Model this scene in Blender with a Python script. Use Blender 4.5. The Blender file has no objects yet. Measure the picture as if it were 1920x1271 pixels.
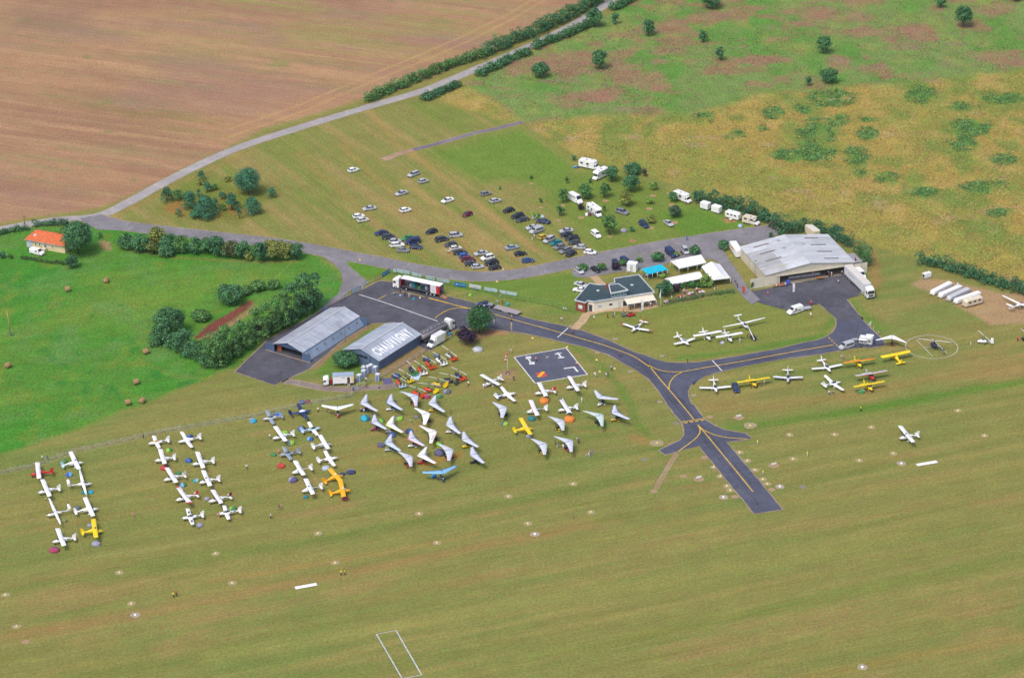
import bpy,bmesh,math,random
import numpy as np
from mathutils import Vector,Matrix
# ------------------------------------------------------------------ camera, sky, sun, exposure
scene = bpy.context.scene
CAM_H,PITCH,ROLL,FPX = 390.0,math.radians(26.5),math.radians(-1.0),5500.0
R_CAM = Matrix.Rotation(math.pi / 2 - PITCH,3,'X') @ Matrix.Rotation(ROLL,3,'Z')
cam = bpy.data.cameras.new('camera')
cam.sensor_width = 36.0
cam.lens = FPX / 1920.0 * 36.0
cam.clip_start = 5.0
cam.clip_end = 20000.0
cam_o = bpy.data.objects.new('camera',cam)
scene.collection.objects.link(cam_o)
cam_o.matrix_world = Matrix.Translation((0,0,CAM_H)) @ R_CAM.to_4x4()
scene.camera = cam_o
SUN_EL,SUN_AZ = math.radians(58),math.radians(215)      # azimuth from +Y, clockwise
world = bpy.data.worlds.new('World')
scene.world = world
world.use_nodes = True
wn = world.node_tree
sky = wn.nodes.new('ShaderNodeTexSky')
sky.sky_type = 'NISHITA'
sky.sun_disc = False
sky.sun_elevation = SUN_EL
sky.sun_rotation = SUN_AZ
sky.air_density = 1.0
sky.dust_density = 4.0
sky.ozone_density = 1.0
bgn = wn.nodes['Background']
wn.links.new(sky.outputs[0],bgn.inputs[0])
bgn.inputs[1].default_value = 0.14
sun = bpy.data.lights.new('sun','SUN')
sun.energy = 1.4
sun.angle = math.radians(18)
sun.color = (1.0,0.93,0.82)
sun_o = bpy.data.objects.new('sun',sun)
scene.collection.objects.link(sun_o)
sd = Vector((math.sin(SUN_AZ) * math.cos(SUN_EL),math.cos(SUN_AZ) * math.cos(SUN_EL),math.sin(SUN_EL)))
sun_o.rotation_euler = sd.to_track_quat('Z','Y').to_euler()
sun_o.location = sd * 300
scene.view_settings.view_transform = 'Standard'
scene.view_settings.look = 'None'
scene.view_settings.exposure = 0.42
scene.view_settings.gamma = 1.0
scene.view_settings.use_curve_mapping = False
scene.cycles.max_bounces = 4
scene.cycles.diffuse_bounces = 2
scene.cycles.glossy_bounces = 2
scene.cycles.transparent_max_bounces = 4
# ------------------------------------------------------------------ surveying helpers
CAMP = Vector((0,0,CAM_H))
RINV = R_CAM.transposed()
def G(px,py,z=0.0):
 """Point of the place, at height z, that the photograph shows at pixel (px, py)."""
 d = R_CAM @ Vector(((px - 960) / FPX,-(py - 635.5) / FPX,-1))
 t = (z - CAM_H) / d.z
 return CAMP + d * t
REG = dict(A=(0,820),B=(220,790),C=(450,740),D=(660,710),E=(660,620),F=(900,730),G=(900,600),
  H=(1300,600),I=(1140,560),J=(1600,720),L=(1600,460),M=(1340,380),N=(1040,440),
  O=(1050,270),P=(880,330),Q=(620,290),R=(630,480),S=(480,560),T=(270,480),U=(280,300),
  V=(0,380),W=(1200,760))
REG = {k: (*v,5.778) for k,v in REG.items()}
REG.update(K=(1560,600,5.144),X=(680,0,3.4286),Y=(1240,0,2.8235),Z=(0,480,3.344),
  a=(800,520,6.357),b=(480,960,4.086),c=(0,960,4.0),d=(0,0,2.667),m=(1190,480,9.6),
  s=(590,650,13.71),f=(0,0,1.0),t=(700,490,10.667),u=(1180,540,16.0),v=(1560,480,14.12),
  w=(640,480,13.71),x=(850,520,12.0))
def px(r,x,y):
 a,b,s = REG[r]
 return a + x / s,b + y / s
def q(r,x,y,z=0.0):
 p = px(r,x,y)
 return G(p[0],p[1],z)
def project_np(X,Y):
 """pixel coordinates of ground points (numpy arrays)"""
 M = np.array(RINV)
 dx,dy,dz = X,Y,np.full_like(X,-CAM_H)
 cx = M[0,0] * dx + M[0,1] * dy + M[0,2] * dz
 cy = M[1,0] * dx + M[1,1] * dy + M[1,2] * dz
 cz = M[2,0] * dx + M[2,1] * dy + M[2,2] * dz
 w = np.maximum(-cz,20.0)
 return 960 + FPX * cx / w,635.5 - FPX * cy / w
# ------------------------------------------------------------------ colours and materials
EXPO = 1.27
def lin(v):
 v = v / 255.0
 return v / 12.92 if v <= 0.04045 else ((v + 0.055) / 1.055) ** 2.4
def S(r,g,b,k=EXPO):
 return (lin(r) / k,lin(g) / k,lin(b) / k,1.0)
COL = dict(white=(.8,.81,.83,1),offwhite=(.62,.61,.57,1),cream=(.68,.6,.46,1),silver=(.42,.44,.48,1),
  grey=(.2,.21,.24,1),lightgrey=(.5,.52,.56,1),darkgrey=(.055,.06,.075,1),black=(.018,.02,.026,1),
  navy=(.02,.035,.11,1),blue=(.02,.12,.5,1),skyblue=(.2,.5,.8,1),cyan=(.0,.42,.62,1),
  teal=(.0,.2,.24,1),red=(.5,.03,.03,1),orange=(.75,.16,.015,1),maroon=(.16,.02,.045,1),
  yellow=(.8,.58,.01,1),amber=(.8,.4,.005,1),lime=(.3,.62,.03,1),green=(.04,.25,.06,1),
  olive=(.22,.26,.07,1),purple=(.1,.09,.2,1),lilac=(.34,.33,.45,1),pink=(.75,.25,.33,1),
  magenta=(.4,.03,.12,1),tan=(.42,.28,.16,1),brown=(.15,.08,.05,1),skin=(.5,.3,.21,1),
  hay=(.33,.21,.1,1),concrete=(.42,.37,.3,1),palegreen=(.45,.6,.5,1),slate=(.11,.14,.19,1),
  bluegrey=(.28,.34,.43,1),paleblue=(.45,.6,.75,1),hivis=(.65,.85,.02,1),gold=(.6,.4,.03,1),tangerine=(.8,.24,.02,1))
MATS = {}
def nodes(name):
 m = bpy.data.materials.new(name)
 m.use_nodes = True
 nt = m.node_tree
 return m,nt,nt.nodes['Principled BSDF'],nt.nodes.new,nt.links.new
def rgb_mul(nt,a,b):
 n = nt.nodes.new('ShaderNodeMix')
 n.data_type = 'RGBA'
 n.blend_type = 'MULTIPLY'
 n.inputs[0].default_value = 1.0
 nt.links.new(a,n.inputs[6])
 nt.links.new(b,n.inputs[7])
 return n.outputs[2]
def noise_fac(nt,scale,lo,hi,detail=4.0,rough=0.6,vec=None,a=0.3,b=0.7):
 nz = nt.nodes.new('ShaderNodeTexNoise')
 nz.inputs['Scale'].default_value = scale
 nz.inputs['Detail'].default_value = detail
 nz.inputs['Roughness'].default_value = rough
 if vec is not None:
  nt.links.new(vec,nz.inputs['Vector'])
 mr = nt.nodes.new('ShaderNodeMapRange')
 mr.inputs[1].default_value = a
 mr.inputs[2].default_value = b
 mr.inputs[3].default_value = lo
 mr.inputs[4].default_value = hi
 nt.links.new(nz.outputs['Fac'],mr.inputs[0])
 return mr.outputs[0]
def tinted(name,rough=0.5,wear=0.12,scale=1.5,metallic=0.0,bump=0.0,wave=None,spec=0.5):
 """A finish whose colour is the object's own colour, with uneven wear."""
 if name in MATS:
  return MATS[name]
 m,nt,p,new,link = nodes(name)
 oi = new('ShaderNodeObjectInfo')
 tc = new('ShaderNodeTexCoord')
 f = noise_fac(nt,scale,1 - wear,1 + wear * .6,vec=tc.outputs['Object'])
 col = rgb_mul(nt,oi.outputs['Color'],f)
 f2 = noise_fac(nt,scale * 9,1 - wear * .5,1 + wear * .4,vec=tc.outputs['Object'])
 col = rgb_mul(nt,col,f2)
 link(col,p.inputs['Base Color'])
 p.inputs['Roughness'].default_value = rough
 p.inputs['Metallic'].default_value = metallic
 p.inputs['Specular IOR Level'].default_value = spec
 if wave:
  wv = new('ShaderNodeTexWave')
  wv.bands_direction = wave[0]
  wv.inputs['Scale'].default_value = wave[1]
  link(tc.outputs['Object'],wv.inputs['Vector'])
  bp = new('ShaderNodeBump')
  bp.inputs['Strength'].default_value = wave[2]
  bp.inputs['Distance'].default_value = 0.06
  link(wv.outputs['Fac'],bp.inputs['Height'])
  link(bp.outputs['Normal'],p.inputs['Normal'])
 MATS[name] = m
 return m
PAINT = tinted('vehicle_paint',.38,.08,.8)
GEL = tinted('aircraft_paint',.45,.05,.6)
CLOTH = tinted('woven_cloth',.85,.12,1.2)
PLASTIC = tinted('plain_plastic',.6,.1,2.0)
LINE = tinted('worn_line_paint',.8,.34,1.4)
RUBBER = tinted('rubber',.85,.1,3.0)
METAL = tinted('dull_metal',.5,.12,1.5,.35)
WALL = tinted('painted_wall',.85,.08,.7)
SHEET = tinted('weathered_sheet_metal',.55,.12,.35,.1)
EARTH = tinted('bare_earth_disc',.95,.25,1.6)
STRAW = tinted('straw',.95,.3,4.0)
def make_glass():
 m,nt,p,new,link = nodes('window_glass')
 oi = new('ShaderNodeObjectInfo')
 f = noise_fac(nt,.8,.7,1.3,vec=new('ShaderNodeTexCoord').outputs['Object'])
 link(rgb_mul(nt,oi.outputs['Color'],f),p.inputs['Base Color'])
 p.inputs['Roughness'].default_value = .12
 p.inputs['Specular IOR Level'].default_value = .7
 return m
GLASS = make_glass()
GLASSC = (.025,.035,.05,1)
def make_foliage():
 m,nt,p,new,link = nodes('leaves')
 oi = new('ShaderNodeObjectInfo')
 ge = new('ShaderNodeNewGeometry')
 mr = new('ShaderNodeMapRange')
 mr.inputs[3].default_value = .45
 mr.inputs[4].default_value = 1.6
 link(ge.outputs['Random Per Island'],mr.inputs[0])
 col = rgb_mul(nt,oi.outputs['Color'],mr.outputs[0])
 f = noise_fac(nt,.5,.6,1.4,3,vec=ge.outputs['Position'])  # light and dark clumps painted in, as self-shadowing alone is too soft
 col = rgb_mul(nt,col,f)
 # leaf highlights: brighter yellow-green patches painted into the colour
 mx = new('ShaderNodeMix')
 mx.data_type = 'RGBA'
 mx.blend_type = 'MULTIPLY'
 mx.inputs[7].default_value = (1.5,1.12,.6,1)
 link(noise_fac(nt,.8,0,1,3,vec=ge.outputs['Position'],a=.45,b=.7),mx.inputs[0])
 link(col,mx.inputs[6])
 link(mx.outputs[2],p.inputs['Base Color'])
 p.inputs['Roughness'].default_value = .65
 p.inputs['Specular IOR Level'].default_value = .25
 return m
LEAF = make_foliage()
BARK = tinted('bark',.9,.3,2.0)
# ------------------------------------------------------------------ mesh building
class MB:
 def __init__(s):
  s.v,s.f,s.sm = [],[],[]
  s.X = None
 def add(s,vs,fs,smooth=False):
  o = len(s.v)
  if s.X is not None:
   vs = [tuple(s.X @ Vector(p)) for p in vs]
  s.v += [tuple(p) for p in vs]
  s.f += [tuple(i + o for i in f) for f in fs]
  s.sm += [smooth] * len(fs)
  return s
 def box(s,c,d,rz=0.0,ry=0.0,taper=1.0):
  hx,hy,hz = d[0] / 2,d[1] / 2,d[2] / 2
  pts = [(-hx,-hy,-hz),(hx,-hy,-hz),(hx,hy,-hz),(-hx,hy,-hz)]
  pts += [(x * taper,y * taper,hz) for x,y,_ in pts]
  if ry:
   cy,sy = math.cos(ry),math.sin(ry)
   pts = [(x * cy + z * sy,y,-x * sy + z * cy) for x,y,z in pts]
  ca,sa = math.cos(rz),math.sin(rz)
  pts = [(c[0] + x * ca - y * sa,c[1] + x * sa + y * ca,c[2] + z) for x,y,z in pts]
  return s.add(pts,[(3,2,1,0),(4,5,6,7),(0,1,5,4),(1,2,6,5),(2,3,7,6),(3,0,4,7)])
 def prism(s,poly,z0,z1):
  """poly counter-clockwise in plan; z1 may be a list of heights"""
  n = len(poly)
  a = sum(poly[i][0] * poly[(i + 1) % n][1] - poly[(i + 1) % n][0] * poly[i][1] for i in range(n))
  if a < 0:
   poly = list(reversed(poly))
  vs = [(p[0],p[1],z0) for p in poly] + [(p[0],p[1],z1) for p in poly]
  fs = [tuple(range(n - 1,-1,-1)),tuple(range(n,2 * n))]
  fs += [(i,(i + 1) % n,n + (i + 1) % n,n + i) for i in range(n)]
  return s.add(vs,fs)
 def loft(s,rings,caps=True,smooth=True,closed=True):
  n = len(rings[0])
  vs = [p for r in rings for p in r]
  fs = []
  for k in range(len(rings) - 1):
   for i in range(n if closed else n - 1):
    j = (i + 1) % n
    fs.append((k * n + i,k * n + j,(k + 1) * n + j,(k + 1) * n + i))
  if caps and closed:
   fs.append(tuple(range(n - 1,-1,-1)))
   fs.append(tuple((len(rings) - 1) * n + i for i in range(n)))
  return s.add(vs,fs,smooth)
 def tube(s,a,b,r0,r1=None,n=6,smooth=True):
  a,b = Vector(a),Vector(b)
  r1 = r0 if r1 is None else r1
  d = (b - a).normalized()
  u = d.orthogonal().normalized()
  w = d.cross(u)
  rings = []
  for p,r in ((a,r0),(b,r1)):
   rings.append([p + (u * math.cos(2 * math.pi * i / n) + w * math.sin(2 * math.pi * i / n)) * r for i in range(n)])
  return s.loft(rings,True,smooth)
 def path(s,pts,r,n=6):
  for a,b in zip(pts[:-1],pts[1:]):
   s.tube(a,b,r,r,n)
  return s
 def wheel(s,c,r,w,axis='Y',n=12):
  d = Vector((0,w / 2,0)) if axis == 'Y' else Vector((w / 2,0,0))
  c = Vector(c)
  return s.tube(c - d,c + d,r,r,n)
 def ball(s,c,r,n=8,m=5,sz=1.0,z0=-1.0):
  rings = []
  for k in range(m + 1):
   t = -math.pi / 2 * (-z0) + (math.pi / 2 * (1 - z0) if False else 0)
   ph = math.asin(max(-1,z0)) + (math.pi / 2 - math.asin(max(-1,z0))) * k / m
   rr = max(math.cos(ph),.02) * r
   rings.append([(c[0] + rr * math.cos(2 * math.pi * i / n),c[1] + rr * math.sin(2 * math.pi * i / n),c[2] + r * sz * math.sin(ph)) for i in range(n)])
  return s.loft(rings,True,True)
 def quad(s,a,b,c,d,th=0.015):
  """thin plate, thickness along its normal"""
  a,b,c,d = map(Vector,(a,b,c,d))
  nn = (b - a).cross(d - a).normalized() * th
  return s.add([a,b,c,d,a + nn,b + nn,c + nn,d + nn],
     [(3,2,1,0),(4,5,6,7),(0,1,5,4),(1,2,6,5),(2,3,7,6),(3,0,4,7)])
 def mesh(s,name='mesh'):
  me = bpy.data.meshes.new(name)
  me.from_pydata(s.v,[],s.f)
  if any(s.sm):
   me.polygons.foreach_set('use_smooth',s.sm)
  me.update()
  return me
def O(name,mb,mat,parent=None,color=None,label=None,cat=None,group=None,kind=None,loc=None,rz=None):
 me = mb.mesh(name) if isinstance(mb,MB) else mb
 if mat is not None and len(me.materials) == 0:
  me.materials.append(mat)
 o = bpy.data.objects.new(name,me)
 scene.collection.objects.link(o)
 if parent is not None:
  o.parent = parent
 if color is not None:
  o.color = COL[color] if isinstance(color,str) else color
 if loc is not None:
  o.location = loc
 if rz is not None:
  o.rotation_euler = (0,0,rz)
 return tag(o,label,cat,group,kind)
def tag(o,label=None,cat=None,group=None,kind=None):
 for k,v in (('label',label),('category',cat),('group',group),('kind',kind)):
  if v:
   o[k] = v
 return o
def E(name,loc=(0,0,0),rz=0.0,label=None,cat=None,group=None):
 o = bpy.data.objects.new(name,None)
 o.empty_display_size = .5
 scene.collection.objects.link(o)
 o.location = loc
 o.rotation_euler = (0,0,rz)
 return tag(o,label,cat,group)
CHILD = {}
def copy_tree(o,parent=None):
 c = o.copy()
 scene.collection.objects.link(c)
 c.parent = parent
 for ch in o.children:
  copy_tree(ch,c)
 return c
def heading(a,b):
 return math.atan2(b.y - a.y,b.x - a.x)
def cc(c):
 return COL[c] if isinstance(c,str) else c
def smooth_line(pts,step=3.0,closed=False):
 """Catmull-Rom through 2-D points"""
 out = []
 n = len(pts)
 for i in range(n - 1):
  p0,p1,p2,p3 = pts[max(i - 1,0)],pts[i],pts[i + 1],pts[min(i + 2,n - 1)]
  L = math.hypot(p2[0] - p1[0],p2[1] - p1[1])
  k = max(1,int(L / step))
  for j in range(k):
   t = j / k
   t2,t3 = t * t,t * t * t
   out.append(tuple(.5 * (2 * p1[a] + (p2[a] - p0[a]) * t + (2 * p0[a] - 5 * p1[a] + 4 * p2[a] - p3[a]) * t2 + (3 * p1[a] - p0[a] - 3 * p2[a] + p3[a]) * t3) for a in (0,1)))
 out.append(tuple(pts[-1][:2]))
 return out
def ribbon(mb,pts,w,z,jit=0.0,rnd=None):
 L,Rr = [],[]
 n = len(pts)
 for i in range(n):
  a,b = Vector(pts[max(i - 1,0)]),Vector(pts[min(i + 1,n - 1)])
  d = (b - a).normalized()
  nn = Vector((-d.y,d.x))
  p = Vector(pts[i])
  j1 = rnd.uniform(-jit,jit) if rnd else 0
  j2 = rnd.uniform(-jit,jit) if rnd else 0
  L.append((*(p + nn * (w / 2 + j1)),z))
  Rr.append((*(p - nn * (w / 2 + j2)),z))
 vs = L + Rr
 fs = [(i + n,i + n + 1,i + 1,i) for i in range(n - 1)]
 return mb.add(vs,fs)
# ------------------------------------------------------------------ ground: one sheet, split by land cover
def vnoise(x,y,seed=0):
 xi,yi = np.floor(x).astype(np.int64),np.floor(y).astype(np.int64)
 xf,yf = x - xi,y - yi
 u,v = xf * xf * (3 - 2 * xf),yf * yf * (3 - 2 * yf)
 def h(a,b):
  n = (a * 374761393 + b * 668265263 + seed * 1442695041) & 0x7fffffff
  n = ((n ^ (n >> 13)) * 1274126177) & 0x7fffffff
  n = n ^ (n >> 16)
  return (n & 0xffff) / 65535.0
 return (h(xi,yi) * (1 - u) + h(xi + 1,yi) * u) * (1 - v) + (h(xi,yi + 1) * (1 - u) + h(xi + 1,yi + 1) * u) * v
def fbm(x,y,seed=0,octv=4):
 t,a,s = 0,.5,0
 for k in range(octv):
  t = t + a * vnoise(x * 2 ** k,y * 2 ** k,seed + k * 17)
  s += a
  a *= .55
 return t / s
def pmask(PX,PY,poly,soft):
 """1 inside a polygon given in photograph pixels, easing to 0 over `soft`"""
 p = np.array(poly,float)
 ins = np.zeros(PX.shape,bool)
 d = np.full(PX.shape,1e9)
 n = len(p)
 for i in range(n):
  x1,y1 = p[i]
  x2,y2 = p[(i + 1) % n]
  if y1 != y2:
   c = ((y1 > PY) != (y2 > PY)) & (PX < (x2 - x1) * (PY - y1) / (y2 - y1) + x1)
   ins ^= c
  ex,ey = x2 - x1,y2 - y1
  t = np.clip(((PX - x1) * ex + (PY - y1) * ey) / (ex * ex + ey * ey + 1e-9),0,1)
  d = np.minimum(d,np.hypot(PX - x1 - t * ex,(PY - y1 - t * ey) * 1.6))
 sd = np.where(ins,d,-d)
 return np.clip(.5 + sd / (2 * soft),0,1)
def lmask(PX,PY,line,w,soft):
 d = np.full(PX.shape,1e9)
 for (x1,y1),(x2,y2) in zip(line[:-1],line[1:]):
  ex,ey = x2 - x1,y2 - y1
  t = np.clip(((PX - x1) * ex + (PY - y1) * ey) / (ex * ex + ey * ey + 1e-9),0,1)
  d = np.minimum(d,np.hypot(PX - x1 - t * ex,(PY - y1 - t * ey) * 1.8))
 return np.clip(.5 + (w - d) / (2 * soft),0,1)
def unit(a,b):
 d = (b - a)
 d.z = 0
 return d.normalized()
RUN = unit(G(573,1099),G(1738,869))
FLD = unit(G(0,90),G(600,168))
PRK = unit(G(772,290),G(940,401))
SCRUB = ((1560,185,44,17),(1725,178,28,16),(1880,185,36,10),(1450,213,20,12),(1535,245,42,24),(1530,285,34,20),(1480,290,36,10),(1625,250,20,12),(1630,225,14,7),(1605,292,24,16),(1320,222,20,10),(1380,254,20,9),(1820,240,36,18),(1805,270,24,14),(1850,350,50,10),(1665,335,24,9),(1620,325,22,6),(1730,360,24,8),(1880,300,24,10),(1580,225,14,8),(1430,240,10,6),(1505,205,14,8),(1800,200,22,8),(1870,400,20,8))
def build_ground():
 def axis(lo,hi,step,far):
  a = list(np.arange(lo,hi + .01,step))
  k,e = step,[]
  x = hi
  while x < far:
   k *= 1.6
   x += k
   e.append(x)
  k,s = step,[]
  x = lo
  while x > -far:
   k *= 1.6
   x -= k
   s.append(x)
  return np.array(s[::-1] + a + e)
 xs,ys = axis(-215,215,.95,9000),axis(575,1130,1.15,9000)
 X,Y = np.meshgrid(xs,ys)
 PX,PY = project_np(X,Y)
 ahead = Y > 300
 PX = np.where(ahead,PX,960 + np.clip(X,-300,300) * 9)
 PY = np.where(ahead,PY,2600.0)
 # natural edges: warp the survey a little
 wx = (fbm(X / 9,Y / 9,3) - .5)
 wy = (fbm(X / 9,Y / 9,31) - .5)
 P1,P2 = PX + wx * 14,PY + wy * 7
 ru,rv = X * RUN.x + Y * RUN.y,-X * RUN.y + Y * RUN.x
 fu,fv = X * FLD.x + Y * FLD.y,-X * FLD.y + Y * FLD.x
 pu,pv = X * PRK.x + Y * PRK.y,-X * PRK.y + Y * PRK.x
 def c(r,g,b):
  return np.array(S(r,g,b)[:3])
 def mix(C,col,m):
  m = np.clip(m,0,1)[...,None]
  return C * (1 - m) + np.asarray(col) * m
 def st(n,a,b):
  return np.clip((n - a) / (b - a),0,1)
 # airfield grass: mown in stripes along the runway
 C = np.ones(X.shape + (3,)) * c(138,139,86)
 C = mix(C,c(116,138,78),st(fbm(X / 40,Y / 55,5),.45,.7) * .7)
 C = mix(C,c(114,134,74),st(fbm(ru / 55,rv / 4,7),.5,.75) * .4)
 C = mix(C,c(156,146,96),st(fbm(ru / 45,rv / 3,9),.5,.75) * .6)
 C = mix(C,c(162,138,100),st(fbm(ru / 35,rv / 6,12),.6,.8) * .55)
 C = mix(C,c(122,122,60),st(fbm(ru / 80,rv / 1.6,22,2),.6,.85) * .35)
 for line,w,col,k in (
   ([(-80,1205),(150,1170),(420,1120),(640,1075),(900,1025),(1100,985)],16,(168,134,98),.6),
   ([(400,1088),(640,1050),(900,1000)],7,(170,140,92),.5),
   ([(1330,765),(1480,755),(1620,740),(1760,705),(1990,672)],20,(160,134,92),.55),
   ([(1370,800),(1560,778),(1750,745),(1990,700)],12,(88,136,52),.8),
   ([(1240,850),(1200,800),(1160,720),(1120,680),(1060,640)],9,(92,136,56),.65),
   ([(1020,585),(1110,585),(1250,580),(1390,550)],8,(90,138,58),.6),
   ([(1250,685),(1180,660),(1090,625)],7,(88,138,56),.4),
   ([(1275,672),(1400,655),(1540,632),(1560,600)],10,(82,138,50),.8),
   ([(1590,570),(1640,610)],16,(84,142,50),.7),
   ([(-60,1120),(300,1060),(620,1005),(1000,930),(1240,880)],16,(96,128,60),.5),
   ([(1240,868),(1000,918),(700,968),(380,1012),(60,1060)],7,(150,150,98),.5),
   ([(1700,1000),(1400,1060),(900,1150),(400,1230)],22,(156,156,96),.5),
   ([(1960,1040),(1500,1130),(1000,1230)],16,(120,138,72),.45),
   ([(1960,860),(1600,925),(1250,985),(960,1040)],12,(154,146,92),.5),
   ([(1960,1190),(1700,1230),(1500,1271)],14,(160,136,86),.5),
   ([(85,880),(110,1000)],7,(150,136,90),.4),([(305,830),(365,965)],7,(150,136,90),.4),([(370,830),(430,960)],7,(150,136,90),.4),([(515,790),(585,915)],7,(150,136,90),.4),([(700,760),(860,860)],20,(148,138,88),.35),
   ([(800,870),(860,852)],9,(176,132,72),.8),([(690,868),(800,862)],5,(165,130,76),.5),
   ([(330,803),(470,780),(560,760),(655,743)],5,(158,156,128),.8),([(-30,892),(60,874),(130,850),(330,803)],6,(160,154,124),.8),
   ([(1225,830),(1190,822)],10,(170,125,85),.7),([(1075,812),(1150,806)],6,(160,128,84),.6)):
  C = mix(C,c(*col),lmask(P1,P2,line,w,w * .8) * k * (.45 + .8 * fbm(ru / 14,rv / 3,41)))
 # lush lower lawn right of the hangars, verge lawns by the lane
 for poly,col,k in (
   ([(640,488),(700,497),(880,525),(1000,520),(1090,508),(1090,585),(1000,570),(730,520),(690,525)],(104,140,62),.8),
   ([(655,487),(700,493),(725,505),(690,525),(660,505)],(96,146,58),.9),
   ([(940,560),(1090,545),(1100,590),(960,575)],(124,146,74),.5),
   ([(585,690),(690,615),(735,640),(690,700),(615,720)],(98,138,60),.8),
   ([(595,500),(640,505),(642,530),(600,585),(560,600)],(84,142,52),.8),
   ([(1090,585),(1250,560),(1400,545),(1520,590),(1560,620),(1400,650),(1250,672),(1180,650),(1100,612)],(130,142,72),.5)):
  C = mix(C,c(*col),pmask(P1,P2,poly,7) * k)
 C = C * np.array([.945,.95,.76])
 mow = np.tanh(2.5 * np.sin(2 * np.pi * (rv + 1.2 * fbm(ru / 30,rv / 30,51)) / 8.4)) * (.3 + .9 * fbm(ru / 60,rv / 25,52))
 C = C * (1 + .035 * mow[...,None])
 rut = np.clip(1 - np.abs(((rv + 2 * fbm(ru / 50,rv / 50,53)) % 17.0) - 8.5) / .8,0,1) * st(fbm(ru / 40,rv / 9,54),.5,.62)
 C = C * (1 + .12 * rut[...,None])
 kinds = np.zeros(X.shape,np.int8)
 # brown stubble field
 fld = [(-900,-400),(1240,-400),(1115,-10),(1075,12),(930,92),(820,140),(690,188),(560,230),(500,248),(420,285),(330,330),(240,378),(190,398),(60,415),(0,425),(-900,470)]
 m = pmask(P1,P2,fld,4)
 F = np.ones(X.shape + (3,)) * c(172,136,108)
 F = mix(F,c(156,120,100),st(fbm(fu / 60,fv / 14,61),.42,.68) * .8)
 F = mix(F,c(184,150,118),st(fbm(fu / 70,fv / 3.5,63),.5,.72) * .7)
 F = mix(F,c(150,136,100),st(fbm(fu / 60,fv / 7,65),.55,.78) * .8)
 F = mix(F,c(150,146,92),pmask(P1,P2,[(300,60),(420,-60),(900,-60),(930,60),(720,130),(500,110)],80) * st(fbm(fu / 40,fv / 3,67),.35,.7) * .75)
 F = mix(F,c(132,128,76),pmask(P1,P2,[(100,175),(330,190),(430,250),(250,240)],50) * st(fbm(fu / 30,fv / 3,68),.4,.7) * .6)
 F = mix(F,c(148,118,104),pmask(P1,P2,[(20,10),(180,10),(150,60),(20,60)],30) * .7)
 F = mix(F,c(128,136,84),st(fbm(fu / 14,fv / 7,69),.74,.82) * .6)
 F = mix(F,c(158,126,116),st(fbm(fu / 40,fv / 18,70),.55,.75) * .5)
 for dxy in (-7,7):
  F = mix(F,c(196,162,110),lmask(PX,PY + dxy,[(1060,-30),(960,30),(880,70),(800,105),(690,150),(560,205),(430,250)],2.0,2) * .6)
 F = mix(F,c(128,140,70),lmask(P1,P2,[(0,422),(190,396),(330,330),(500,246),(700,186)],9,7) * .8)
 F = F * np.array([1.0,1.02,.95])
 tram = np.clip(1 - np.abs(np.abs((fv + 1.5 * fbm(fu / 80,fv / 40,55)) % 21.0 - 10.5) - .9) / .55,0,1)
 F = F * (1 + .09 * tram[...,None] * (.3 + fbm(fu / 30,fv / 10,56))[...,None])
 drill = np.sin(2 * np.pi * (fv + .8 * fbm(fu / 40,fv / 40,57)) / 3.1) * (.4 + fbm(fu / 25,fv / 12,58))
 F = F * (1 + .025 * drill[...,None])
 C = C * (1 - m[...,None]) + F * m[...,None]
 kinds[m > .5] = 1
 # green hay meadow
 med = [(-900,1040),(-200,905),(0,855),(130,808),(280,752),(400,702),(448,688),(500,640),(600,585),(640,550),(644,515),(628,500),(600,482),(560,470),(300,432),(195,420),(60,425),(-900,470)]
 m = pmask(P1 + wx * 14,P2 + wy * 10,med,7)
 F = np.ones(X.shape + (3,)) * c(96,144,66)
 F = mix(F,c(78,146,58),st(fbm(X / 24,Y / 40,71),.4,.65) * .8)
 F = mix(F,c(128,152,72),st(fbm(ru / 50,rv / 7,73),.5,.75) * .75)
 F = mix(F,c(132,150,76),pmask(P1,P2,[(120,560),(330,500),(520,500),(400,570),(290,640),(130,600)],45) * .55)
 F = mix(F,c(74,142,62),pmask(P1,P2,[(-40,480),(130,490),(150,540),(-40,560)],30) * .7)
 F = mix(F,c(112,148,92),st(fbm(X / 7,Y / 9,75),.52,.72) * .7)
 F = mix(F,c(50,128,66),st(fbm(X / 4,Y / 6,76),.66,.8) * .6)
 F = mix(F,c(134,146,70),st(fbm(X / 5,Y / 7,77),.6,.78) * .6)
 F = mix(F,c(150,148,76),lmask(P1,P2,[(0,862),(130,812),(280,756),(400,706)],7,7) * .5)
 F = mix(F,c(150,138,84),lmask(P1,P2,[(262,680),(290,690),(330,705),(400,710)],4,5) * .5)
 F = mix(F,c(160,130,88),lmask(P1,P2,[(230,468),(330,482),(470,492),(560,490)],3,3) * .6)
 F = F * np.array([.78,.91,.64])
 row = np.sin(2 * np.pi * (rv + 3 * fbm(ru / 40,rv / 40,59)) / 6.5) * (.3 + fbm(ru / 30,rv / 14,60))
 F = F * (1 + .035 * row[...,None])
 C = C * (1 - m[...,None]) + F * m[...,None]
 kinds[m > .5] = 2
 # mown car park
 prk = [(190,412),(240,385),(330,338),(440,285),(560,245),(690,206),(790,190),(985,236),(1090,300),(1300,368),(1420,412),(1460,430),(1300,455),(1100,500),(900,520),(700,486),(560,455),(330,432)]
 m = pmask(P1,P2,prk,4)
 F = np.ones(X.shape + (3,)) * c(148,144,94)
 F = mix(F,c(122,142,72),st(fbm(pu / 70,pv / 8,81),.45,.7) * .7)
 F = mix(F,c(176,150,112),st(fbm(pu / 70,pv / 3.2,83),.52,.74) * .65)
 F = mix(F,c(112,140,66),st(fbm(pu / 50,pv / 2.2,84),.58,.8) * .5)
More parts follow.
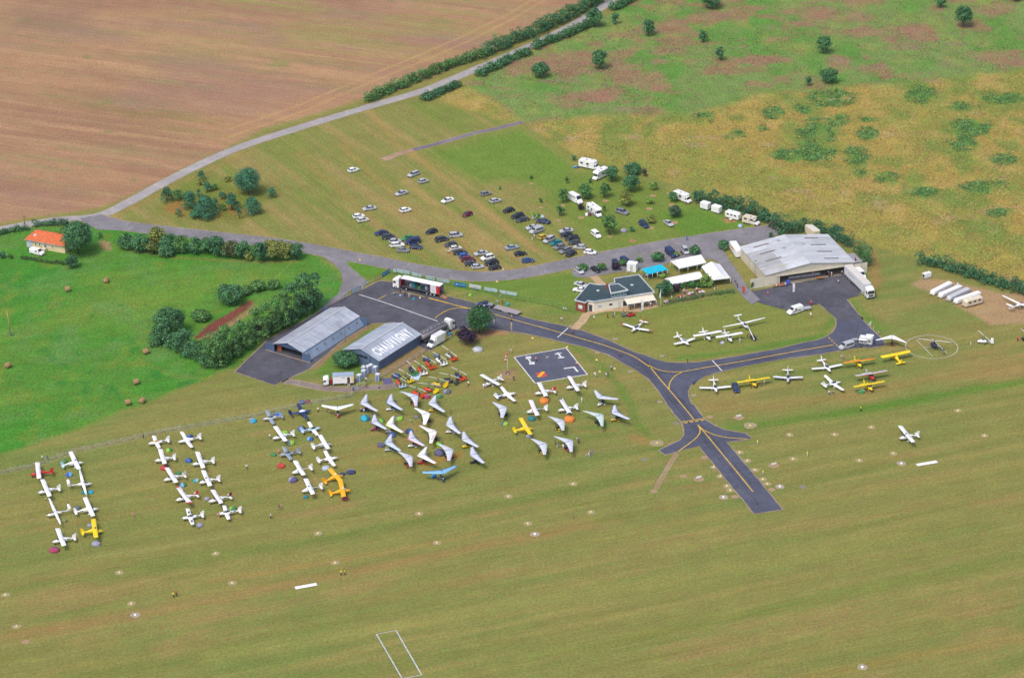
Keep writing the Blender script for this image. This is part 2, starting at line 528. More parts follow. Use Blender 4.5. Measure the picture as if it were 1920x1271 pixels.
 for line,w,col,k in (
   ([(770,285),(850,345),(920,400),(1000,470)],8,(180,150,108),.7),
   ([(640,270),(700,330),(780,400),(860,450),(900,480)],8,(172,142,94),.5),
   ([(560,290),(640,360),(720,430),(800,480)],8,(170,140,92),.45),
   ([(760,340),(850,420),(930,470)],12,(182,152,110),.5),
   ([(840,470),(900,500),(960,505)],14,(182,156,112),.5),
   ([(690,200),(730,255),(775,290)],6,(178,150,100),.6),
   ([(230,400),(330,345),(470,285)],6,(166,138,92),.5)):
  F = mix(F,c(*col),lmask(P1,P2,line,w,w * .7) * k)
 F = mix(F,c(110,146,66),pmask(P1,P2,[(800,285),(980,240),(1075,300),(1060,360),(960,340),(900,345)],16) * .8)
 F = mix(F,c(116,144,68),pmask(P1,P2,[(1010,370),(1100,310),(1300,370),(1420,420),(1300,455),(1120,480)],20) * .75)
 F = mix(F,c(96,142,58),pmask(P1,P2,[(1240,400),(1310,390),(1420,425),(1300,450)],16) * .7)
 F = mix(F,c(120,134,66),pmask(P1,P2,[(345,342),(530,352),(450,420),(290,400)],12) * .8)
 F = mix(F,c(168,124,82),pmask(P1,P2,[(300,385),(350,372),(350,400),(300,402)],12) * st(fbm(X / 5,Y / 8,86),.35,.6) * .9)
 F = mix(F,c(158,122,80),pmask(P1,P2,[(340,380),(500,350),(520,365),(450,410),(340,405)],14) * st(fbm(X / 5,Y / 8,87),.5,.7) * .8)
 F = F * np.array([.88,.916,.7])
 C = C * (1 - m[...,None]) + F * m[...,None]
 kinds[m > .5] = 3
 # rough yellow grassland with dark green nettle clumps
 dry = [(795,186),(900,140),(1010,88),(1120,40),(1200,-10),(1500,-60),(3200,-60),(3200,900),(1920,545),(1740,492),(1570,440),(1440,398),(1300,358),(1180,320),(1080,290),(985,236)]
 m = pmask(P1,P2,dry,4)
 F = np.ones(X.shape + (3,)) * c(164,149,88)
 F = mix(F,c(136,144,80),st(fbm(X / 14,Y / 22,91),.4,.62) * .8)
 F = mix(F,c(184,160,108),st(fbm(X / 7,Y / 11,93),.52,.74) * .6)
 F = mix(F,c(112,140,74),st(fbm(X / 9,Y / 14,95),.52,.68) * .75)
 F = mix(F,c(146,148,80),pmask(P1,P2,[(1080,290),(1300,250),(1500,330),(1700,420),(1920,470),(1920,560),(1500,425)],40) * .5)
 w2 = (P1 + wx * 30,P2 + wy * 16)
 for bx,by,rx,ry in SCRUB:
  d = np.hypot((w2[0] - bx) / rx,(w2[1] - by) / ry)
  F = mix(F,c(88,140,72),np.clip((1.15 - d + (fbm(X / 4,Y / 5,99) - .5) * 1.6) * 1.5,0,1) * (.55 + .5 * fbm(X / 3,Y / 4,97)))
 F = mix(F,c(176,150,132),st(fbm(X / 11,Y / 8,98),.68,.8) * .5)
 for dxy in (-3,3):
  for ln in ([(1430,235),(1500,288),(1600,338),(1700,382),(1870,462)],[(1090,262),(1250,300),(1400,350),(1530,400)],[(1800,150),(1840,210),(1900,260)]):
   F = mix(F,c(118,124,70),lmask(PX + dxy,PY,ln,1.2,1.5) * .6)
 # heath above it: fresh green with pinkish bare ground
 he = pmask(P1,P2,[(870,160),(1010,80),(1200,-60),(3200,-60),(3200,60),(1920,132),(1800,145),(1500,172),(1430,175),(1300,215),(1130,215),(985,235),(940,195)],10)
 K = np.ones(X.shape + (3,)) * c(122,150,86)
 K = mix(K,c(92,150,64),st(fbm(X / 14,Y / 26,101),.45,.65) * .7)
 K = mix(K,c(148,156,88),st(fbm(X / 9,Y / 15,103),.55,.75) * .6)
 K = mix(K,c(156,122,102),st(fbm(X / 11,Y / 9,105),.53,.66) * (.4 + .6 * fbm(X / 4,Y / 5,107)))
 K = mix(K,c(150,126,114),st(fbm(X / 16,Y / 9,106),.64,.76) * .5)
 for bx,by,rx,ry in ((1070,115,60,28),(1090,180,46,18),(1160,130,40,16),(1200,150,46,20),(1140,170,36,18),(1210,210,34,12),(990,125,50,14),(1270,55,30,12),(1520,30,44,20),(1600,35,34,16),(1870,110,60,20),(1700,60,50,16),(1420,110,60,10),(1260,95,30,12),(1620,65,24,10),(1860,20,40,16)):
  d = np.hypot((w2[0] - bx) / rx,(w2[1] - by) / ry)
  K = mix(K,c(158,122,106),np.clip((1.15 - d + (fbm(X / 5,Y / 6,110) - .5) * 1.4) * 1.8,0,1) * (.4 + .5 * fbm(X / 3,Y / 4,109)))
 F = F * np.array([.97,.957,.76])
 K = K * np.array([.93,.92,.84])
 F = F * (1 - he[...,None]) + K * he[...,None]
 C = C * (1 - m[...,None]) + F * m[...,None]
 kinds[(m > .5) & (he <= .5)] = 4
 kinds[(m > .5) & (he > .5)] = 5
 # trodden earth, flower beds, gravel
 for poly,col,k,soft in (
   ([(1707,531),(1726,520),(1790,528),(1870,548),(1960,552),(1960,603),(1862,609)],(172,146,110),.95,4),
   ([(1640,470),(1650,500),(1648,540),(1634,545),(1630,500),(1615,475),(1570,452),(1580,445)],(160,128,82),.7,6),
   ([(923,630),(905,625),(930,613),(958,613),(955,625)],(174,138,98),.9,4),
   ([(865,625),(900,640),(935,618),(915,612)],(140,98,84),.7,5),
   ([(926,697),(968,690),(970,695),(960,712),(945,713)],(158,136,96),.95,3),
   ([(362,634),(388,610),(470,563),(477,568),(400,622),(372,636)],(128,70,66),.95,2),
   ([(372,636),(400,624),(476,571),(480,576),(395,640)],(170,128,104),.8,3),
   ([(1262,560),(1300,551),(1332,546),(1328,556),(1290,564),(1265,567)],(164,134,96),.85,3),
   ([(580,690),(690,607),(696,613),(590,694)],(150,124,96),.85,2),
   ([(712,696),(790,645),(812,648),(760,690),(715,705)],(158,130,100),.8,3),
   ([(1350,410),(1380,408),(1380,416),(1360,418)],(172,134,92),.9,3),
   ([(185,405),(215,405),(218,412),(200,414)],(190,150,100),.8,3),
   ([(186,450),(205,455),(207,470),(195,470)],(180,140,110),.8,3)):
  C = mix(C,c(*col),pmask(P1,P2,poly,soft) * k)
 names = ['grass_airfield','stubble_field','hay_meadow','mown_car_park_ground','rough_grassland','heath_ground']
 streaks = [RUN,FLD,RUN,PRK,FLD,FLD]
 ny,nx = X.shape
 idx = np.arange(nx * ny).reshape(ny,nx)
 fk = kinds[:-1,:-1]
 quads = np.stack([idx[:-1,:-1],idx[:-1,1:],idx[1:,1:],idx[1:,:-1]],-1)
 V = np.stack([X,Y,np.zeros_like(X)],-1).reshape(-1,3)
 CF = C.reshape(-1,3)
 for k,nm in enumerate(names):
  qd = quads[fk == k]
  if len(qd) == 0:
   continue
  used,inv = np.unique(qd.ravel(),return_inverse=True)
  me = bpy.data.meshes.new(nm)
  me.vertices.add(len(used))
  me.vertices.foreach_set('co',V[used].ravel().astype(np.float32))
  nf = len(qd)
  me.loops.add(nf * 4)
  me.loops.foreach_set('vertex_index',inv.astype(np.int32))
  me.polygons.add(nf)
  me.polygons.foreach_set('loop_start',np.arange(0,nf * 4,4,dtype=np.int32))
  me.update(calc_edges=True)
  at = me.color_attributes.new('cover','FLOAT_COLOR','POINT')
  at.data.foreach_set('color',np.concatenate([CF[used],np.ones((len(used),1))],1).ravel().astype(np.float32))
  O(nm,me,ground_mat(nm,streaks[k],.11 if k in (0,1,3) else .05,(.58,.55,.9,.7,1.2,1.1)[k]),kind='structure')
def ground_mat(name,d,streak,tuft):
 m,nt,p,new,link = nodes(name)
 at = new('ShaderNodeAttribute')
 at.attribute_name = 'cover'
 tc = new('ShaderNodeTexCoord')
 mp = new('ShaderNodeMapping')
 mp.vector_type = 'TEXTURE'
 mp.inputs['Rotation'].default_value = (0,0,math.atan2(d.y,d.x))
 mp.inputs['Scale'].default_value = (14,.55,1)
 link(tc.outputs['Object'],mp.inputs['Vector'])
 f = noise_fac(nt,1.0,1 - streak,1 + streak,3,.6,mp.outputs[0])
 col = rgb_mul(nt,at.outputs['Color'],f)
 f = noise_fac(nt,1.5,1 - .3 * tuft,1 + .32 * tuft,1.5,.6,tc.outputs['Object'],.3,.7)
 col = rgb_mul(nt,col,f)
 # single blades and tufts pick up different hues
 nh = new('ShaderNodeTexNoise')
 nh.inputs['Scale'].default_value = 1.1
 nh.inputs['Detail'].default_value = 2
 nh.inputs['Roughness'].default_value = .6
 link(tc.outputs['Object'],nh.inputs['Vector'])
 mh = new('ShaderNodeMix')
 mh.data_type = 'RGBA'
 mh.blend_type = 'OVERLAY'
 mh.inputs[0].default_value = .5 * min(tuft,1.3)
 link(col,mh.inputs[6])
 link(nh.outputs['Color'],mh.inputs[7])
 col = mh.outputs[2]
 f = noise_fac(nt,.16,1 - .12 * tuft,1 + .12 * tuft,4,.6,tc.outputs['Object'])
 col = rgb_mul(nt,col,f)
 # colour shift between fresh and dry blades
 f = noise_fac(nt,.5,0,1,5,.7,tc.outputs['Object'],.38,.66)
 mx = new('ShaderNodeMix')
 mx.data_type = 'RGBA'
 mx.blend_type = 'MULTIPLY'
 mx.inputs[7].default_value = (1.05,.98,.95,1)
 link(f,mx.inputs[0])
 link(col,mx.inputs[6])
 link(mx.outputs[2],p.inputs['Base Color'])
 p.inputs['Roughness'].default_value = .95
 p.inputs['Specular IOR Level'].default_value = .1
 nz = new('ShaderNodeTexNoise')
 nz.inputs['Scale'].default_value = 2.2
 nz.inputs['Detail'].default_value = 5
 link(tc.outputs['Object'],nz.inputs['Vector'])
 bp = new('ShaderNodeBump')
 bp.inputs['Strength'].default_value = .5
 bp.inputs['Distance'].default_value = .12
 link(nz.outputs['Fac'],bp.inputs['Height'])
 link(bp.outputs['Normal'],p.inputs['Normal'])
 return m
build_ground()
# ------------------------------------------------------------------ roads, apron, taxiways
def asphalt(name,base,patch=.15):
 m,nt,p,new,link = nodes(name)
 tc = new('ShaderNodeTexCoord')
 rgb = new('ShaderNodeRGB')
 rgb.outputs[0].default_value = base
 col = rgb_mul(nt,rgb.outputs[0],noise_fac(nt,1.8,.78,1.25,6,.75,tc.outputs['Object']))
 col = rgb_mul(nt,col,noise_fac(nt,.09,1 - patch,1 + patch,4,.6,tc.outputs['Object']))
 col = rgb_mul(nt,col,noise_fac(nt,.35,1 - patch * .6,1 + patch * .6,5,.65,tc.outputs['Object']))
 # hairline cracks and repair seams
 vo = new('ShaderNodeTexVoronoi')
 vo.feature = 'DISTANCE_TO_EDGE'
 vo.inputs['Scale'].default_value = .11
 nv = new('ShaderNodeTexNoise')
 nv.inputs['Scale'].default_value = .5
 nv.inputs['Detail'].default_value = 4
 link(tc.outputs['Object'],nv.inputs['Vector'])
 ad = new('ShaderNodeVectorMath')
 ad.operation = 'MULTIPLY_ADD'
 ad.inputs[1].default_value = (3,3,0)
 link(nv.outputs['Color'],ad.inputs[0])
 link(tc.outputs['Object'],ad.inputs[2])
 link(ad.outputs[0],vo.inputs['Vector'])
 mr = new('ShaderNodeMapRange')
 mr.inputs[1].default_value = 0
 mr.inputs[2].default_value = .02
 mr.inputs[3].default_value = 1.22
 mr.inputs[4].default_value = 1
 link(vo.outputs['Distance'],mr.inputs[0])
 col = rgb_mul(nt,col,mr.outputs[0])
 # stains and dusty patches
 f = noise_fac(nt,.22,0,.5,6,.7,tc.outputs['Object'],.55,.75)
 mx = new('ShaderNodeMix')
 mx.data_type = 'RGBA'
 mx.inputs[7].default_value = (base[0] * 1.5 + .02,base[1] * 1.4 + .015,base[2] * 1.2,1)
 link(f,mx.inputs[0])
 link(col,mx.inputs[6])
 link(mx.outputs[2],p.inputs['Base Color'])
 p.inputs['Roughness'].default_value = .95
 p.inputs['Specular IOR Level'].default_value = .06
 return m
ASPH = asphalt('taxiway_asphalt',S(90,94,111))
ASPH_DARK = asphalt('rubbered_asphalt',S(76,78,90),.3)
APRON = asphalt('apron_asphalt',S(92,93,104),.26)
LANE = asphalt('lane_asphalt',S(136,134,140),.18)
ROADM = asphalt('country_road_asphalt',S(168,164,164),.12)
EDGE = asphalt('worn_road_edge',S(158,142,122),.2)
CONC = asphalt('concrete_slab',S(190,165,130),.1)
GRAV = asphalt('gravel',S(140,128,122),.15)
rnd = random.Random(4)
def P2(r,pts):
 return [tuple(q(r,x,y)[:2]) for x,y in pts]
def sheet(name,poly,z,mat,edge=.35,parent=None,rough=.12):
 """A flat area with a worn, slightly ragged edge strip below it."""
 pts = []
 n = len(poly)
 for i in range(n):
  a,b = poly[i],poly[(i + 1) % n]
  L = math.hypot(b[0] - a[0],b[1] - a[1])
  k = max(1,int(L / 2.5))
  for j in range(k):
   t = j / k
   pts.append((a[0] + (b[0] - a[0]) * t + rnd.uniform(-rough,rough),a[1] + (b[1] - a[1]) * t + rnd.uniform(-rough,rough)))
 a = sum(pts[i][0] * pts[(i + 1) % len(pts)][1] - pts[(i + 1) % len(pts)][0] * pts[i][1] for i in range(len(pts)))
 if a < 0:
  pts.reverse()
 o = O(name,MB().add([(x,y,z) for x,y in pts],[tuple(range(len(pts)))]),mat,parent,kind='structure' if parent is None else None)
 if edge:
  mb = MB()
  ribbon(mb,pts + pts[:2],edge * 2,z - .006,edge * .5,rnd)
  O('worn_edge',mb,EDGE,o)
 return o
def road(name,line,w,z,mat,edge=.4):
 pts = smooth_line(line,4.0)
 mb = MB()
 ribbon(mb,pts,w,z,.12,rnd)
 o = O(name,mb,mat,kind='structure')
 mb = MB()
 ribbon(mb,pts,w + edge * 2,z - .006,edge * .45,rnd)
 O('worn_edge',mb,EDGE,o)
 return o
road('country_road',P2('f',[(-260,470),(-60,438),(0,430),(100,413),(180,406),(240,380),(330,331),(440,280),(560,240),(690,201),(800,168),(890,131),(1000,84),(1080,44),(1150,-2),(1220,-60)]),4.1,.02,ROADM)
lane = road('access_lane',P2('f',[(176,409),(215,420),(260,427),(400,443),(520,456),(600,470),(700,489),(800,508),(880,518),(940,517),(1000,509),(1080,492),(1200,468),(1320,448),(1455,429)]),6.6,.032,LANE)
sheet('road_junction',P2('f',[(150,410),(190,402),(215,414),(262,422),(262,433),(215,432),(185,431),(160,420)]),.044,LANE,0)
sheet('lane_fork',P2('f',[(575,462),(610,466),(665,480),(650,491),(652,497),(690,529),(673,549),(656,545),(645,556),(612,580),(600,588),(596,583),(633,552),(642,528),(641,512),(630,498),(600,478)]),.056,LANE,0)
sheet('car_park_strip',P2('f',[(1072,507),(1100,498),(1180,482),(1250,470),(1330,452),(1450,424),(1462,436),(1440,452),(1345,466),(1372,505),(1392,535),(1385,548),(1345,490),(1330,486),(1260,490),(1235,500),(1190,506),(1150,512),(1095,521),(1075,519)]),.068,LANE,0)
apron = sheet('apron',P2('f',[(515,722),(441,697),(503,637),(560,607),(640,560),(672,547),(712,527),(735,529),(800,546),(900,571),(1000,600),(1000,629),(930,618),(900,612),(878,616),(852,618),(840,630),(806,658),(788,650),(740,604),(700,606),(688,611),(640,640),(580,691)]),.080,APRON,.35)
taxi = sheet('taxiway',P2('f',[(960,588),(1000,600),(1050,610),(1090,620),(1140,638),(1190,661)]) + P2('I',[(420,620),(520,660),(640,690),(760,697),(880,693),(1000,688),(1130,668),(1400,625),(1849,547)])
   + P2('H',[(1180,250),(1350,220),(1450,180),(1520,130),(1555,60),(1555,0)]) + P2('M',[(1330,1271),(1240,1180),(1130,1095),(1050,1040),(1300,960),(1420,1050),(1500,1140),(1600,1271)])
   + P2('L',[(0,710),(150,860),(260,970),(340,1050),(330,1085),(190,1110),(0,1105)])
   + P2('H',[(1849,292),(1600,330),(1300,380),(1000,420),(700,470),(310,557),(150,605),(60,650),(0,700)])
   + P2('I',[(960,890),(895,940),(866,1000),(870,1060),(900,1140)])
   + P2('W',[(580,0),(640,80),(715,160),(800,215),(900,262),(1140,305),(1210,358),(1080,380),(935,400),(1240,760),(1540,1130),(1240,1175),(940,810),(640,440),(480,480),(270,535),(210,490),(330,430),(440,380),(478,320),(478,250),(455,190),(305,0)])
   + P2('I',[(560,1010),(440,870),(300,770),(150,690),(0,605)]) + P2('f',[(1100,652),(1050,640),(1000,628),(960,621)]),.092,ASPH,.4)
sheet('hangar_forecourt',P2('M',[(435,958),(340,950),(320,985),(345,1020),(400,1060),(560,1110),(700,1145),(820,1180),(960,1160),(1070,1112),(1140,1100),(1330,1271),(1600,1271),(1430,1060),(1470,1030),(1570,1010),(1560,900),(1480,770),(1000,850)]),.104,APRON,0)
sheet('forecourt_link',P2('f',[(1340,470),(1352,466),(1380,505),(1402,540),(1425,562),(1410,572),(1392,556),(1368,518)]),.116,LANE,0)
road('concrete_path',P2('f',[(1101,588),(1092,602),(1076,618)]),2.6,.128,CONC,.15)
road('garden_path',P2('N',[(400,430),(460,490),(530,560)]),2.6,.03,CONC,.15)
road('gravel_track',P2('S',[(310,895),(430,905),(560,935),(750,970),(1000,985),(1250,965),(1420,955),(1560,930)]),2.4,.03,GRAV,.5)
road('gravel_strip',P2('f',[(718,300),(745,290),(775,281)]),2.2,.03,asphalt('strip_earth',S(172,142,118)),.4)
road('tarred_strip',P2('f',[(775,281),(830,267),(893,249),(920,244),(980,229)]),2.2,.03,asphalt('strip_tar',S(128,122,132)),.3)
road('trodden_path',P2('W',[(400,515),(340,600),(270,730),(170,905)]),.9,.03,asphalt('path_earth',S(158,138,100)),.3)
sheet('club_terrace',P2('N',[(340,850),(365,830),(560,815),(700,800),(740,720),(1100,690),(1120,780),(920,835),(700,830),(560,830),(380,872),(340,875)]),.034,CONC,.15)
def mark(name,parent,line,w,z,color,smooth=True,mat=LINE):
 pts = smooth_line(line,1.5) if smooth and len(line) > 2 else line
 return O(name,ribbon(MB(),pts,w,z),mat,parent,color)
YEL = S(232,190,72)
WHT = S(232,232,236)
zm = .14
mark('yellow_line',taxi,P2('a',[(20,252),(300,325),(560,385),(790,440),(1150,540),(1500,635),(1780,715),(1907,752)]) + P2('G',[(1300,262),(1500,330),(1680,405),(1849,520)]) + P2('I',[(440,720),(560,870),(660,985),(800,1150)]) + P2('W',[(520,75),(580,152)]),.3,zm,YEL)
mark('yellow_line',taxi,P2('I',[(440,720),(520,765),(620,790),(720,798),(800,795),(900,778),(1130,735),(1400,690),(1849,607)]) + P2('H',[(1180,330),(1515,272)]),.3,zm + .004,YEL)
mark('yellow_line',taxi,P2('I',[(660,985),(663,935),(690,880),(740,830),(800,800)]),.3,zm + .008,YEL)
mark('yellow_line',taxi,P2('W',[(628,215),(720,320),(900,540),(1060,735),(1222,935)]),.3,zm,YEL)
mark('yellow_line',taxi,P2('W',[(628,215),(650,255),(650,300),(620,345),(540,410),(415,500)]),.3,zm + .004,YEL)
mark('yellow_line',taxi,P2('W',[(628,215),(680,265),(760,305),(900,345),(1050,360),(1160,368)]),.3,zm + .008,YEL)
mark('holding_line',taxi,P2('W',[(455,183),(705,143)]),.35,zm + .012,YEL)
for k in range(4):
 a = (478 + k * 60,195 - k * 9.6)
 mark('holding_dash',taxi,P2('W',[a,(a[0] + 38,a[1] - 6)]),.5,zm + .012,YEL)
mark('white_stop_line',taxi,P2('I',[(1130,673),(1235,785)]),.32,zm + .012,WHT)
mark('white_stop_line',taxi,P2('G',[(955,90),(840,193)]),.32,zm + .012,WHT)
for k in range(4):
 a = Vector(px('H',1468 + k * 26,193 + k * 26))
 mark('yellow_dash',taxi,P2('f',[tuple(a),(a.x + 2.6,a.y + 2.6)]),.35,zm + .008,YEL)
mark('white_line',apron,P2('R',[(248,420),(500,500),(760,590),(1100,710)]),.32,zm,WHT)
mark('yellow_line',apron,P2('R',[(598,412),(650,398),(740,396),(830,415),(960,448)]),.28,zm + .016,YEL)
mark('yellow_line',apron,P2('R',[(1000,458),(1150,495),(1300,540),(1520,590)]),.28,zm + .016,YEL)
mark('yellow_line',apron,P2('R',[(458,473),(542,430)]),.28,zm + .016,YEL)
mark('yellow_line',apron,P2('R',[(1070,678),(1150,620),(1240,580),(1320,568),(1440,572)]),.28,zm + .02,YEL)
# rubber left by tyres along the centre line
def offset(pts,d):
 out = []
 for i in range(len(pts)):
  a,b = Vector(pts[max(i - 1,0)]),Vector(pts[min(i + 1,len(pts) - 1)])
  n_ = (b - a).normalized()
  out.append((pts[i][0] - n_.y * d,pts[i][1] + n_.x * d))
 return out
for k,ln in enumerate((P2('a',[(790,440),(1150,540),(1500,635),(1780,715)]) + P2('G',[(1300,262),(1500,330),(1680,405),(1849,520)]) + P2('I',[(440,720),(560,870),(660,985),(800,1150)]) + P2('W',[(520,75),(628,215),(720,320),(900,540),(1060,735),(1222,935),(1330,1080)]),
      P2('I',[(560,780),(700,800),(800,795),(900,778),(1130,735),(1400,690),(1849,607)]) + P2('H',[(1180,330),(1515,272),(1700,200),(1740,60)]))):
 cl_ = smooth_line(ln,2.0)
 for j,dd in enumerate((-1.1,1.05,-1.9,.55)):
  O('tyre_mark',ribbon(MB(),offset(cl_,dd)[3 * j:len(cl_) - 5 * j],.24,.098 + .0008 * j + .004 * k,.06,rnd),ASPH_DARK,taxi)
# landing-pad circle and letter painted on the grass, rectangle on the runway
hp = E('helicopter_pad',q('K',960,260),0,'white helicopter landing circle with a letter H painted on the grass','landing pad')
hc = q('K',961,259)
mb = MB()
Rp = (q('K',1213,262) - q('K',709,258)).length / 2
ribbon(mb,[(Rp * math.cos(a * math.pi / 36),Rp * math.sin(a * math.pi / 36)) for a in range(73)],.22,.02)
hp.location = hc
O('painted_circle',mb,LINE,hp,S(200,204,196))
for a,b in (((812,190),(968,348)),((965,175),(1110,322)),((890,267),(1035,250))):
 A,B = q('K',*a) - hc,q('K',*b) - hc
 O('painted_bar',ribbon(MB(),[A[:2],B[:2]],.22,.024),LINE,hp,S(200,204,196))
rw = [q('f',*p) for p in ((706,1188.5),(742.5,1181.3),(790.5,1264.5),(754,1271.5))]
rm = E('runway_rectangle',rw[0],0,'thin white rectangle outline painted on the runway grass','ground marking')
for i in range(4):
 A,B = rw[i] - rw[0],rw[(i + 1) % 4] - rw[0]
 O('painted_bar',ribbon(MB(),[A[:2],B[:2]],.18 if i % 2 == 0 else .3,.02 + .004 * i),LINE,rm,S(205,215,225))
# signals square
sq = [q('G',*p) for p in ((370,402),(932,303),(1163,590),(595,683))]
sgn = O('signals_square',MB().add([(*p[:2],.03) for p in sq],[(3,2,1,0)]),asphalt('signals_asphalt',S(96,99,116),.1),kind='structure')
for i in range(4):
 mark('white_border',sgn,[tuple(sq[i][:2]),tuple(sq[(i + 1) % 4][:2])],.32,.036 + .004 * (i % 2),WHT)
mark('white_dumbbell',sgn,P2('G',[(520,418),(560,470)]),.55,.04,WHT)
for cxy in ((525,412),(563,473)):
 ctr = q('G',*cxy)
 for s_,(dx,dy) in enumerate(((0,-7),(0,7))):
  mark('white_dumbbell_end',sgn,P2('G',[(cxy[0] - 30,cxy[1] + dy - 2),(cxy[0] + 30,cxy[1] + dy - 6)]),.75,.044 + .004 * s_,WHT)
mark('white_cross',sgn,P2('G',[(838,352),(888,415)]),.6,.04,WHT)
mark('white_cross_arm',sgn,P2('G',[(810,370),(882,358)]),.6,.044,WHT)
mark('white_cross_arm',sgn,P2('G',[(845,412),(915,402)]),.6,.044,WHT)
mark('white_arrow',sgn,P2('G',[(908,526),(1020,510)]),.6,.04,WHT)
mark('white_arrow',sgn,P2('G',[(1015,508),(1055,555)]),.6,.044,WHT)
A_ = [q('G',*p) for p in ((1035,552),(1072,545),(1060,565))]
O('white_arrow_head',MB().add([(*p[:2],.048) for p in A_],[(0,1,2)]),LINE,sgn,WHT)
A_ = [q('G',*p) for p in ((598,575),(690,560),(732,607),(640,622))]
O('red_panel',MB().add([(*p[:2],.04) for p in A_],[(3,2,1,0)]),LINE,sgn,S(226,74,84))
mark('yellow_bar',sgn,P2('G',[(632,618),(690,560)]),1.0,.046,S(250,190,20))
# ------------------------------------------------------------------ buildings
def frame3(nl,nr,fr):
 """local frame of a rectangular building: origin at near-right corner, x along its length (near to far), y across to the left"""
 d = fr - nr
 d.z = 0
 L = d.length
 d.normalize()
 n = Vector((-d.y,d.x,0))
 w = (nl - nr).dot(n)
 return nr,math.atan2(d.y,d.x),L,w
def slab(mb,a,b,c,d,th):
 """roof sheet: quad a b c d (counter-clockwise from above) thickened upward"""
 return mb.quad(a,b,c,d,th)
def gable_hangar(name,label,cat,nl,nr,fr,he,hr,flare,wall_c,roof_c,bays,open_front,letters=None,rust=False):
 org,rz,L,W = frame3(nl,nr,fr)
 s = 1 if W > 0 else -1
 W = abs(W)
 t = E(name,(org.x,org.y,0),rz,label,cat)
 Y = lambda y: y * s
 ov = .35
 # eave lines sit inside the base by `flare`
 e0,e1 = flare,W - flare
 r = W / 2
 rnd_ = random.Random(len(name))
 roofs = []
 for side in (0,1):
  ya,yb = (e0 - ov,r) if side == 0 else (r,e1 + ov)
  za,zb = (he - ov * (hr - he) / (r - e0),hr) if side == 0 else (hr,he - ov * (hr - he) / (r - e0))
  rf = E('roof_slope')
  rf.parent = t
  roofs.append((rf,ya,yb,za,zb))
  for k in range(bays):
   x0,x1 = -ov + (L + 2 * ov) * k / bays,-ov + (L + 2 * ov) * (k + 1) / bays - .03
   for tier in range(2):
    mb = MB()
    ta,tb = tier * .5,tier * .5 + .5 - .003
    p = [(x0,Y(ya + (yb - ya) * ta),za + (zb - za) * ta),(x1,Y(ya + (yb - ya) * ta),za + (zb - za) * ta),(x1,Y(ya + (yb - ya) * tb),za + (zb - za) * tb),(x0,Y(ya + (yb - ya) * tb),za + (zb - za) * tb)]
    if s < 0:
     p = [p[1],p[0],p[3],p[2]]
    mb.quad(*p,.06)
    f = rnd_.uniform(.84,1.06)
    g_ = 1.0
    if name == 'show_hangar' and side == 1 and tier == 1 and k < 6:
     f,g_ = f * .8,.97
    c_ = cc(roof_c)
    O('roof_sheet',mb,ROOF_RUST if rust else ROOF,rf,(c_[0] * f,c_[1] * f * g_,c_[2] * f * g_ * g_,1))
 O('ridge_cap',MB().box((L / 2,Y(r),hr + .1),(L + 2 * ov,.5,.1)),SHEET,t,'lightgrey')
 # side walls, leaning in when flared, in panels
 for y0,y1,nm in ((0,e0,'side_wall'),(W,e1,'side_wall')):
  w = E(nm)
  w.parent = t
  for k in range(bays):
   x0,x1 = L * k / bays,L * (k + 1) / bays - .03
   mb = MB()
   i = .12 if y0 == 0 else -.12
   vs = [(x0,Y(y0),0),(x1,Y(y0),0),(x1,Y(y1),he),(x0,Y(y1),he),(x0,Y(y0 + i),0),(x1,Y(y0 + i),0),(x1,Y(y1 + i),he),(x0,Y(y1 + i),he)]
   mb.add(vs,[(0,1,2,3),(7,6,5,4),(1,0,4,5),(2,1,5,6),(3,2,6,7),(0,3,7,4)])
   f = rnd_.uniform(.92,1.06)
   c_ = cc(wall_c)
   O('wall_sheet',mb,WALLSHEET,w,(c_[0] * f,c_[1] * f,c_[2] * f,1))
 return t,L,W,s,roofs,(he,hr,r,e0,e1)
def gable_wall(t,x,W,s,he,hr,e0,e1,color,cut=None,th=.12,name='gable_wall'):
 """end wall; cut=(y0,y1,h) leaves a door opening"""
 r = W / 2
 top = lambda y: he + (hr - he) * (1 - abs(y - r) / (r - e0)) if e0 < y < e1 else (he if y in (e0,e1) else 0)
 w = E(name)
 w.parent = t
 ys = [e0,r,e1]
 if cut:
  ys = sorted(set(ys + [cut[0],cut[1]]))
 for a,b in zip(ys[:-1],ys[1:]):
  z0 = cut[2] if cut and a >= cut[0] - .01 and b <= cut[1] + .01 else 0
  n = max(1,int((b - a) / 3))
  for k in range(n):
   y0,y1 = a + (b - a) * k / n,a + (b - a) * (k + 1) / n - .02
   za,zb = top(y0) - .02,top(y1) - .02
   vs = [(x,y0 * s,z0),(x,y1 * s,z0),(x,y1 * s,zb),(x,y0 * s,za),(x + th,y0 * s,z0),(x + th,y1 * s,z0),(x + th,y1 * s,zb),(x + th,y0 * s,za)]
   O('wall_sheet',MB().add(vs,[(0,1,2,3),(7,6,5,4),(1,0,4,5),(2,1,5,6),(3,2,6,7),(0,3,7,4)]),WALLSHEET,w,color)
 return w
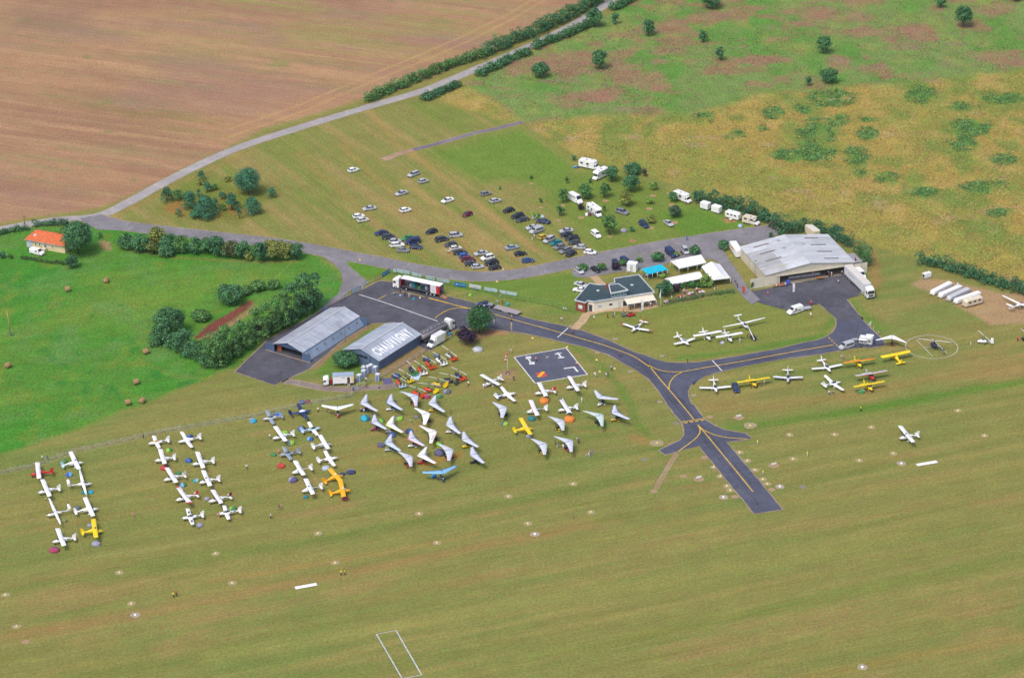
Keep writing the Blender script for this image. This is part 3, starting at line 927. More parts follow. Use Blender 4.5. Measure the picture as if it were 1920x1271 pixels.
def streaky_sheet(name,rust):
 m,nt,p,new,link = nodes(name)
 oi = new('ShaderNodeObjectInfo')
 tc = new('ShaderNodeTexCoord')
 mp = new('ShaderNodeMapping')
 mp.inputs['Scale'].default_value = (2.2,.18,.18)
 link(tc.outputs['Object'],mp.inputs['Vector'])
 col = rgb_mul(nt,oi.outputs['Color'],noise_fac(nt,1.0,.7,1.16,4,.65,mp.outputs[0]))
 col = rgb_mul(nt,col,noise_fac(nt,.5,.9,1.08,5,.7,tc.outputs['Object']))
 if rust:
  f = noise_fac(nt,1.3,0,.75,6,.75,tc.outputs['Object'],.55,.72)
  mx = new('ShaderNodeMix')
  mx.data_type = 'RGBA'
  mx.inputs[7].default_value = (.32,.2,.18,1)
  link(f,mx.inputs[0])
  link(col,mx.inputs[6])
  col = mx.outputs[2]
 wv = new('ShaderNodeTexWave')
 wv.bands_direction = 'X'
 wv.inputs['Scale'].default_value = 1.3
 link(tc.outputs['Object'],wv.inputs['Vector'])
 bp = new('ShaderNodeBump')
 bp.inputs['Strength'].default_value = .5
 bp.inputs['Distance'].default_value = .05
 link(wv.outputs['Fac'],bp.inputs['Height'])
 link(bp.outputs['Normal'],p.inputs['Normal'])
 link(col,p.inputs['Base Color'])
 p.inputs['Roughness'].default_value = .6
 return m
ROOF = streaky_sheet('corrugated_roof',False)
ROOF_RUST = streaky_sheet('rust_spotted_roof',True)
WALLSHEET = tinted('ribbed_wall_sheet',.6,.14,.4,.1,wave=('DIAGONAL',1.6,.4))
def text_mesh(ch,size,bold=.03):
 cu = bpy.data.curves.new('letter_' + ch,'FONT')
 cu.body = ch
 cu.size = size
 cu.offset = bold
 cu.extrude = .015
 cu.align_x = 'CENTER'
 o = bpy.data.objects.new('tmp',cu)
 scene.collection.objects.link(o)
 dg = bpy.context.evaluated_depsgraph_get()
 me = bpy.data.meshes.new_from_object(o.evaluated_get(dg))
 bpy.data.objects.remove(o)
 bpy.data.curves.remove(cu)
 return me
# long rusty hangar with open doors
RC1 = S(190,198,214)
WC1 = S(150,172,200)
t,L,W,s,roofs,(he,hr,r,e0,e1) = gable_hangar('long_hangar','long grey steel hangar with rust spotted roof and open doors','hangar',
             q('S',120,570),q('S',565,682),q('S',1172,292),2.7,4.3,2.0,WC1,RC1,9,True,rust=True)
gable_wall(t,.1,W,s,he,hr,e0,e1,S(80,102,140),(e0 + .05,e1 - .05,2.45))
gable_wall(t,L - .22,W,s,he,hr,e0,e1,S(88,110,150))
for y0,y1,x in ((-1.2,1.9,-.25),(W - 2.2,W + 1.0,-.25),(-1.0,1.6,L + .15),(W - 1.4,W + .8,L + .15)):
 d = O('sliding_door',MB().box((x,s * (y0 + y1) / 2,1.3),(.1,y1 - y0,2.55)),WALLSHEET,t,S(92,118,156))
 O('door_rail',MB().box((x - .06,s * (y0 + y1) / 2,2.5),(.05,y1 - y0,.12)),METAL,d,'grey')
O('door_track',MB().box((-.45,s * W / 2,.06),(.25,W + 2,.1)),EARTH,t,'tan')
O('orange_panel',MB().box((1.2,s * (W - 3.0),1.1),(.1,1.6,2.0)),WALL,t,S(190,96,60))
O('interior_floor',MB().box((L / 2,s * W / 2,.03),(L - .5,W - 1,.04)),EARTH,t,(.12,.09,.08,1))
for k in range(7):
 x = L * (k + .45) / 7
 y = 2.0 * (1.5 / 2.7)
 nv = Vector((0,-s * 2.7,2.0)).normalized() * .02
 a,b = (x,s * 2.0 * 1.1 / 2.7,1.1),(x,s * 2.0 * 1.75 / 2.7,1.75)
 p = [(x - .4,a[1],a[2]),(x + .4,a[1],a[2]),(x + .4,b[1],b[2]),(x - .4,b[1],b[2])]
 if s < 0:
  p = p[::-1]
 O('rusty_vent',MB().quad(*[tuple(Vector(v) + nv) for v in p],.03),EARTH,t,S(150,128,120))
# hangar with the town's name on its roof
t,L,W,s,roofs,(he,hr,r,e0,e1) = gable_hangar('lettered_hangar','blue grey steel hangar with CHAUVIGNY in white letters on the roof','hangar',
             q('S',985,640),q('S',1335,775),q('S',1780,492),3.3,5.3,0.0,S(96,116,152),S(186,196,214),7,False)
gable_wall(t,.02,W,s,he,hr,e0,e1,S(104,128,160))
gable_wall(t,L - .15,W,s,he,hr,e0,e1,S(84,104,142))
for k in range(4):
 O('window_pane',MB().box((-.02,s * (r - 1.6 + k * 1.5),2.9),(.06,1.35,.8)),GLASS,t,GLASSC)
for y in (r + 2.6,r - 3.2):
 O('door_post',MB().box((-.06,s * y,1.7),(.12,.18,3.4)),METAL,t,S(60,70,100))
O('downpipe',MB().tube((.1,s * (W + .1),0),(.1,s * (W + .1),3.3),.06),METAL,t,S(110,120,135))
rf,ya,yb,za,zb = roofs[0]
slope = Vector((0,s * (yb - ya),zb - za))
SL = slope.length
up = slope.normalized()
word = 'CHAUVIGNY'
size = SL * .66
adv = {'C': .92,'H': .98,'A': .95,'U': .96,'V': .95,'I': .6,'G': 1.0,'N': 1.02,'Y': .9}
tot = sum(adv[ch] for ch in word)
xx = L * .075
unit_w = L * .855 / tot
xd = Vector((1,0,0))
nrm = xd.cross(up)
if nrm.z < 0:
 nrm = -nrm
for ch in word:
 w_ = adv[ch] * unit_w
 me = text_mesh(ch,size,size * .045)
 xs_ = [v.co.x for v in me.vertices]
 cw = max(xs_) - min(xs_)
 tw = w_ * (.8 if ch != 'I' else .42)
 cx0 = (max(xs_) + min(xs_)) / 2
 for v in me.vertices:
  v.co.x = (v.co.x - cx0) * tw / cw
 org = Vector((xx + w_ / 2,s * (ya + (yb - ya) * .22),za + (zb - za) * .22)) + nrm * .085
 M = Matrix((xd,up,nrm)).transposed()
 o = O('roof_letter',me,PAINT,rf,'white')
 o.matrix_local = Matrix.Translation(org) @ M.to_4x4()
 xx += w_
O('gutter',MB().tube((-.3,s * -.42,he - .15),(L + .3,s * -.42,he - .15),.08),METAL,t,'grey')
# big cream hangar
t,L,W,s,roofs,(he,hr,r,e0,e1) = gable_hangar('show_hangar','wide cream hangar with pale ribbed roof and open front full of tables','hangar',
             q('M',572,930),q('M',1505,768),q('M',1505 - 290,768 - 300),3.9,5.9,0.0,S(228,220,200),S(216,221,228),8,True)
gable_wall(t,.02,W,s,he,hr,e0,e1,S(238,230,210),(0.02,W - 4.6,3.0))
gable_wall(t,L - .15,W,s,he,hr,e0,e1,S(225,218,200))
O('fascia_board',MB().box((-.1,s * W / 2,3.02),(.2,W + .6,.3)),WALL,t,S(222,214,190))
for k in range(3):
 O('hangar_door',MB().box((-.22 - .06 * k,s * (W + 3.0 - 4.4 * k - (0 if k < 2 else 0)) if k < 2 else s * (-2.2),1.7),(.08,4.3,3.3)),WALLSHEET,t,S(240,234,214))
O('hangar_floor',MB().box((L / 2,s * W / 2,.03),(L - .4,W - .4,.05)),WALL,t,S(160,150,140))
O('door_sill',MB().box((-.7,s * (W / 2 - 2),.07),(.9,W - 5,.03)),EARTH,t,S(190,170,145))
for side,(rf,ya,yb,za,zb) in enumerate(roofs):
 up = Vector((0,s * (yb - ya),zb - za))
 for k in range(4):
  x = L * (.14 + .245 * k)
  f0,f1 = (.28,.62) if side == 0 else (.42,.76)
  if side == 0 and k == 3:
   f0,f1 = .3,.62
  p0 = Vector((0,s * ya,za)) + up * f0
  p1 = Vector((0,s * ya,za)) + up * f1
  z = .075
  p = [(x - .35,p0.y,p0.z + z),(x + .35,p0.y,p0.z + z),(x + .35,p1.y,p1.z + z),(x - .35,p1.y,p1.z + z)]
  if s < 0:
   p = p[::-1]
  O('skylight_strip',MB().quad(*p,.03),WALL,rf,S(124,112,116) if not (side == 1 and k == 0) else S(196,190,170))
for x,f,sd in ((L * .88,.2,1),(L * .62,.22,1),(L * .66,.78,0)):
 rf,ya,yb,za,zb = roofs[sd]
 y = ya + (yb - ya) * (f if sd else f)
 z = za + (zb - za) * (f if sd else f)
 O('roof_hatch',MB().box((x,s * y,z + .12),(1.3,1.1,.16)),METAL,rf,S(190,196,204))
O('boiler_lean_to',MB().box((5,s * -1.8,1.35),(6.5,3.2,2.7)),WALL,t,S(212,204,190))
O('lean_to_roof',MB().box((5,s * -1.85,2.78),(6.9,3.5,.12)),SHEET,t,S(170,165,170))
O('chimney_pipe',MB().tube((3.0,s * -1.8,2.8),(3.0,s * -1.8,3.9),.18),METAL,t,S(120,60,50))
HANGAR_T = (t,L,W,s)
# club house with glazed control cabin
Hh = 3.3
roof_px = [(375,532),(214,718),(335,747),(360,724),(425,734),(1085,630),(913,439),(640,482),(650,523),(572,546),(480,549)]
cl = E('club_house',(*q('N',600,800)[:2],0),0,'cream flat roofed club house with dark roof and glazed control cabin','building')
c0 = Vector(cl.location)
rp = [q('N',x,y,Hh) - c0 for x,y in roof_px]
ctr = sum(rp,Vector()) / len(rp)
def ring_in(pts,d):
 n = len(pts)
 a = sum(pts[i].x * pts[(i + 1) % n].y - pts[(i + 1) % n].x * pts[i].y for i in range(n))
 out = []
 for i in range(n):
  p,pr,nx = pts[i],pts[i - 1],pts[(i + 1) % n]
  e1_,e2_ = (p - pr),(nx - p)
  e1_.z = e2_.z = 0
  e1_.normalize()
  e2_.normalize()
  sg = 1 if a > 0 else -1
  n1,n2 = Vector((-e1_.y,e1_.x,0)) * sg,Vector((-e2_.y,e2_.x,0)) * sg
  m_ = (n1 + n2)
  m_.normalize()
  k = d / max(.35,m_.dot(n1))
  out.append(p + m_ * k)
 return out
inner = ring_in(rp,.3)
for i in range(len(inner)):
 a,b = inner[i],inner[(i + 1) % len(inner)]
 d = (b - a).normalized()
 n_ = Vector((-d.y,d.x,0)) * .12
 brick = i in (0,1,2)
 zt = Hh - .02
 O('brick_wall' if brick else 'wall',MB().prism([a[:2],b[:2],(b + n_)[:2],(a + n_)[:2]],0,zt),WALL,cl,S(150,82,62) if brick else S(255,248,230))
O('roof_slab',MB().prism([p[:2] for p in ring_in(rp,.02)],Hh,Hh + .12),asphalt('roofing_felt',S(70,88,96),.12),cl)
for i in range(len(rp)):
 a,b = rp[i],rp[(i + 1) % len(rp)]
 n_ = ring_in(rp,.22)
 O('roof_edge',MB().prism([a[:2],b[:2],n_[(i + 1) % len(rp)][:2],n_[i][:2]],Hh + .02 + .002 * (i % 2),Hh + .34 + .004 * (i % 2)),WALL,cl,S(214,220,228))
# front face features: wall between roof points 4 and 5
fa,fb = inner[4],inner[5]
fd = (fb - fa).normalized()
FL_ = (fb - fa).length
fn = Vector((fd.y,-fd.x,0))
if fn.y > 0:
 fn = -fn
def on_front(name,u,w,z0,z1,color,mat=GLASS,th=.06,parent=None):
 a = fa + fd * (u - w / 2)
 b = fa + fd * (u + w / 2)
 return O(name,MB().prism([a[:2],b[:2],(b + fn * th)[:2],(a + fn * th)[:2]],z0,z1),mat,parent or cl,color)
def win(u,w,z0,z1,col=GLASSC):
 f = on_front('window',u,w,z0,z1,'white',WALL,.04)
 on_front('pane',u,w - .2,z0 + .1,z1 - .1,col,GLASS,.07,f)
win(1.9,1.5,1.1,2.1,(.5,.52,.55,1))
win(5.4,1.3,1.2,2.0)
on_front('door',8.1,1.0,.05,2.2,S(220,222,226),WALL)
for k in range(6):
 win(FL_ * .52 + k * 1.75,1.5,.25,2.2,GLASSC)
# awning over the terrace
aw = [fa + fd * (FL_ * .5),fa + fd * (FL_ * .985)]
p = [(*aw[0][:2],2.75),(*(aw[0] + fn * 3.2)[:2],2.25),(*(aw[1] + fn * 3.2)[:2],2.25),(*aw[1][:2],2.75)]
O('awning',MB().quad(*p,.05),CLOTH,cl,S(246,234,216))
for k in range(5):
 b_ = aw[0] + (aw[1] - aw[0]) * (k / 4) + fn * 3.1
 O('awning_post',MB().tube((*b_[:2],.05),(*b_[:2],2.25),.05),METAL,cl,'white')
# brick end window and door
for i,(u0,u1,z0,z1,c_) in enumerate(((.28,.7,1.0,2.2,(.62,.65,.7,1)),)):
 a,b = inner[1],inner[2]
 nn = Vector(((b - a).y,-(b - a).x,0)).normalized()
 if nn.y > 0:
  nn = -nn
 A,B = a.lerp(b,u0),a.lerp(b,u1)
 O('window',MB().prism([A[:2],B[:2],(B + nn * .06)[:2],(A + nn * .06)[:2]],z0,z1),GLASS,cl,c_)
a,b = inner[3],inner[4]
nn = Vector(((b - a).y,-(b - a).x,0)).normalized()
nn = -nn if nn.y > 0 else nn
A,B = a.lerp(b,.25),a.lerp(b,.75)
O('door',MB().prism([A[:2],B[:2],(B + nn * .06)[:2],(A + nn * .06)[:2]],.05,2.2),GLASS,cl,S(70,76,90))
# glazed cabin
Tz = 5.0
tp = [q('N',x,y,Tz) - c0 for x,y in ((582,548),(690,533),(797,602),(607,640))]
cab = O('control_cabin',MB().prism([p[:2] for p in ring_in(tp,.3)],Hh + .1,Tz - .1),WALL,cl,S(214,220,226))
O('cabin_roof',MB().prism([p[:2] for p in ring_in(tp,.22)],Tz - .08,Tz + .1),asphalt('cabin_felt',S(74,92,100),.1),cab)
for i in range(4):
 n_ = ring_in(tp,.24)
 O('cabin_roof_edge',MB().prism([tp[i][:2],tp[(i + 1) % 4][:2],n_[(i + 1) % 4][:2],n_[i][:2]],Tz - .2 + .003 * i,Tz + .2 + .003 * i),WALL,cab,S(226,230,236))
ti = ring_in(tp,.3)
for (i,n_) in ((2,5),(3,2),(1,2)):
 a,b = ti[i],ti[(i + 1) % 4]
 nn = Vector(((b - a).y,-(b - a).x,0)).normalized()
 if nn.dot((a + b) / 2 - sum(ti,Vector()) / 4) < 0:
  nn = -nn
 for k in range(n_):
  A,B = a.lerp(b,(k + .08) / n_),a.lerp(b,(k + .92) / n_)
  O('cabin_pane',MB().prism([A[:2],B[:2],(B + nn * .05)[:2],(A + nn * .05)[:2]],Hh + .45,Tz - .3),GLASS,cab,(.07,.2,.22,1))
for x,y in ((470,608),(838,548)):
 p = q('N',x,y,Hh + .1) - c0
 O('roof_dome',MB().ball((p.x,p.y,Hh + .12),.55,10,4,.6,0),PLASTIC,cl,'lightgrey')
p = q('N',570,590,Hh) - c0
O('chimney',MB().box((p.x,p.y,Hh + .9),(.9,.7,1.8)),WALL,cl,S(150,90,70))
# red roofed house beside the road
hl,hr_ = q('V',292,478),q('V',690,548)
d = (hr_ - hl)
hd = math.atan2(d.y,d.x)
HL,HW = d.length + .6,7.2
ho = E('house',hl,hd,'cream bungalow with an orange tiled roof behind the white van','house')
O('wall',MB().box((HL / 2,HW / 2,1.35),(HL,HW,2.7)),WALL,ho,S(240,220,176))
O('garage_bay',MB().box((1.1,-.06,1.35),(2.1,.1,2.6)),WALL,ho,S(196,206,222))
ov = .45
TILE = tinted('clay_tiles',.85,.28,1.4,wave=('X',2.2,.5))
hz,rz_ = 2.65,4.6
R1 = [(-ov,-ov,hz),(HL + ov,-ov,hz),(HL - 1.5,HW / 2,rz_),(1.5,HW / 2,rz_)]
R2 = [(HL + ov,HW + ov,hz),(-ov,HW + ov,hz),(1.5,HW / 2,rz_),(HL - 1.5,HW / 2,rz_)]
rs = O('roof',MB().quad(*R1,.12),TILE,ho,S(226,118,70))
O('roof_slope',MB().quad(*R2,.12),TILE,ho,S(206,112,76))
O('roof_hip',MB().add([(-ov,HW + ov,hz),(-ov,-ov,hz),(1.5,HW / 2,rz_ + .1),(-ov,HW + ov,hz - .12),(-ov,-ov,hz - .12)],[(0,1,2),(1,0,3,4)]),TILE,ho,S(226,120,74))
O('roof_hip',MB().add([(HL + ov,-ov,hz),(HL + ov,HW + ov,hz),(HL - 1.5,HW / 2,rz_ + .1),(HL + ov,-ov,hz - .12),(HL + ov,HW + ov,hz - .12)],[(0,1,2),(1,0,3,4)]),TILE,ho,S(215,112,70))
O('ridge_tiles',MB().tube((1.4,HW / 2,rz_ + .1),(HL - 1.4,HW / 2,rz_ + .1),.14),TILE,ho,S(216,116,78))
O('chimney',MB().box((HL * .72,HW / 2 + .6,4.9),(.6,.6,1.1)),WALL,rs,S(140,84,70))
zz = lambda y: hz + (rz_ - hz) * (y + ov) / (HW / 2 + ov)
O('skylight',MB().quad((2.0,1.2,zz(1.2) + .14),(2.7,1.2,zz(1.2) + .14),(2.7,2.0,zz(2.0) + .14),(2.0,2.0,zz(2.0) + .14),.04),GLASS,rs,(.5,.52,.56,1))
for u,w,z0,z1,n_ in ((.7,.35,1.5,2.0,0),(1.3,.35,1.5,2.0,0),(3.4,.8,1.2,2.1,1),(4.9,.8,1.2,2.1,1),(9.6,.8,1.2,2.1,1)):
 f = O('window',MB().box((u,-.1,(z0 + z1) / 2),(w,.08,z1 - z0)),WALL,ho,'white')
 O('pane',MB().box((u,-.14,(z0 + z1) / 2),(w * .5,.06,(z1 - z0) * .8)),GLASS,f,GLASSC)
dr = O('door',MB().box((7.0,-.1,1.1),(.9,.08,2.1)),WALL,ho,S(190,205,222))
O('door_pane',MB().box((7.0,-.15,1.4),(.5,.04,.9)),GLASS,dr,GLASSC)
O('front_step',MB().box((6.9,-.9,.45),(1.4,1.5,.9)),WALL,ho,S(232,222,190))
O('gutter',MB().tube((-ov,-ov - .05,hz - .02),(HL + ov,-ov - .05,hz - .02),.07),METAL,ho,'lightgrey')
# marquees
def marquee(name,label,bl,fl,fr,he,hr,color,legs=3,hip=0.0,skirt=None):
 d = fr - fl
 d.z = 0
 L = d.length
 rz = math.atan2(d.y,d.x)
 n = Vector((-math.sin(rz),math.cos(rz),0))
 Dp = abs((bl - fl).dot(n))
 t = E(name,(fl.x,fl.y,0),rz,label,'marquee','white event marquees' if color != 'cyan' else None)
 h = hip
 for nm,P_ in (('canopy_slope',[(0,0,he),(L,0,he),(L - h,Dp / 2,hr),(h,Dp / 2,hr)]),('canopy_slope',[(L,Dp,he),(0,Dp,he),(h,Dp / 2,hr),(L - h,Dp / 2,hr)])):
  # slightly sagging cloth: subdivide
  A,B,C_,D_ = map(Vector,P_)
  mb = MB()
  n1,n2 = 8,4
  vs = []
  for j in range(n2 + 1):
   for i in range(n1 + 1):
    u,v = i / n1,j / n2
    pnt = A.lerp(B,u).lerp(D_.lerp(C_,u),v)
    pnt.z -= .16 * math.sin(math.pi * v) * (0.55 + .45 * math.sin(u * math.pi * 3) ** 2)
    vs.append(pnt)
  fs = [(j * (n1 + 1) + i,j * (n1 + 1) + i + 1,(j + 1) * (n1 + 1) + i + 1,(j + 1) * (n1 + 1) + i) for j in range(n2) for i in range(n1)]
  mb.add(vs,fs,True)
  O(nm,mb,CLOTH,t,color)
 for x in (0,L):
  g = [(x,0,he),(x,Dp,he),(x + (h if x == 0 else -h),Dp / 2,hr)]
  O('gable_cloth',MB().add([*g],[(0,1,2) if x else (0,2,1)]),CLOTH,t,color)
 for y in (0.04,Dp - .04):
  O('valance',MB().box((L / 2,y,he - .14),(L,.03,.28)),CLOTH,t,color)
  for k in range(legs):
   x = .06 + (L - .12) * k / (legs - 1)
   O('leg',MB().tube((x,y,0),(x,y,he),.06),METAL,t,'white')
 if skirt:
  O('side_wall',MB().box((L / 2,Dp - .1,he / 2),(L,.04,he)),CLOTH,t,skirt)
 return t,L,Dp
marquee('event_marquee','white gabled marquee with open sides beside the parking lane',q('m',640,90,2.4),q('m',795,222,2.4),q('m',1290,118,2.4),2.4,3.9,'white',4,.3)
marquee('event_marquee','low white marquee behind the hedge of the picnic garden',q('m',545,402,2.3),q('m',665,508,2.3),q('m',1250,390,2.3),2.3,3.3,'white',4,.3)
marquee('event_marquee','white marquee with a brown table under its open end',q('m',1410,460,2.4),q('m',1730,398,2.4),q('m',1730 - 195,398 - 250,2.4),2.4,4.0,'white',4,.6)
marquee('food_pavilion','turquoise pop up pavilion sheltering a crowd of people',q('m',85,238,2.3),q('m',232,325,2.3),q('m',410,285,2.3),2.3,3.2,'cyan',3,1.0)
marquee('food_pavilion','turquoise pop up pavilion next to the tall white marquee',q('m',85 + 185,238 - 42,2.32),q('m',414,284,2.32),q('m',600,240,2.32),2.32,3.25,'cyan',3,1.0)
# white cabin box, portable toilets, generator
def box_thing(name,label,cat,c,size,rz,color,extra=None,group=None,roofc='white'):
 t = E(name,(c.x,c.y,0),rz,label,cat,group)
 l,w,h = size
 O('body',MB().box((0,0,h / 2 + .08),(l,w,h)),PLASTIC,t,color)
 O('roof_panel',MB().box((0,0,h + .12),(l + .08,w + .08,.1)),PLASTIC,t,roofc)
 O('base',MB().box((0,0,.05),(l - .1,w - .1,.08)),PLASTIC,t,'darkgrey')
 d = O('door',MB().box((0,-w / 2 - .015,h * .48),(min(l * .6,.9),.03,h * .82)),PLASTIC,t,extra or color)
 O('handle',MB().box((min(l * .6,.9) * .35,-w / 2 - .04,h * .5),(.06,.03,.2)),METAL,d,'grey')
 return t
box_thing('storage_cabin','tall white box cabin on the lawn beside the turquoise pavilion','cabin',q('N',842,390),(3.0,2.2,2.6),-.35,'white','lightgrey')
toil = [((1150,900),'pale grey portable toilet with an open door beside the generator','white'),((1265,790),'grey portable toilet next to the pallet stack',None),((1270,690),None,None),((1360,680),None,None),((1445,640),None,None),((1560,690),None,None),((1625,880),'grey portable toilet standing apart by the wire fence',None)]
for (x,y),lb,c_ in toil:
 p = q('s',x,y)
 box_thing('portable_toilet',lb or 'grey portable toilet in the close row by the hangar corner','toilet',p,(1.15,1.15,2.2),-.5 if x < 1600 else -.3,S(186,196,216),S(120,140,190),'portable toilets by the hangar',S(226,232,240))
g_ = E('generator',q('L',795,350),heading(q('L',750,350),q('L',838,325)),'small white generator box on wheels at the edge of bare ground','generator')
O('casing',MB().box((0,0,.95),(2.6,1.3,1.5)),PLASTIC,g_,'white')
O('grille',MB().box((-1.32,0,.9),(.04,1.0,1.0)),METAL,g_,'darkgrey')
O('exhaust',MB().tube((.3,.2,1.7),(.3,.2,1.9),.08),METAL,g_,'black')
O('skid',MB().box((0,0,.1),(2.8,1.4,.2)),METAL,g_,'darkgrey')
# ------------------------------------------------------------------ vehicles
def wheels(t,spots,r,w,rim='silver'):
 for x,y in spots:
  wh = O('wheel',MB().wheel((x,y,r),r,w),RUBBER,t,'black')
  sg = 1 if y > 0 else -1
  O('rim',MB().wheel((x,y + sg * (w / 2 + .004),r),r * .62,.03,n=10),METAL,wh,rim)
def car_proto(name,L,W,H,hood,ws,roof_end,trunk,belt,deck,rear_h,nwin=2,rack=False):
 """x forward, origin on the ground at the middle. hood: length of bonnet, ws: length of windscreen slope, roof_end: x-length of rear slope, trunk: boot length"""
 t = E(name)
 h = L / 2
 hw = W / 2
 st = [(-h,.9,.34,rear_h - .12),(-h + .12,.97,.24,rear_h),(-h + trunk + .05,1,.2,deck),(-.1 * L,1,.18,belt),(h - hood,1,.18,belt),(h - hood * .45,.98,.2,belt - .07),(h - .22,.93,.24,belt - .22),(h,.8,.34,belt - .34)]
 rings = []
 for x,wf,zb,zt in st:
  w = hw * wf
  rings.append([(x,-w * .9,zb),(x,-w,zb + .18),(x,-w,zt - .14),(x,-w * .88,zt),(x,w * .88,zt),(x,w,zt - .14),(x,w,zb + .18),(x,w * .9,zb)])
 O('body',MB().loft(rings,True,False),PAINT,t,'grey')
 xa,xb,xc,xd = h - hood,h - hood - ws,-h + trunk + roof_end,-h + trunk
 wb,wt = hw * .9,hw * .74
 zb0,zb1 = belt - .04,max(deck,belt) - .04
 v = [(xa,-wb,zb0),(xa,wb,zb0),(xd,wb,zb1),(xd,-wb,zb1),(xb,-wt,H - .04),(xb,wt,H - .04),(xc,wt,H - .06),(xc,-wt,H - .06),
  ((xb + xc) / 2 + .1,-wt * .93,H + .01),((xb + xc) / 2 + .1,wt * .93,H + .01)]
 mb = MB().add(v,[(0,4,5,1),(3,2,6,7),(0,3,7,8,4),(1,5,9,6,2),(4,8,9,5),(8,7,6,9)])
 cab = O('cabin',mb,PAINT,t,'grey')
 V = [Vector(p) for p in v]
 def pane(nm,a,b,c,d,m=.1):
  ctr = (a + b + c + d) / 4
  P_ = [p.lerp(ctr,m) for p in (a,b,c,d)]
  n = (P_[1] - P_[0]).cross(P_[3] - P_[0]).normalized() * .012
  if n.dot(ctr - Vector((0,0,H * .6))) < 0:
   n = -n
   P_ = P_[::-1]
  O(nm,MB().quad(*[p + n * .6 for p in P_],.012),GLASS,t,GLASSC)
 pane('windscreen',V[0],V[1],V[5],V[4],.07)
 pane('rear_window',V[2],V[3],V[7],V[6],.1)
 for a,b,c,d in ((V[0],V[3],V[7],V[4]),(V[1],V[2],V[6],V[5])):
  for k in range(nwin):
   f0,f1 = k / nwin,(k + 1) / nwin
   pane('side_window',a.lerp(b,f0),a.lerp(b,f1),d.lerp(c,f1),d.lerp(c,f0),.13)
 r = .32 if H < 1.65 else .36
 wheels(t,[(h * .62,hw - .1),(h * .62,-hw + .1),(-h * .6,hw - .1),(-h * .6,-hw + .1)],r,.24)
 for sg in (-1,1):
  O('headlight',MB().box((h - .1,sg * hw * .62,belt - .36),(.16,.36,.14)),PLASTIC,t,'lightgrey')
  O('tail_light',MB().box((-h + .05,sg * hw * .74,rear_h - .26),(.08,.22,.22)),PLASTIC,t,'red')
  O('mirror',MB().box((xa - .25,sg * (hw + .07),belt + .04),(.14,.16,.12)),PAINT,t,'grey')
 O('front_bumper',MB().box((h - .02,0,.4),(.12,W * .8,.14)),PLASTIC,t,'darkgrey')
 O('rear_bumper',MB().box((-h + .02,0,.42),(.12,W * .84,.14)),PLASTIC,t,'darkgrey')
 if rack:
  for sg in (-1,1):
   O('roof_rail',MB().tube((xb - .1,sg * wt * .9,H + .03),(xc + .1,sg * wt * .9,H + .02),.025),METAL,cab,'black')
 return t
CARS = dict(
 hatch=car_proto('hatchback_car',4.0,1.74,1.47,1.0,.75,.45,.12,.93,.97,.98),
 sedan=car_proto('saloon_car',4.55,1.78,1.44,1.2,.75,.7,.75,.9,.95,.93),
 estate=car_proto('estate_car',4.6,1.8,1.5,1.15,.75,.35,.1,.92,.98,.98,3,True),
 mpv=car_proto('people_carrier',4.5,1.84,1.72,.9,.95,.3,.08,1.02,1.05,1.05,3),
 suv=car_proto('off_road_car',4.5,1.86,1.72,1.1,.65,.35,.12,1.05,1.08,1.08,2,True),
 small=car_proto('small_city_car',3.6,1.64,1.48,.8,.7,.35,.08,.93,.97,.97),
 coupe=car_proto('coupe_car',4.3,1.78,1.34,1.3,.7,.8,.5,.86,.9,.88,1))
PAINTED = ('body','cabin','mirror')
USED = set()
rndc = random.Random(77)
def place(proto,pos,rz,color,label,cat,group=None,name=None):
 if proto.name in USED:
  t = copy_tree(proto)
 else:
  USED.add(proto.name)
  t = proto
 t.location = (pos.x,pos.y,0)
 t.rotation_euler = (0,0,rz)
 c_ = cc(color)
 for ch in t.children:
  if ch.name.split('.')[0] in PAINTED:
   ch.color = c_
 for k in ('group','label','category'):
  if k in t:
   del t[k]
 return tag(t,label,cat,group)
def car(r,x,y,dx,dy,kind,color,label):
 base = CARS[kind]
 a,b = q(r,x,y,.75),q(r,x + dx,y + dy,.75)
 rot = heading(a,b) + rndc.uniform(-.05,.05)
 return place(base,a,rot,color,label,'car','cars parked on the grass')
R_,L_ = (140,-35),(-140,35)
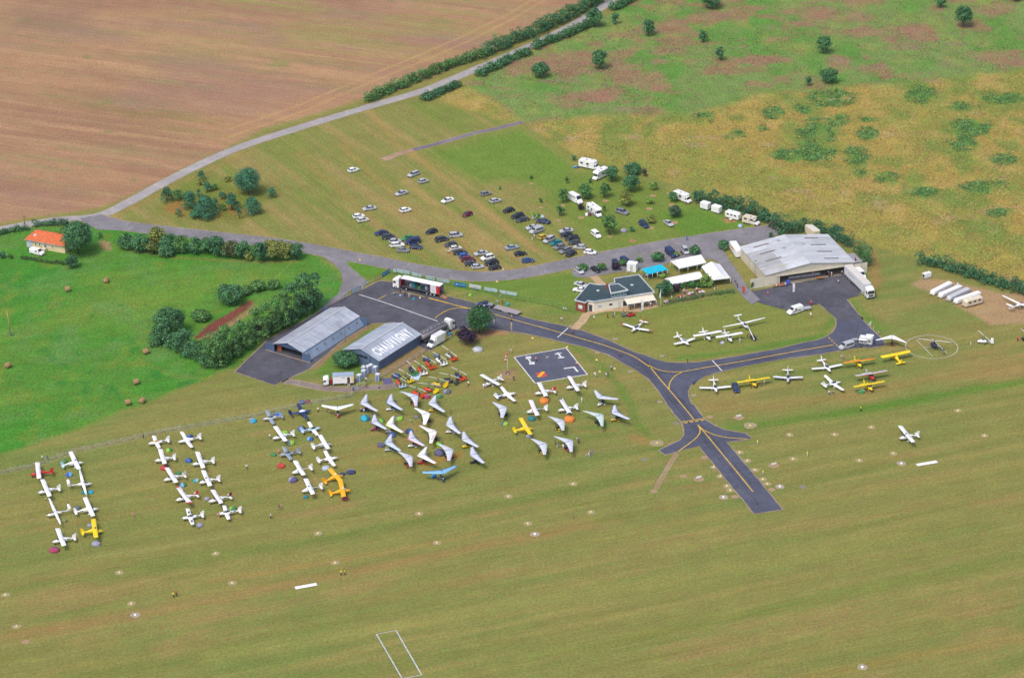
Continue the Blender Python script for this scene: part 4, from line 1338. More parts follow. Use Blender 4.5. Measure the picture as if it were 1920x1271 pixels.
for row in (
  ('Q',248,162,*R_,'hatch','white','white hatchback with dark roof glass, parked alone nearest the country road'),
  ('Q',898,207,-140,55,'estate','silver','silver estate car parked beside a smaller silver hatchback'),
  ('Q',1005,282,110,-30,'small','silver','small silver city car parked next to the silver estate'),
  ('Q',765,412,-145,42,'sedan','silver','silver saloon alone between the estate pair and the white hatchback'),
  ('Q',418,577,-157,27,'sedan','silver','silver saloon with dark sunroof parked above the two white hatchbacks'),
  ('Q',812,595,140,-32,'hatch','white','white hatchback standing alone in the middle of the brown mown strips'),
  ('Q',1265,490,-132,40,'sedan','white','white saloon parked alone above the dark red car'),
  ('Q',1480,642,-110,40,'small','maroon','dark red small car parked alone on the mown grass'),
  ('Q',305,662,120,-20,'hatch','white','white hatchback behind its twin at the western end of the car park'),
  ('Q',350,702,125,-22,'hatch','offwhite','white hatchback in front of its twin at the western end of the car park'),
  ('Q',550,842,-140,22,'sedan','navy','dark blue saloon heading the first parked row'),
  ('Q',630,888,140,-10,'mpv','darkgrey','dark grey people carrier second in the first parked row'),
  ('Q',698,932,120,-12,'hatch','silver','silver hatchback third in the first parked row'),
  ('Q',722,972,145,-10,'estate','white','white estate with silver roof and a red chair behind it'),
  ('Q',785,1030,145,5,'hatch','grey','grey hatchback closing the first parked row'),
  ('Q',840,897,-135,22,'sedan','green','dark green saloon beside the tall navy van'),
  ('Q',925,995,145,12,'hatch','navy','navy hatchback in front of the tall navy van'),
  ('Q',1092,828,-120,32,'hatch','black','black hatchback parked alone ahead of the second row'),
  ('Q',1205,912,120,-28,'mpv','darkgrey','charcoal compact people carrier heading the second row'),
  ('Q',1355,868,122,-15,'mpv','silver','silver compact people carrier parked apart beside the second row'),
  ('Q',1300,968,-126,24,'hatch','darkgrey','dark grey hatchback second in the second row'),
  ('Q',1355,1008,130,-18,'hatch','offwhite','white hatchback third in the second row beside two standing people'),
  ('Q',1402,1052,145,-22,'estate','darkgrey','long charcoal estate car with roof rails in the second row'),
  ('Q',1452,1092,120,-20,'small','blue','bright blue small car squeezed before the maroon people carrier'),
  ('Q',1488,1130,150,-20,'mpv','maroon','dark maroon people carrier in the second row'),
  ('Q',1520,1174,140,-20,'hatch','darkgrey','dark hatchback behind the silver hatchback at the end of the second row'),
  ('Q',1593,1207,150,-15,'hatch','silver','silver hatchback closing the second row beside the lane'),
  ('Q',1627,1062,-150,28,'sedan','silver','silver saloon above the white off road car'),
  ('Q',1700,1112,-155,38,'suv','white','white off road car with black roof rails'),
  ('Q',1742,1165,-145,30,'estate','black','black estate car in front of the white off road car'),
  ('Q',1775,1217,-120,22,'hatch','black','black hatchback closing the third row beside the lane'),
  ('P',178,187,115,-24,'small','grey','grey small car furthest up the green lane of the car park'),
  ('P',285,263,130,-28,'hatch','silver','silver hatchback second down the green lane of the car park'),
  ('P',425,367,-120,25,'hatch','black','glossy black hatchback alone in the green lane'),
  ('P',525,432,-140,22,'suv','black','black off road car with reddish trim beside the dark saloon'),
  ('P',575,467,-140,28,'sedan','darkgrey','dark grey saloon in front of the black off road car'),
  ('P',745,437,130,-10,'hatch','palegreen','pale green car half hidden behind a young tree'),
  ('P',800,487,-130,-18,'sedan','navy','navy saloon in front of the pale green car'),
  ('P',685,552,-145,30,'sedan','silver','silver saloon behind the silver minibus'),
  ('P',800,656,115,-35,'small','gold','mustard yellow hatchback with pale roof'),
  ('P',862,687,-115,60,'mpv','silver','beige silver people carrier beside the mustard car'),
  ('P',940,720,-135,28,'hatch','teal','dark teal hatchback in the slanting row of dark cars'),
  ('P',975,762,-115,35,'hatch','grey','mid grey hatchback in the slanting row'),
  ('P',1040,802,-125,42,'estate','grey','grey estate with roof rails in the slanting row'),
  ('P',1100,838,-115,55,'hatch','black','black hatchback closing the slanting row'),
  ('P',1050,587,-135,18,'sedan','silver','silver car heading the row under the white camper van'),
  ('P',1050,630,-135,12,'hatch','black','black hatchback between the silver car and the black estate'),
  ('P',1112,667,-150,15,'estate','black','long black estate car in the row of five'),
  ('P',1137,715,-140,8,'hatch','darkgrey','dark grey hatchback in the row of five'),
  ('P',1195,765,-120,-5,'hatch','silver','silver hatchback at the end of the row of five'),
  ('P',1310,820,140,12,'hatch','white','white hatchback parked along the edge of the lane'),
  ('P',463,768,145,-25,'sedan','bluegrey','blue grey saloon at the lower car park corner'),
  ('P',557,836,140,-22,'hatch','black','black hatchback between the blue grey saloon and the blue hatchback'),
  ('P',635,910,145,-20,'hatch',S(58,90,150),'steel blue hatchback beside the lane'),
  ('P',1657,385,110,30,'suv','grey','grey off road car under the yellow green tree'),
  ('O',908,868,80,65,'suv','navy','dark blue off road car beside a small yellow green tree'),
  ('O',1178,852,85,60,'coupe','silver','silver coupe beside the round tree near the white motorhome'),
  ('P',1192,1022,90,70,'hatch','lightgrey','silver car under a shrub next to the garden path'),
  ('P',1212,1172,140,45,'sedan','lightgrey','light grey saloon parked behind the club house'),
  ('P',1195,1226,-125,-10,'coupe','white','white sports car beside the light grey saloon behind the club house'),
  ('N',445,375,60,30,'small','black','black car behind the round shrub in the club car park'),
  ('N',662,300,60,70,'hatch','navy','navy car behind the dark purple shrub'),
  ('O',1358,1152,60,85,'mpv','silver','silver people carrier with a red motorcycle at its side'),
  ('M',655,255,90,45,'mpv','maroon','dark red people carrier at the end of the lane by the hedge'),
  ('I',1385,962,40,85,'estate','navy','dark blue car parked between two aeroplanes on the grass')):
 car(*row)
# ---- vans, motorhomes, trucks and trailers
def van(label,r,a,b,L,W,H,color,name='panel_van',windows=True,nose=1.0,stripe=None,cat='van',group=None):
 """a: rear pixel, b: front pixel (mid height)"""
 A,B = q(r,*a,.9),q(r,*b,.9)
 t = E(name,(*((A + B) / 2)[:2],0),heading(A,B),label,cat,group)
 h,hw = L / 2,W / 2
 st = [(-h,.96,.42,H - .12),(-h + .1,1,.35,H),(h - nose - .75,1,.32,H + .02),(h - nose - .05,.99,.32,1.3 + (H - 1.9) * .35),(h - .3,.95,.34,1.02),(h,.86,.42,.82)]
 rings = []
 for x,wf,zb,zt in st:
  w = hw * wf
  rings.append([(x,-w * .94,zb),(x,-w,zb + .15),(x,-w,zt * .72),(x,-w * .86,zt),(x,w * .86,zt),(x,w,zt * .72),(x,w,zb + .15),(x,w * .94,zb)])
 O('body',MB().loft(rings,True,False),PAINT,t,color)
 x0,x1 = h - nose - .72,h - nose - .08
 z0,z1 = H - .05,1.36 + (H - 1.9) * .35
 O('windscreen',MB().quad((x1 + .02,-hw * .8,z1),(x1 + .02,hw * .8,z1),(x0 + .1,hw * .72,z0 - .02),(x0 + .1,-hw * .72,z0 - .02),.05),GLASS,t,GLASSC)
 for sg in (-1,1):
  n = 1 + (3 if windows else 0)
  for k in range(n):
   xa = x0 - .05 - k * (L - nose - 1.2) / 4
   O('side_window',MB().box((xa - .4,sg * (hw * .97),H * .74),(.75,.06,H * .22)),GLASS,t,GLASSC)
  O('headlight',MB().box((h - .12,sg * hw * .66,.82),(.14,.32,.2)),PLASTIC,t,'lightgrey')
  O('tail_light',MB().box((-h,sg * hw * .84,1.0),(.06,.14,.4)),PLASTIC,t,'red')
  O('mirror',MB().box((x1 + .05,sg * (hw + .12),1.25),(.12,.2,.28)),PLASTIC,t,'darkgrey')
  if stripe:
   O('stripe',MB().box((0,sg * (hw + .005),H * .5),(L * .6,.02,.25)),PAINT,t,stripe)
 wheels(t,[(h - .85,hw - .1),(h - .85,-hw + .1),(-h + .9,hw - .1),(-h + .9,-hw + .1)],.35,.24)
 return t
van('tall navy van with side windows among parked cars','Q',(960,922),(812,945),4.9,1.9,1.95,'navy','minibus')
van('silver minibus with dark side windows','P',(790,565),(658,608),4.8,1.9,1.95,'silver','minibus')
van('small white van with dark windscreen on the car park lawn','P',(1325,592),(1425,668),4.4,1.75,1.8,'white')
van('dark blue panel van on the lane beside a shrub','N',(1215,160),(1305,235),5.2,2.0,2.2,'navy',windows=False)
van('white panel van beside the bungalow','V',(335,515),(470,548),4.9,1.9,1.95,'white',windows=False)
van('white panel van with red stripe and car trailer on the forecourt','M',(945,1140),(795,1190),5.2,2.0,2.2,'white',windows=False,stripe='maroon')
van('beige silver people van parked at the taxiway end','K',(208,222),(68,268),4.9,1.9,1.95,'silver','minibus')
van('white camper van with raised roof beside a round tree','P',(1095,222),(1210,285),6.0,2.1,2.7,'white','camper_van',windows=True)
def motorhome(label,r,a,b,L,H,over,color='white',stripe=None,cat='motorhome'):
 A,B = q(r,*a,1.4),q(r,*b,1.4)
 t = E('motorhome',(*((A + B) / 2)[:2],0),heading(A,B),label,cat,'motorhomes on the lawn')
 h,hw = L / 2,1.12
 cab = 1.55
 z = H - .3
 prof = [(-h,.5),(-h,z),(-h + .25,H),(h - cab - .2,H)] + ([(h - cab + .55,H - .1),(h - cab + .85,z - .25),(h - cab + .5,z - .75)] if over else [(h - cab + .1,z)]) + [(h - cab,z - .95),(h - cab,.5)]
 n = len(prof)
 vs = [(x,-hw,zz_) for x,zz_ in prof] + [(x,hw,zz_) for x,zz_ in prof]
 fs = [tuple(range(n)),tuple(range(2 * n - 1,n - 1,-1))] + [((i + 1) % n,i,i + n,(i + 1) % n + n) for i in range(n)]
 O('living_box',MB().add(vs,fs),PAINT,t,color)
 st = [(h - cab - .1,.95,.4,2.05),(h - cab + .5,.95,.38,2.0),(h - .75,.93,.36,1.25),(h - .2,.9,.38,1.05),(h,.8,.45,.85)]
 rings = []
 for x,wf,zb,zt in st:
  w = 1.0 * wf
  rings.append([(x,-w * .95,zb),(x,-w,zb + .2),(x,-w,zt * .8),(x,-w * .82,zt),(x,w * .82,zt),(x,w,zt * .8),(x,w,zb + .2),(x,w * .95,zb)])
 O('cab',MB().loft(rings,True,False),PAINT,t,'white')
 O('windscreen',MB().quad((h - .8,-.8,1.32),(h - .8,.8,1.32),(h - cab + .52,.74,2.0),(h - cab + .52,-.74,2.0),.05),GLASS,t,GLASSC)
 for sg in (-1,1):
  O('cab_window',MB().box((h - cab + .25,sg * .95,1.6),(.7,.06,.5)),GLASS,t,GLASSC)
  for k in range(2):
   O('side_window',MB().box((-h + 1.2 + k * 2.2,sg * (hw + .01),1.9),(1.0,.04,.6)),GLASS,t,GLASSC)
  O('headlight',MB().box((h - .1,sg * .66,.85),(.14,.3,.2)),PLASTIC,t,'lightgrey')
  if stripe:
   O('stripe',MB().box((-.4,sg * (hw + .008),.9),(L - cab - .2,.02,.4)),PAINT,t,stripe)
 O('door',MB().box((-.2,-hw - .01,1.45),(.7,.03,1.8)),PAINT,t,'lightgrey')
 for k in range(3):
  O('roof_light',MB().box((-h + 1.0 + k * 1.7,.2 * (-1) ** k,H + .05),(.6,.6,.12)),PLASTIC,t,'grey' if k % 2 else 'lightgrey')
 wheels(t,[(h - .85,.95),(h - .85,-.95),(-h + 1.3,1.0),(-h + 1.3,-1.0)],.36,.24)
 return t
motorhome('long white integrated motorhome at the top of the lawn','O',(215,200),(430,245),7.4,3.0,False)
motorhome('white motorhome with overcab nosing out beside a dark tree','O',(530,280),(345,370),6.8,3.0,True)
motorhome('white motorhome with blue skirt and a red awning beside it','P',(1290,325),(1425,420),7.0,3.0,True,stripe='navy')
motorhome('white low profile motorhome behind a round tree by the hedge','O',(1235,535),(1425,610),7.0,2.8,False)
motorhome('cream camper with an open side door and yellow mat','M',(325,170),(470,205),5.6,2.6,False,'cream')
def trailer_box(name,label,r,a,b,W,H,color,cat,group=None,wins=False,round_=False,z0=.45,roofc=None):
 A,B = q(r,*a,H / 2),q(r,*b,H / 2)
 L = (B - A).length
 t = E(name,(*((A + B) / 2)[:2],0),heading(A,B),label,cat,group)
 h,hw = L / 2,W / 2
 k = .35 if round_ else .1
 rings = []
 for x,s_,dz in ((-h,.86,k * .8),(-h + k,1,0),(h - k * 1.6,1,0),(h,.84,k * 1.3)):
  w = hw * s_
  zt = H - dz
  rings.append([(x,-w * .96,z0),(x,-w,z0 + .2),(x,-w,zt - k * .6),(x,-w * .8,zt),(x,w * .8,zt),(x,w,zt - k * .6),(x,w,z0 + .2),(x,w * .96,z0)])
 O('body',MB().loft(rings,True,False),PAINT,t,color)
 if roofc:
  O('roof_panel',MB().box((0,0,H + .03),(L - .8,W * .7,.06)),PAINT,t,roofc)
 wheels(t,[(-.1,hw - .12),(-.1,-hw + .12)],.3,.2)
 O('drawbar',MB().box((h + .55,0,.45),(1.2,.12,.1)),METAL,t,'darkgrey')
 if wins:
  for sg in (-1,1):
   for x in (-h * .55,0,h * .55):
    O('window',MB().box((x,sg * (hw + .005),H * .66),(L * .17,.04,.5)),GLASS,t,GLASSC)
  O('front_window',MB().box((h - .12,0,H * .66),(.08,W * .7,.5)),GLASS,t,GLASSC)
  O('roof_light',MB().box((-.3,0,H + .05),(.6,.6,.1)),PLASTIC,t,'lightgrey')
 else:
  O('door',MB().box((-h + .0,0,H * .55),(.06,W * .8,H * .6)),PAINT,t,'lightgrey')
 return t
trailer_box('box_trailer','plain white box trailer next to the low profile motorhome','O',(1535,655),(1618,680),2.1,2.5,'white','trailer','white box trailers by the hedge')
trailer_box('box_trailer','plain white box trailer beside the caravan with the table','O',(1655,693),(1740,718),2.1,2.5,'white','trailer','white box trailers by the hedge')
trailer_box('caravan','white touring caravan with a small round table in front','M',(128,115),(272,155),2.1,2.5,'white','caravan',None,True,True)
trailer_box('caravan','cream caravan parked beside the glider trailers','L',(1385,580),(1200,630),2.2,2.5,'cream','caravan',None,True,True)
for i,(a,b,c_,lb) in enumerate((((1055,415),(850,520),'white','long white glider trailer nearest the generator'),((1165,450),(935,550),'white','long white glider trailer with an upright tail fin'),
         ((1250,480),(1025,585),'lightgrey','long grey glider trailer between two white ones'),((1370,520),(1100,612),'white','long white glider trailer beside the cream caravan'))):
 t = trailer_box('glider_trailer',lb,'L',a,b,1.7,1.6,c_,'trailer','glider trailers on bare ground',False,True,.35)
 if i == 1:
  O('tail_fin',MB().box((-3.4,0,2.0),(1.0,.25,1.2),0,0,.6),PAINT,t,'white')
def truck_cab(t,x,color,W=2.45,H=3.7,L=2.2,yaw=0):
 hw = W / 2
 g = E('cab')
 g.parent = t
 rings = []
 for xx,wf,zb,zt in ((x,.98,.6,H - .1),(x + .3,1,.5,H),(x + L * .55,1,.45,H - .05),(x + L - .12,.98,.42,H * .84),(x + L,.93,.5,H * .62),(x + L + .03,.9,.5,.9)):
  w = hw * wf
  rings.append([(xx,-w,zb),(xx,-w,zt * .9),(xx,-w * .85,zt),(xx,w * .85,zt),(xx,w,zt * .9),(xx,w,zb)])
 O('cab_shell',MB().loft(rings,True,False),PAINT,g,color)
 O('windscreen',MB().quad((x + L + .04,-hw * .86,H * .5),(x + L + .04,hw * .86,H * .5),(x + L - .08,hw * .84,H * .76),(x + L - .08,-hw * .84,H * .76),.05),GLASS,g,GLASSC)
 for sg in (-1,1):
  O('side_window',MB().box((x + L * .66,sg * hw,H * .62),(L * .4,.05,H * .2)),GLASS,g,GLASSC)
  O('mirror',MB().box((x + L - .05,sg * (hw + .2),H * .58),(.15,.25,.6)),PLASTIC,g,'black')
  O('headlight',MB().box((x + L + .04,sg * hw * .7,.85),(.08,.45,.2)),PLASTIC,g,'lightgrey')
 O('grille',MB().box((x + L + .05,0,H * .34),(.06,W * .6,H * .16)),PLASTIC,g,'darkgrey')
 O('bumper',MB().box((x + L - .05,0,.55),(.3,W * .96,.35)),PLASTIC,g,'darkgrey')
 return g
def lorry(label,r,a,b,kind,L=16.0,za=1.8,name='articulated_lorry'):
 """a: rear end pixel, b: front end pixel"""
 A,B = q(r,*a,za),q(r,*b,za)
 t = E(name,(*((A + B) / 2)[:2],0),heading(A,B),label,'lorry')
 L = (B - A).length
 h = L / 2
 truck_cab(t,h - 2.3,'white')
 O('chassis',MB().box((h - 3.2,0,.75),(5.4,1.0,.3)),METAL,t,'black')
 O('side_tank',MB().box((h - 3.9,-1.05,.7),(1.4,.35,.6)),PAINT,t,'lightgrey')
 wheels(t,[(h - 1.2,1.08),(h - 1.2,-1.08),(h - 4.9,1.05),(h - 4.9,-1.05),(-h + 2.0,1.08),(-h + 2.0,-1.08),(-h + 3.3,1.08),(-h + 3.3,-1.08),(-h + 4.6,1.08),(-h + 4.6,-1.08)],.5,.34)
 x0,x1 = -h,h - 3.0
 TL = x1 - x0
 xm = (x0 + x1) / 2
 return t,h,x0,x1,TL,xm
t,h,x0,x1,TL,xm = lorry('white articulated lorry with a closed box trailer on the forecourt','v',(420,400),(1040,1010),'box')
O('trailer_box',MB().box((xm,0,2.6),(TL,2.5,2.75)),PAINT,t,S(236,240,246))
O('trailer_roof',MB().box((xm,0,4.0),(TL - .1,2.4,.06)),PAINT,t,S(232,224,216))
O('cooling_unit',MB().box((x1 + .2,0,3.2),(.4,1.9,1.2)),PLASTIC,t,'lightgrey')
rl = random.Random(3)
for k in range(8):
 O('side_mark',MB().box((x0 + 3.2 + k * .62,-1.256,2.75 + .1 * (k % 2)),(.42,.012,.7)),PAINT,t,S(196,206,222))
O('trailer_floor',MB().box((xm,0,1.1),(TL,2.4,.22)),METAL,t,'grey')
t,h,x0,x1,TL,xm = lorry('white articulated lorry with its curtain side open on the apron','t',(1370,600),(415,400),'open')
O('trailer_floor',MB().box((xm,0,1.15),(TL,2.5,.25)),METAL,t,S(90,92,100))
O('trailer_roof',MB().box((xm,0,3.95),(TL,2.5,.1)),PAINT,t,'white')
O('far_curtain',MB().box((xm,-1.22,2.6),(TL,.05,2.6)),CLOTH,t,S(170,176,190))
O('front_bulkhead',MB().box((x1 - .08,0,2.6),(.12,2.5,2.65)),PAINT,t,S(170,40,44))
for k in range(7):
 x = x0 + .1 + (TL - .2) * k / 6
 O('roof_post',MB().box((x,-1.15,2.55),(.09,.09,2.6)),METAL,t,'grey')
O('rear_post',MB().box((x0 + .06,1.2,2.55),(.12,.12,2.7)),PAINT,t,S(170,40,44))
O('rear_post',MB().box((x0 + .06,-1.2,2.55),(.12,.12,2.7)),PAINT,t,S(170,40,44))
O('red_curtain_panel',MB().box((x0 + .75,1.24,2.55),(1.1,.05,2.65)),CLOTH,t,S(200,34,48))
for k in range(5):
 O('white_curtain_fold',MB().box((x0 + 1.5 + k * .4,1.24 + .08 * (k % 2),2.55),(.4,.1,2.6)),CLOTH,t,S(232,234,240))
for k in range(9):
 c_ = ('teal','darkgrey','bluegrey','navy','green','darkgrey','teal','grey','darkgrey')[k]
 O('cargo_bundle',MB().box((x0 + 3.4 + k * 1.05,-.3 + .25 * math.sin(k * 2.1),1.75 + .2 * math.sin(k * 1.3)),(.85,1.2,1.0 + .4 * math.sin(k * 1.3)),.2 * math.sin(k)),CLOTH,t,c_)
# fuel tanker
t,h,x0,x1,TL,xm = lorry('white cabbed fuel tanker lorry with ribbed grey tank beside the lettered hangar','R',(920,900),(1260,720),'tank')
rings = []
for i,(x,s_) in enumerate(((x0,.8),(x0 + .25,1),(x1 - .25,1),(x1,.8))):
 rings.append([(x,1.2 * s_ * math.cos(a * math.pi / 8),2.35 + .95 * s_ * math.sin(a * math.pi / 8)) for a in range(16)])
O('tank',MB().loft(rings),METAL,t,S(150,144,150))
O('catwalk',MB().box((xm,0,3.36),(TL * .9,.7,.06)),METAL,t,S(120,118,126))
for k in range(6):
 O('hatch',MB().wheel((x0 + 1.4 + k * (TL - 2.6) / 5,.0,3.46),.28,.14,'X',10),METAL,t,S(180,182,190))
for sg in (-1,1):
 O('handrail',MB().path([(x0 + .5,sg * .45,3.4),(x0 + .5,sg * .45,3.9),(x1 - .6,sg * .45,3.9),(x1 - .6,sg * .45,3.4)],.035),METAL,t,'lightgrey')
 O('side_rail',MB().box((xm,sg * 1.2,1.35),(TL,.06,.5)),METAL,t,S(140,140,150))
O('ladder',MB().path([(x0 - .05,.3,.6),(x0 - .05,.3,3.3)],.04).path([(x0 - .05,-.3,.6),(x0 - .05,-.3,3.3)],.04),METAL,t,S(110,112,130))
# yellow and white box van
A,B = q('R',1165,870,1.4),q('R',1005,965,1.2)
t = E('box_van',(*((A + B) / 2)[:2],0),heading(A,B),'white box van with a yellow rear panel beside the tanker','van')
L = max(6.6,(B - A).length)
h = L / 2
O('box',MB().box((-h + 2.2,0,1.95),(4.4,2.2,2.5)),PAINT,t,'white')
O('box_roof',MB().box((-h + 2.2,0,3.24),(4.3,2.1,.06)),PAINT,t,S(236,236,240))
O('yellow_panel',MB().box((-h + .35,1.11,1.95),(.75,.02,2.4)),PAINT,t,S(240,222,30))
O('yellow_panel',MB().box((-h + .35,-1.11,1.95),(.75,.02,2.4)),PAINT,t,S(240,222,30))
O('yellow_sign',MB().box((h - 2.05,0,2.9),(.06,.9,.3)),PAINT,t,S(240,222,30))
rings = []
for x,wf,zb,zt in ((h - 2.3,.98,.4,2.3),(h - 1.7,.98,.36,2.3),(h - .85,.96,.36,1.35),(h - .2,.92,.4,1.1),(h,.85,.45,.85)):
 w = 1.0 * wf
 rings.append([(x,-w * .95,zb),(x,-w,zb + .2),(x,-w,zt * .75),(x,-w * .84,zt),(x,w * .84,zt),(x,w,zt * .75),(x,w,zb + .2),(x,w * .95,zb)])
O('cab',MB().loft(rings,True,False),PAINT,t,'white')
O('spoiler',MB().box((h - 2.25,0,2.7),(.7,2.0,.8),0,0,.8),PAINT,t,'white')
O('windscreen',MB().quad((h - .9,-.8,1.42),(h - .9,.8,1.42),(h - 1.66,.74,2.24),(h - 1.66,-.74,2.24),.05),GLASS,t,GLASSC)
for sg in (-1,1):
 O('side_window',MB().box((h - 1.5,sg * .94,1.65),(.75,.06,.5)),GLASS,t,GLASSC)
 O('headlight',MB().box((h - .12,sg * .64,.85),(.14,.32,.2)),PLASTIC,t,'lightgrey')
O('bumper',MB().box((h,0,.5),(.14,1.9,.3)),PLASTIC,t,'darkgrey')
wheels(t,[(h - 1.0,.95),(h - 1.0,-.95),(-h + 1.2,.95),(-h + 1.2,-.95)],.36,.26)
# sanitary trailer with tractor cab
A,B = q('s',1040,820,1.5),q('s',200,880,1.2)
t = E('sanitary_trailer_truck',(*((A + B) / 2)[:2],0),heading(A,B),'white and grey sanitary cabin trailer hitched to a small white truck','truck')
L = (B - A).length
h = L / 2
truck_cab(t,h - 1.8,'white',2.2,2.6,1.7)
O('chassis',MB().box((h - 2.6,0,.6),(3.4,.9,.3)),METAL,t,'maroon')
O('red_tank',MB().box((h - 2.5,.2,1.2),(.7,1.4,1.3)),PAINT,t,S(150,40,50))
bx0,bx1 = -h + .4,h - 3.0
O('cabin_body',MB().box(((bx0 + bx1) / 2,0,1.9),(bx1 - bx0,2.4,2.3)),PAINT,t,'white')
O('cabin_roof',MB().box(((bx0 + bx1) / 2,0,3.1),(bx1 - bx0 + .1,2.5,.1)),PAINT,t,S(168,186,208))
dr = O('door',MB().box((bx0 + 1.5,1.21,1.75),(.8,.04,1.9)),PAINT,t,S(84,60,60))
O('door_window',MB().box((bx0 + 1.5,1.24,2.2),(.4,.03,.5)),GLASS,dr,GLASSC)
O('cream_panel',MB().box((bx0 + .4,1.21,1.9),(.8,.03,2.2)),PAINT,t,S(238,226,190))
O('vent_slot',MB().box(((bx0 + bx1) / 2,1.21,2.6),(1.0,.04,.12)),PLASTIC,t,'black')
for k in range(3):
 O('step',MB().box((bx0 + 1.5,1.6 + .25 * k,.62 - .2 * k),(.9,.28,.05)),METAL,t,'lightgrey')
O('trailer_frame',MB().box(((bx0 + bx1) / 2,0,.62),(bx1 - bx0 + .8,2.2,.16)),METAL,t,S(150,110,110))
wheels(t,[(h - 1.0,.95),(h - 1.0,-.95),(h - 3.2,.95),(h - 3.2,-.95),(bx0 + 2.4,.95),(bx0 + 2.4,-.95)],.42,.28)
# pickup and flat trailer
A,B = q('x',900,620,.9),q('x',545,575,.9)
t = E('pickup',(*((A + B) / 2)[:2],0),heading(A,B),'dark blue pickup truck with a load bar on the apron edge','pickup')
h,hw = 2.6,.95
rings = []
for x,wf,zb,zt in ((-h,.97,.45,1.1),(-.6,1,.4,1.12),(h - 1.3,1,.4,1.12),(h - .3,.96,.42,1.0),(h,.88,.5,.8)):
 w = hw * wf
 rings.append([(x,-w * .95,zb),(x,-w,zb + .2),(x,-w,zt - .12),(x,-w * .9,zt),(x,w * .9,zt),(x,w,zt - .12),(x,w,zb + .2),(x,w * .95,zb)])
O('body',MB().loft(rings,True,False),PAINT,t,'navy')
O('load_bed',MB().box((-1.65,0,1.14),(1.7,1.5,.06)),PLASTIC,t,S(150,155,165))
rings = [[(1.2,-.82,1.08),(1.2,.82,1.08),(-.75,.82,1.08),(-.75,-.82,1.08)],[(.5,-.68,1.75),(.5,.68,1.75),(-.6,.7,1.75),(-.6,-.7,1.75)]]
O('cabin',MB().loft(rings,True,False),PAINT,t,'navy')
O('windscreen',MB().quad((1.2,-.72,1.14),(1.2,.72,1.14),(.56,.62,1.72),(.56,-.62,1.72),.03),GLASS,t,GLASSC)
for sg in (-1,1):
 for x in (.45,-.35):
  O('side_window',MB().box((x,sg * .77,1.42),(.6,.06,.4)),GLASS,t,GLASSC)
 O('door_mark',MB().box((.1,sg * .955,.8),(.35,.01,.4)),PAINT,t,'white')
 O('headlight',MB().box((h - .1,sg * .66,.82),(.14,.34,.16)),PLASTIC,t,'lightgrey')
wheels(t,[(1.65,.88),(1.65,-.88),(-1.55,.88),(-1.55,-.88)],.39,.26)
A,B = q('x',1490,800,.8),q('x',950,650,.8)
t = E('flat_trailer',(*((A + B) / 2)[:2],0),heading(A,B),'empty grey flat bed trailer on the apron edge','trailer')
L = (B - A).length
for k in range(9):
 O('deck_plank',MB().box((-L / 2 + L * (k + .5) / 9,0,.82),(L / 9 - .04,2.3,.06)),METAL,t,S(196 + (k * 7) % 12,188,190))
O('side_rail',MB().box((0,1.16,.72),(L,.06,.18)),METAL,t,'lightgrey')
O('side_rail',MB().box((0,-1.16,.72),(L,.06,.18)),METAL,t,'lightgrey')
O('drawbar',MB().box((L / 2 + .7,0,.5),(1.5,.14,.12)),METAL,t,'darkgrey')
wheels(t,[(x,y) for x in (-.5,.25,1.0) for y in (1.0,-1.0)],.34,.22,'white')
# navy pickup by the club, white lorry behind hangar corner, yellow box behind hangar, show trailer
van('navy pickup style van beside the white box cabin','N',(730,255),(810,320),4.8,1.85,1.8,'navy',windows=True)
A,B = q('v',640,400,1.2),q('v',850,570,1.2)
van('white panel van hidden behind the box lorry','v',(650,400),(855,590),5.4,2.0,2.4,'white',windows=False)
t = trailer_box('site_trailer','white trailer with yellow side beside the wide hangar','M',(195,455),(265,560),2.2,2.7,'white','trailer',None,False,False)
O('yellow_side',MB().box((0,-1.12,1.9),(2.4,.02,.8)),PAINT,t,'amber')
O('yellow_side',MB().box((0,1.12,1.9),(2.4,.02,.8)),PAINT,t,'amber')
t = trailer_box('site_container','cream site container behind the wide hangar by the hedge','M',(1010,275),(1110,350),2.4,2.8,'cream','container',None,False,False,.15,'offwhite')
t = trailer_box('show_trailer','grey white show trailer with raised awning flaps at taxiway end','K',(265,190),(395,205),2.2,2.5,'lightgrey','trailer',None,True,False,.5,'white')
O('awning_flap',MB().box((.8,1.5,2.4),(2.2,1.2,.06)),CLOTH,t,'white')
O('awning_flap',MB().box((-.8,-1.4,2.1),(2.4,1.0,.06)),CLOTH,t,'white')
# small trailers and quads
def low_trailer(label,r,x,y,rz,l,w,color):
 t = E('car_trailer',q(r,x,y),rz,label,'trailer')
 O('deck',MB().box((0,0,.55),(l,w,.1)),METAL,t,color)
 for sg in (-1,1):
  O('side_board',MB().box((0,sg * w / 2,.7),(l,.05,.25)),METAL,t,color)
 O('drawbar',MB().box((l / 2 + .5,0,.5),(1.1,.1,.1)),METAL,t,'darkgrey')
 wheels(t,[(0,w / 2 + .1),(0,-w / 2 - .1)],.28,.18)
low_trailer('empty grey car trailer behind the striped white van','M',1000,1160,heading(q('M',1040,1150),q('M',960,1165)),2.8,1.6,'lightgrey')
low_trailer('small grey trailer beside the beige people van','K',225,205,.2,1.8,1.4,'silver')
low_trailer('small grey trailer carrying gear in front of the club terrace','N',752,885,.4,1.7,1.2,'grey')
t = E('quad_bike',q('N',828,880),heading(q('N',795,880),q('N',862,865)),'red quad buggy in front of the club terrace','quad bike')
O('body',MB().box((0,0,.65),(2.4,1.2,.5),0,0,.8),PAINT,t,'red')
O('seat',MB().box((-.2,0,.95),(1.0,.6,.2)),CLOTH,t,'black')
O('handlebar',MB().tube((.5,-.45,1.15),(.5,.45,1.15),.04),METAL,t,'black')
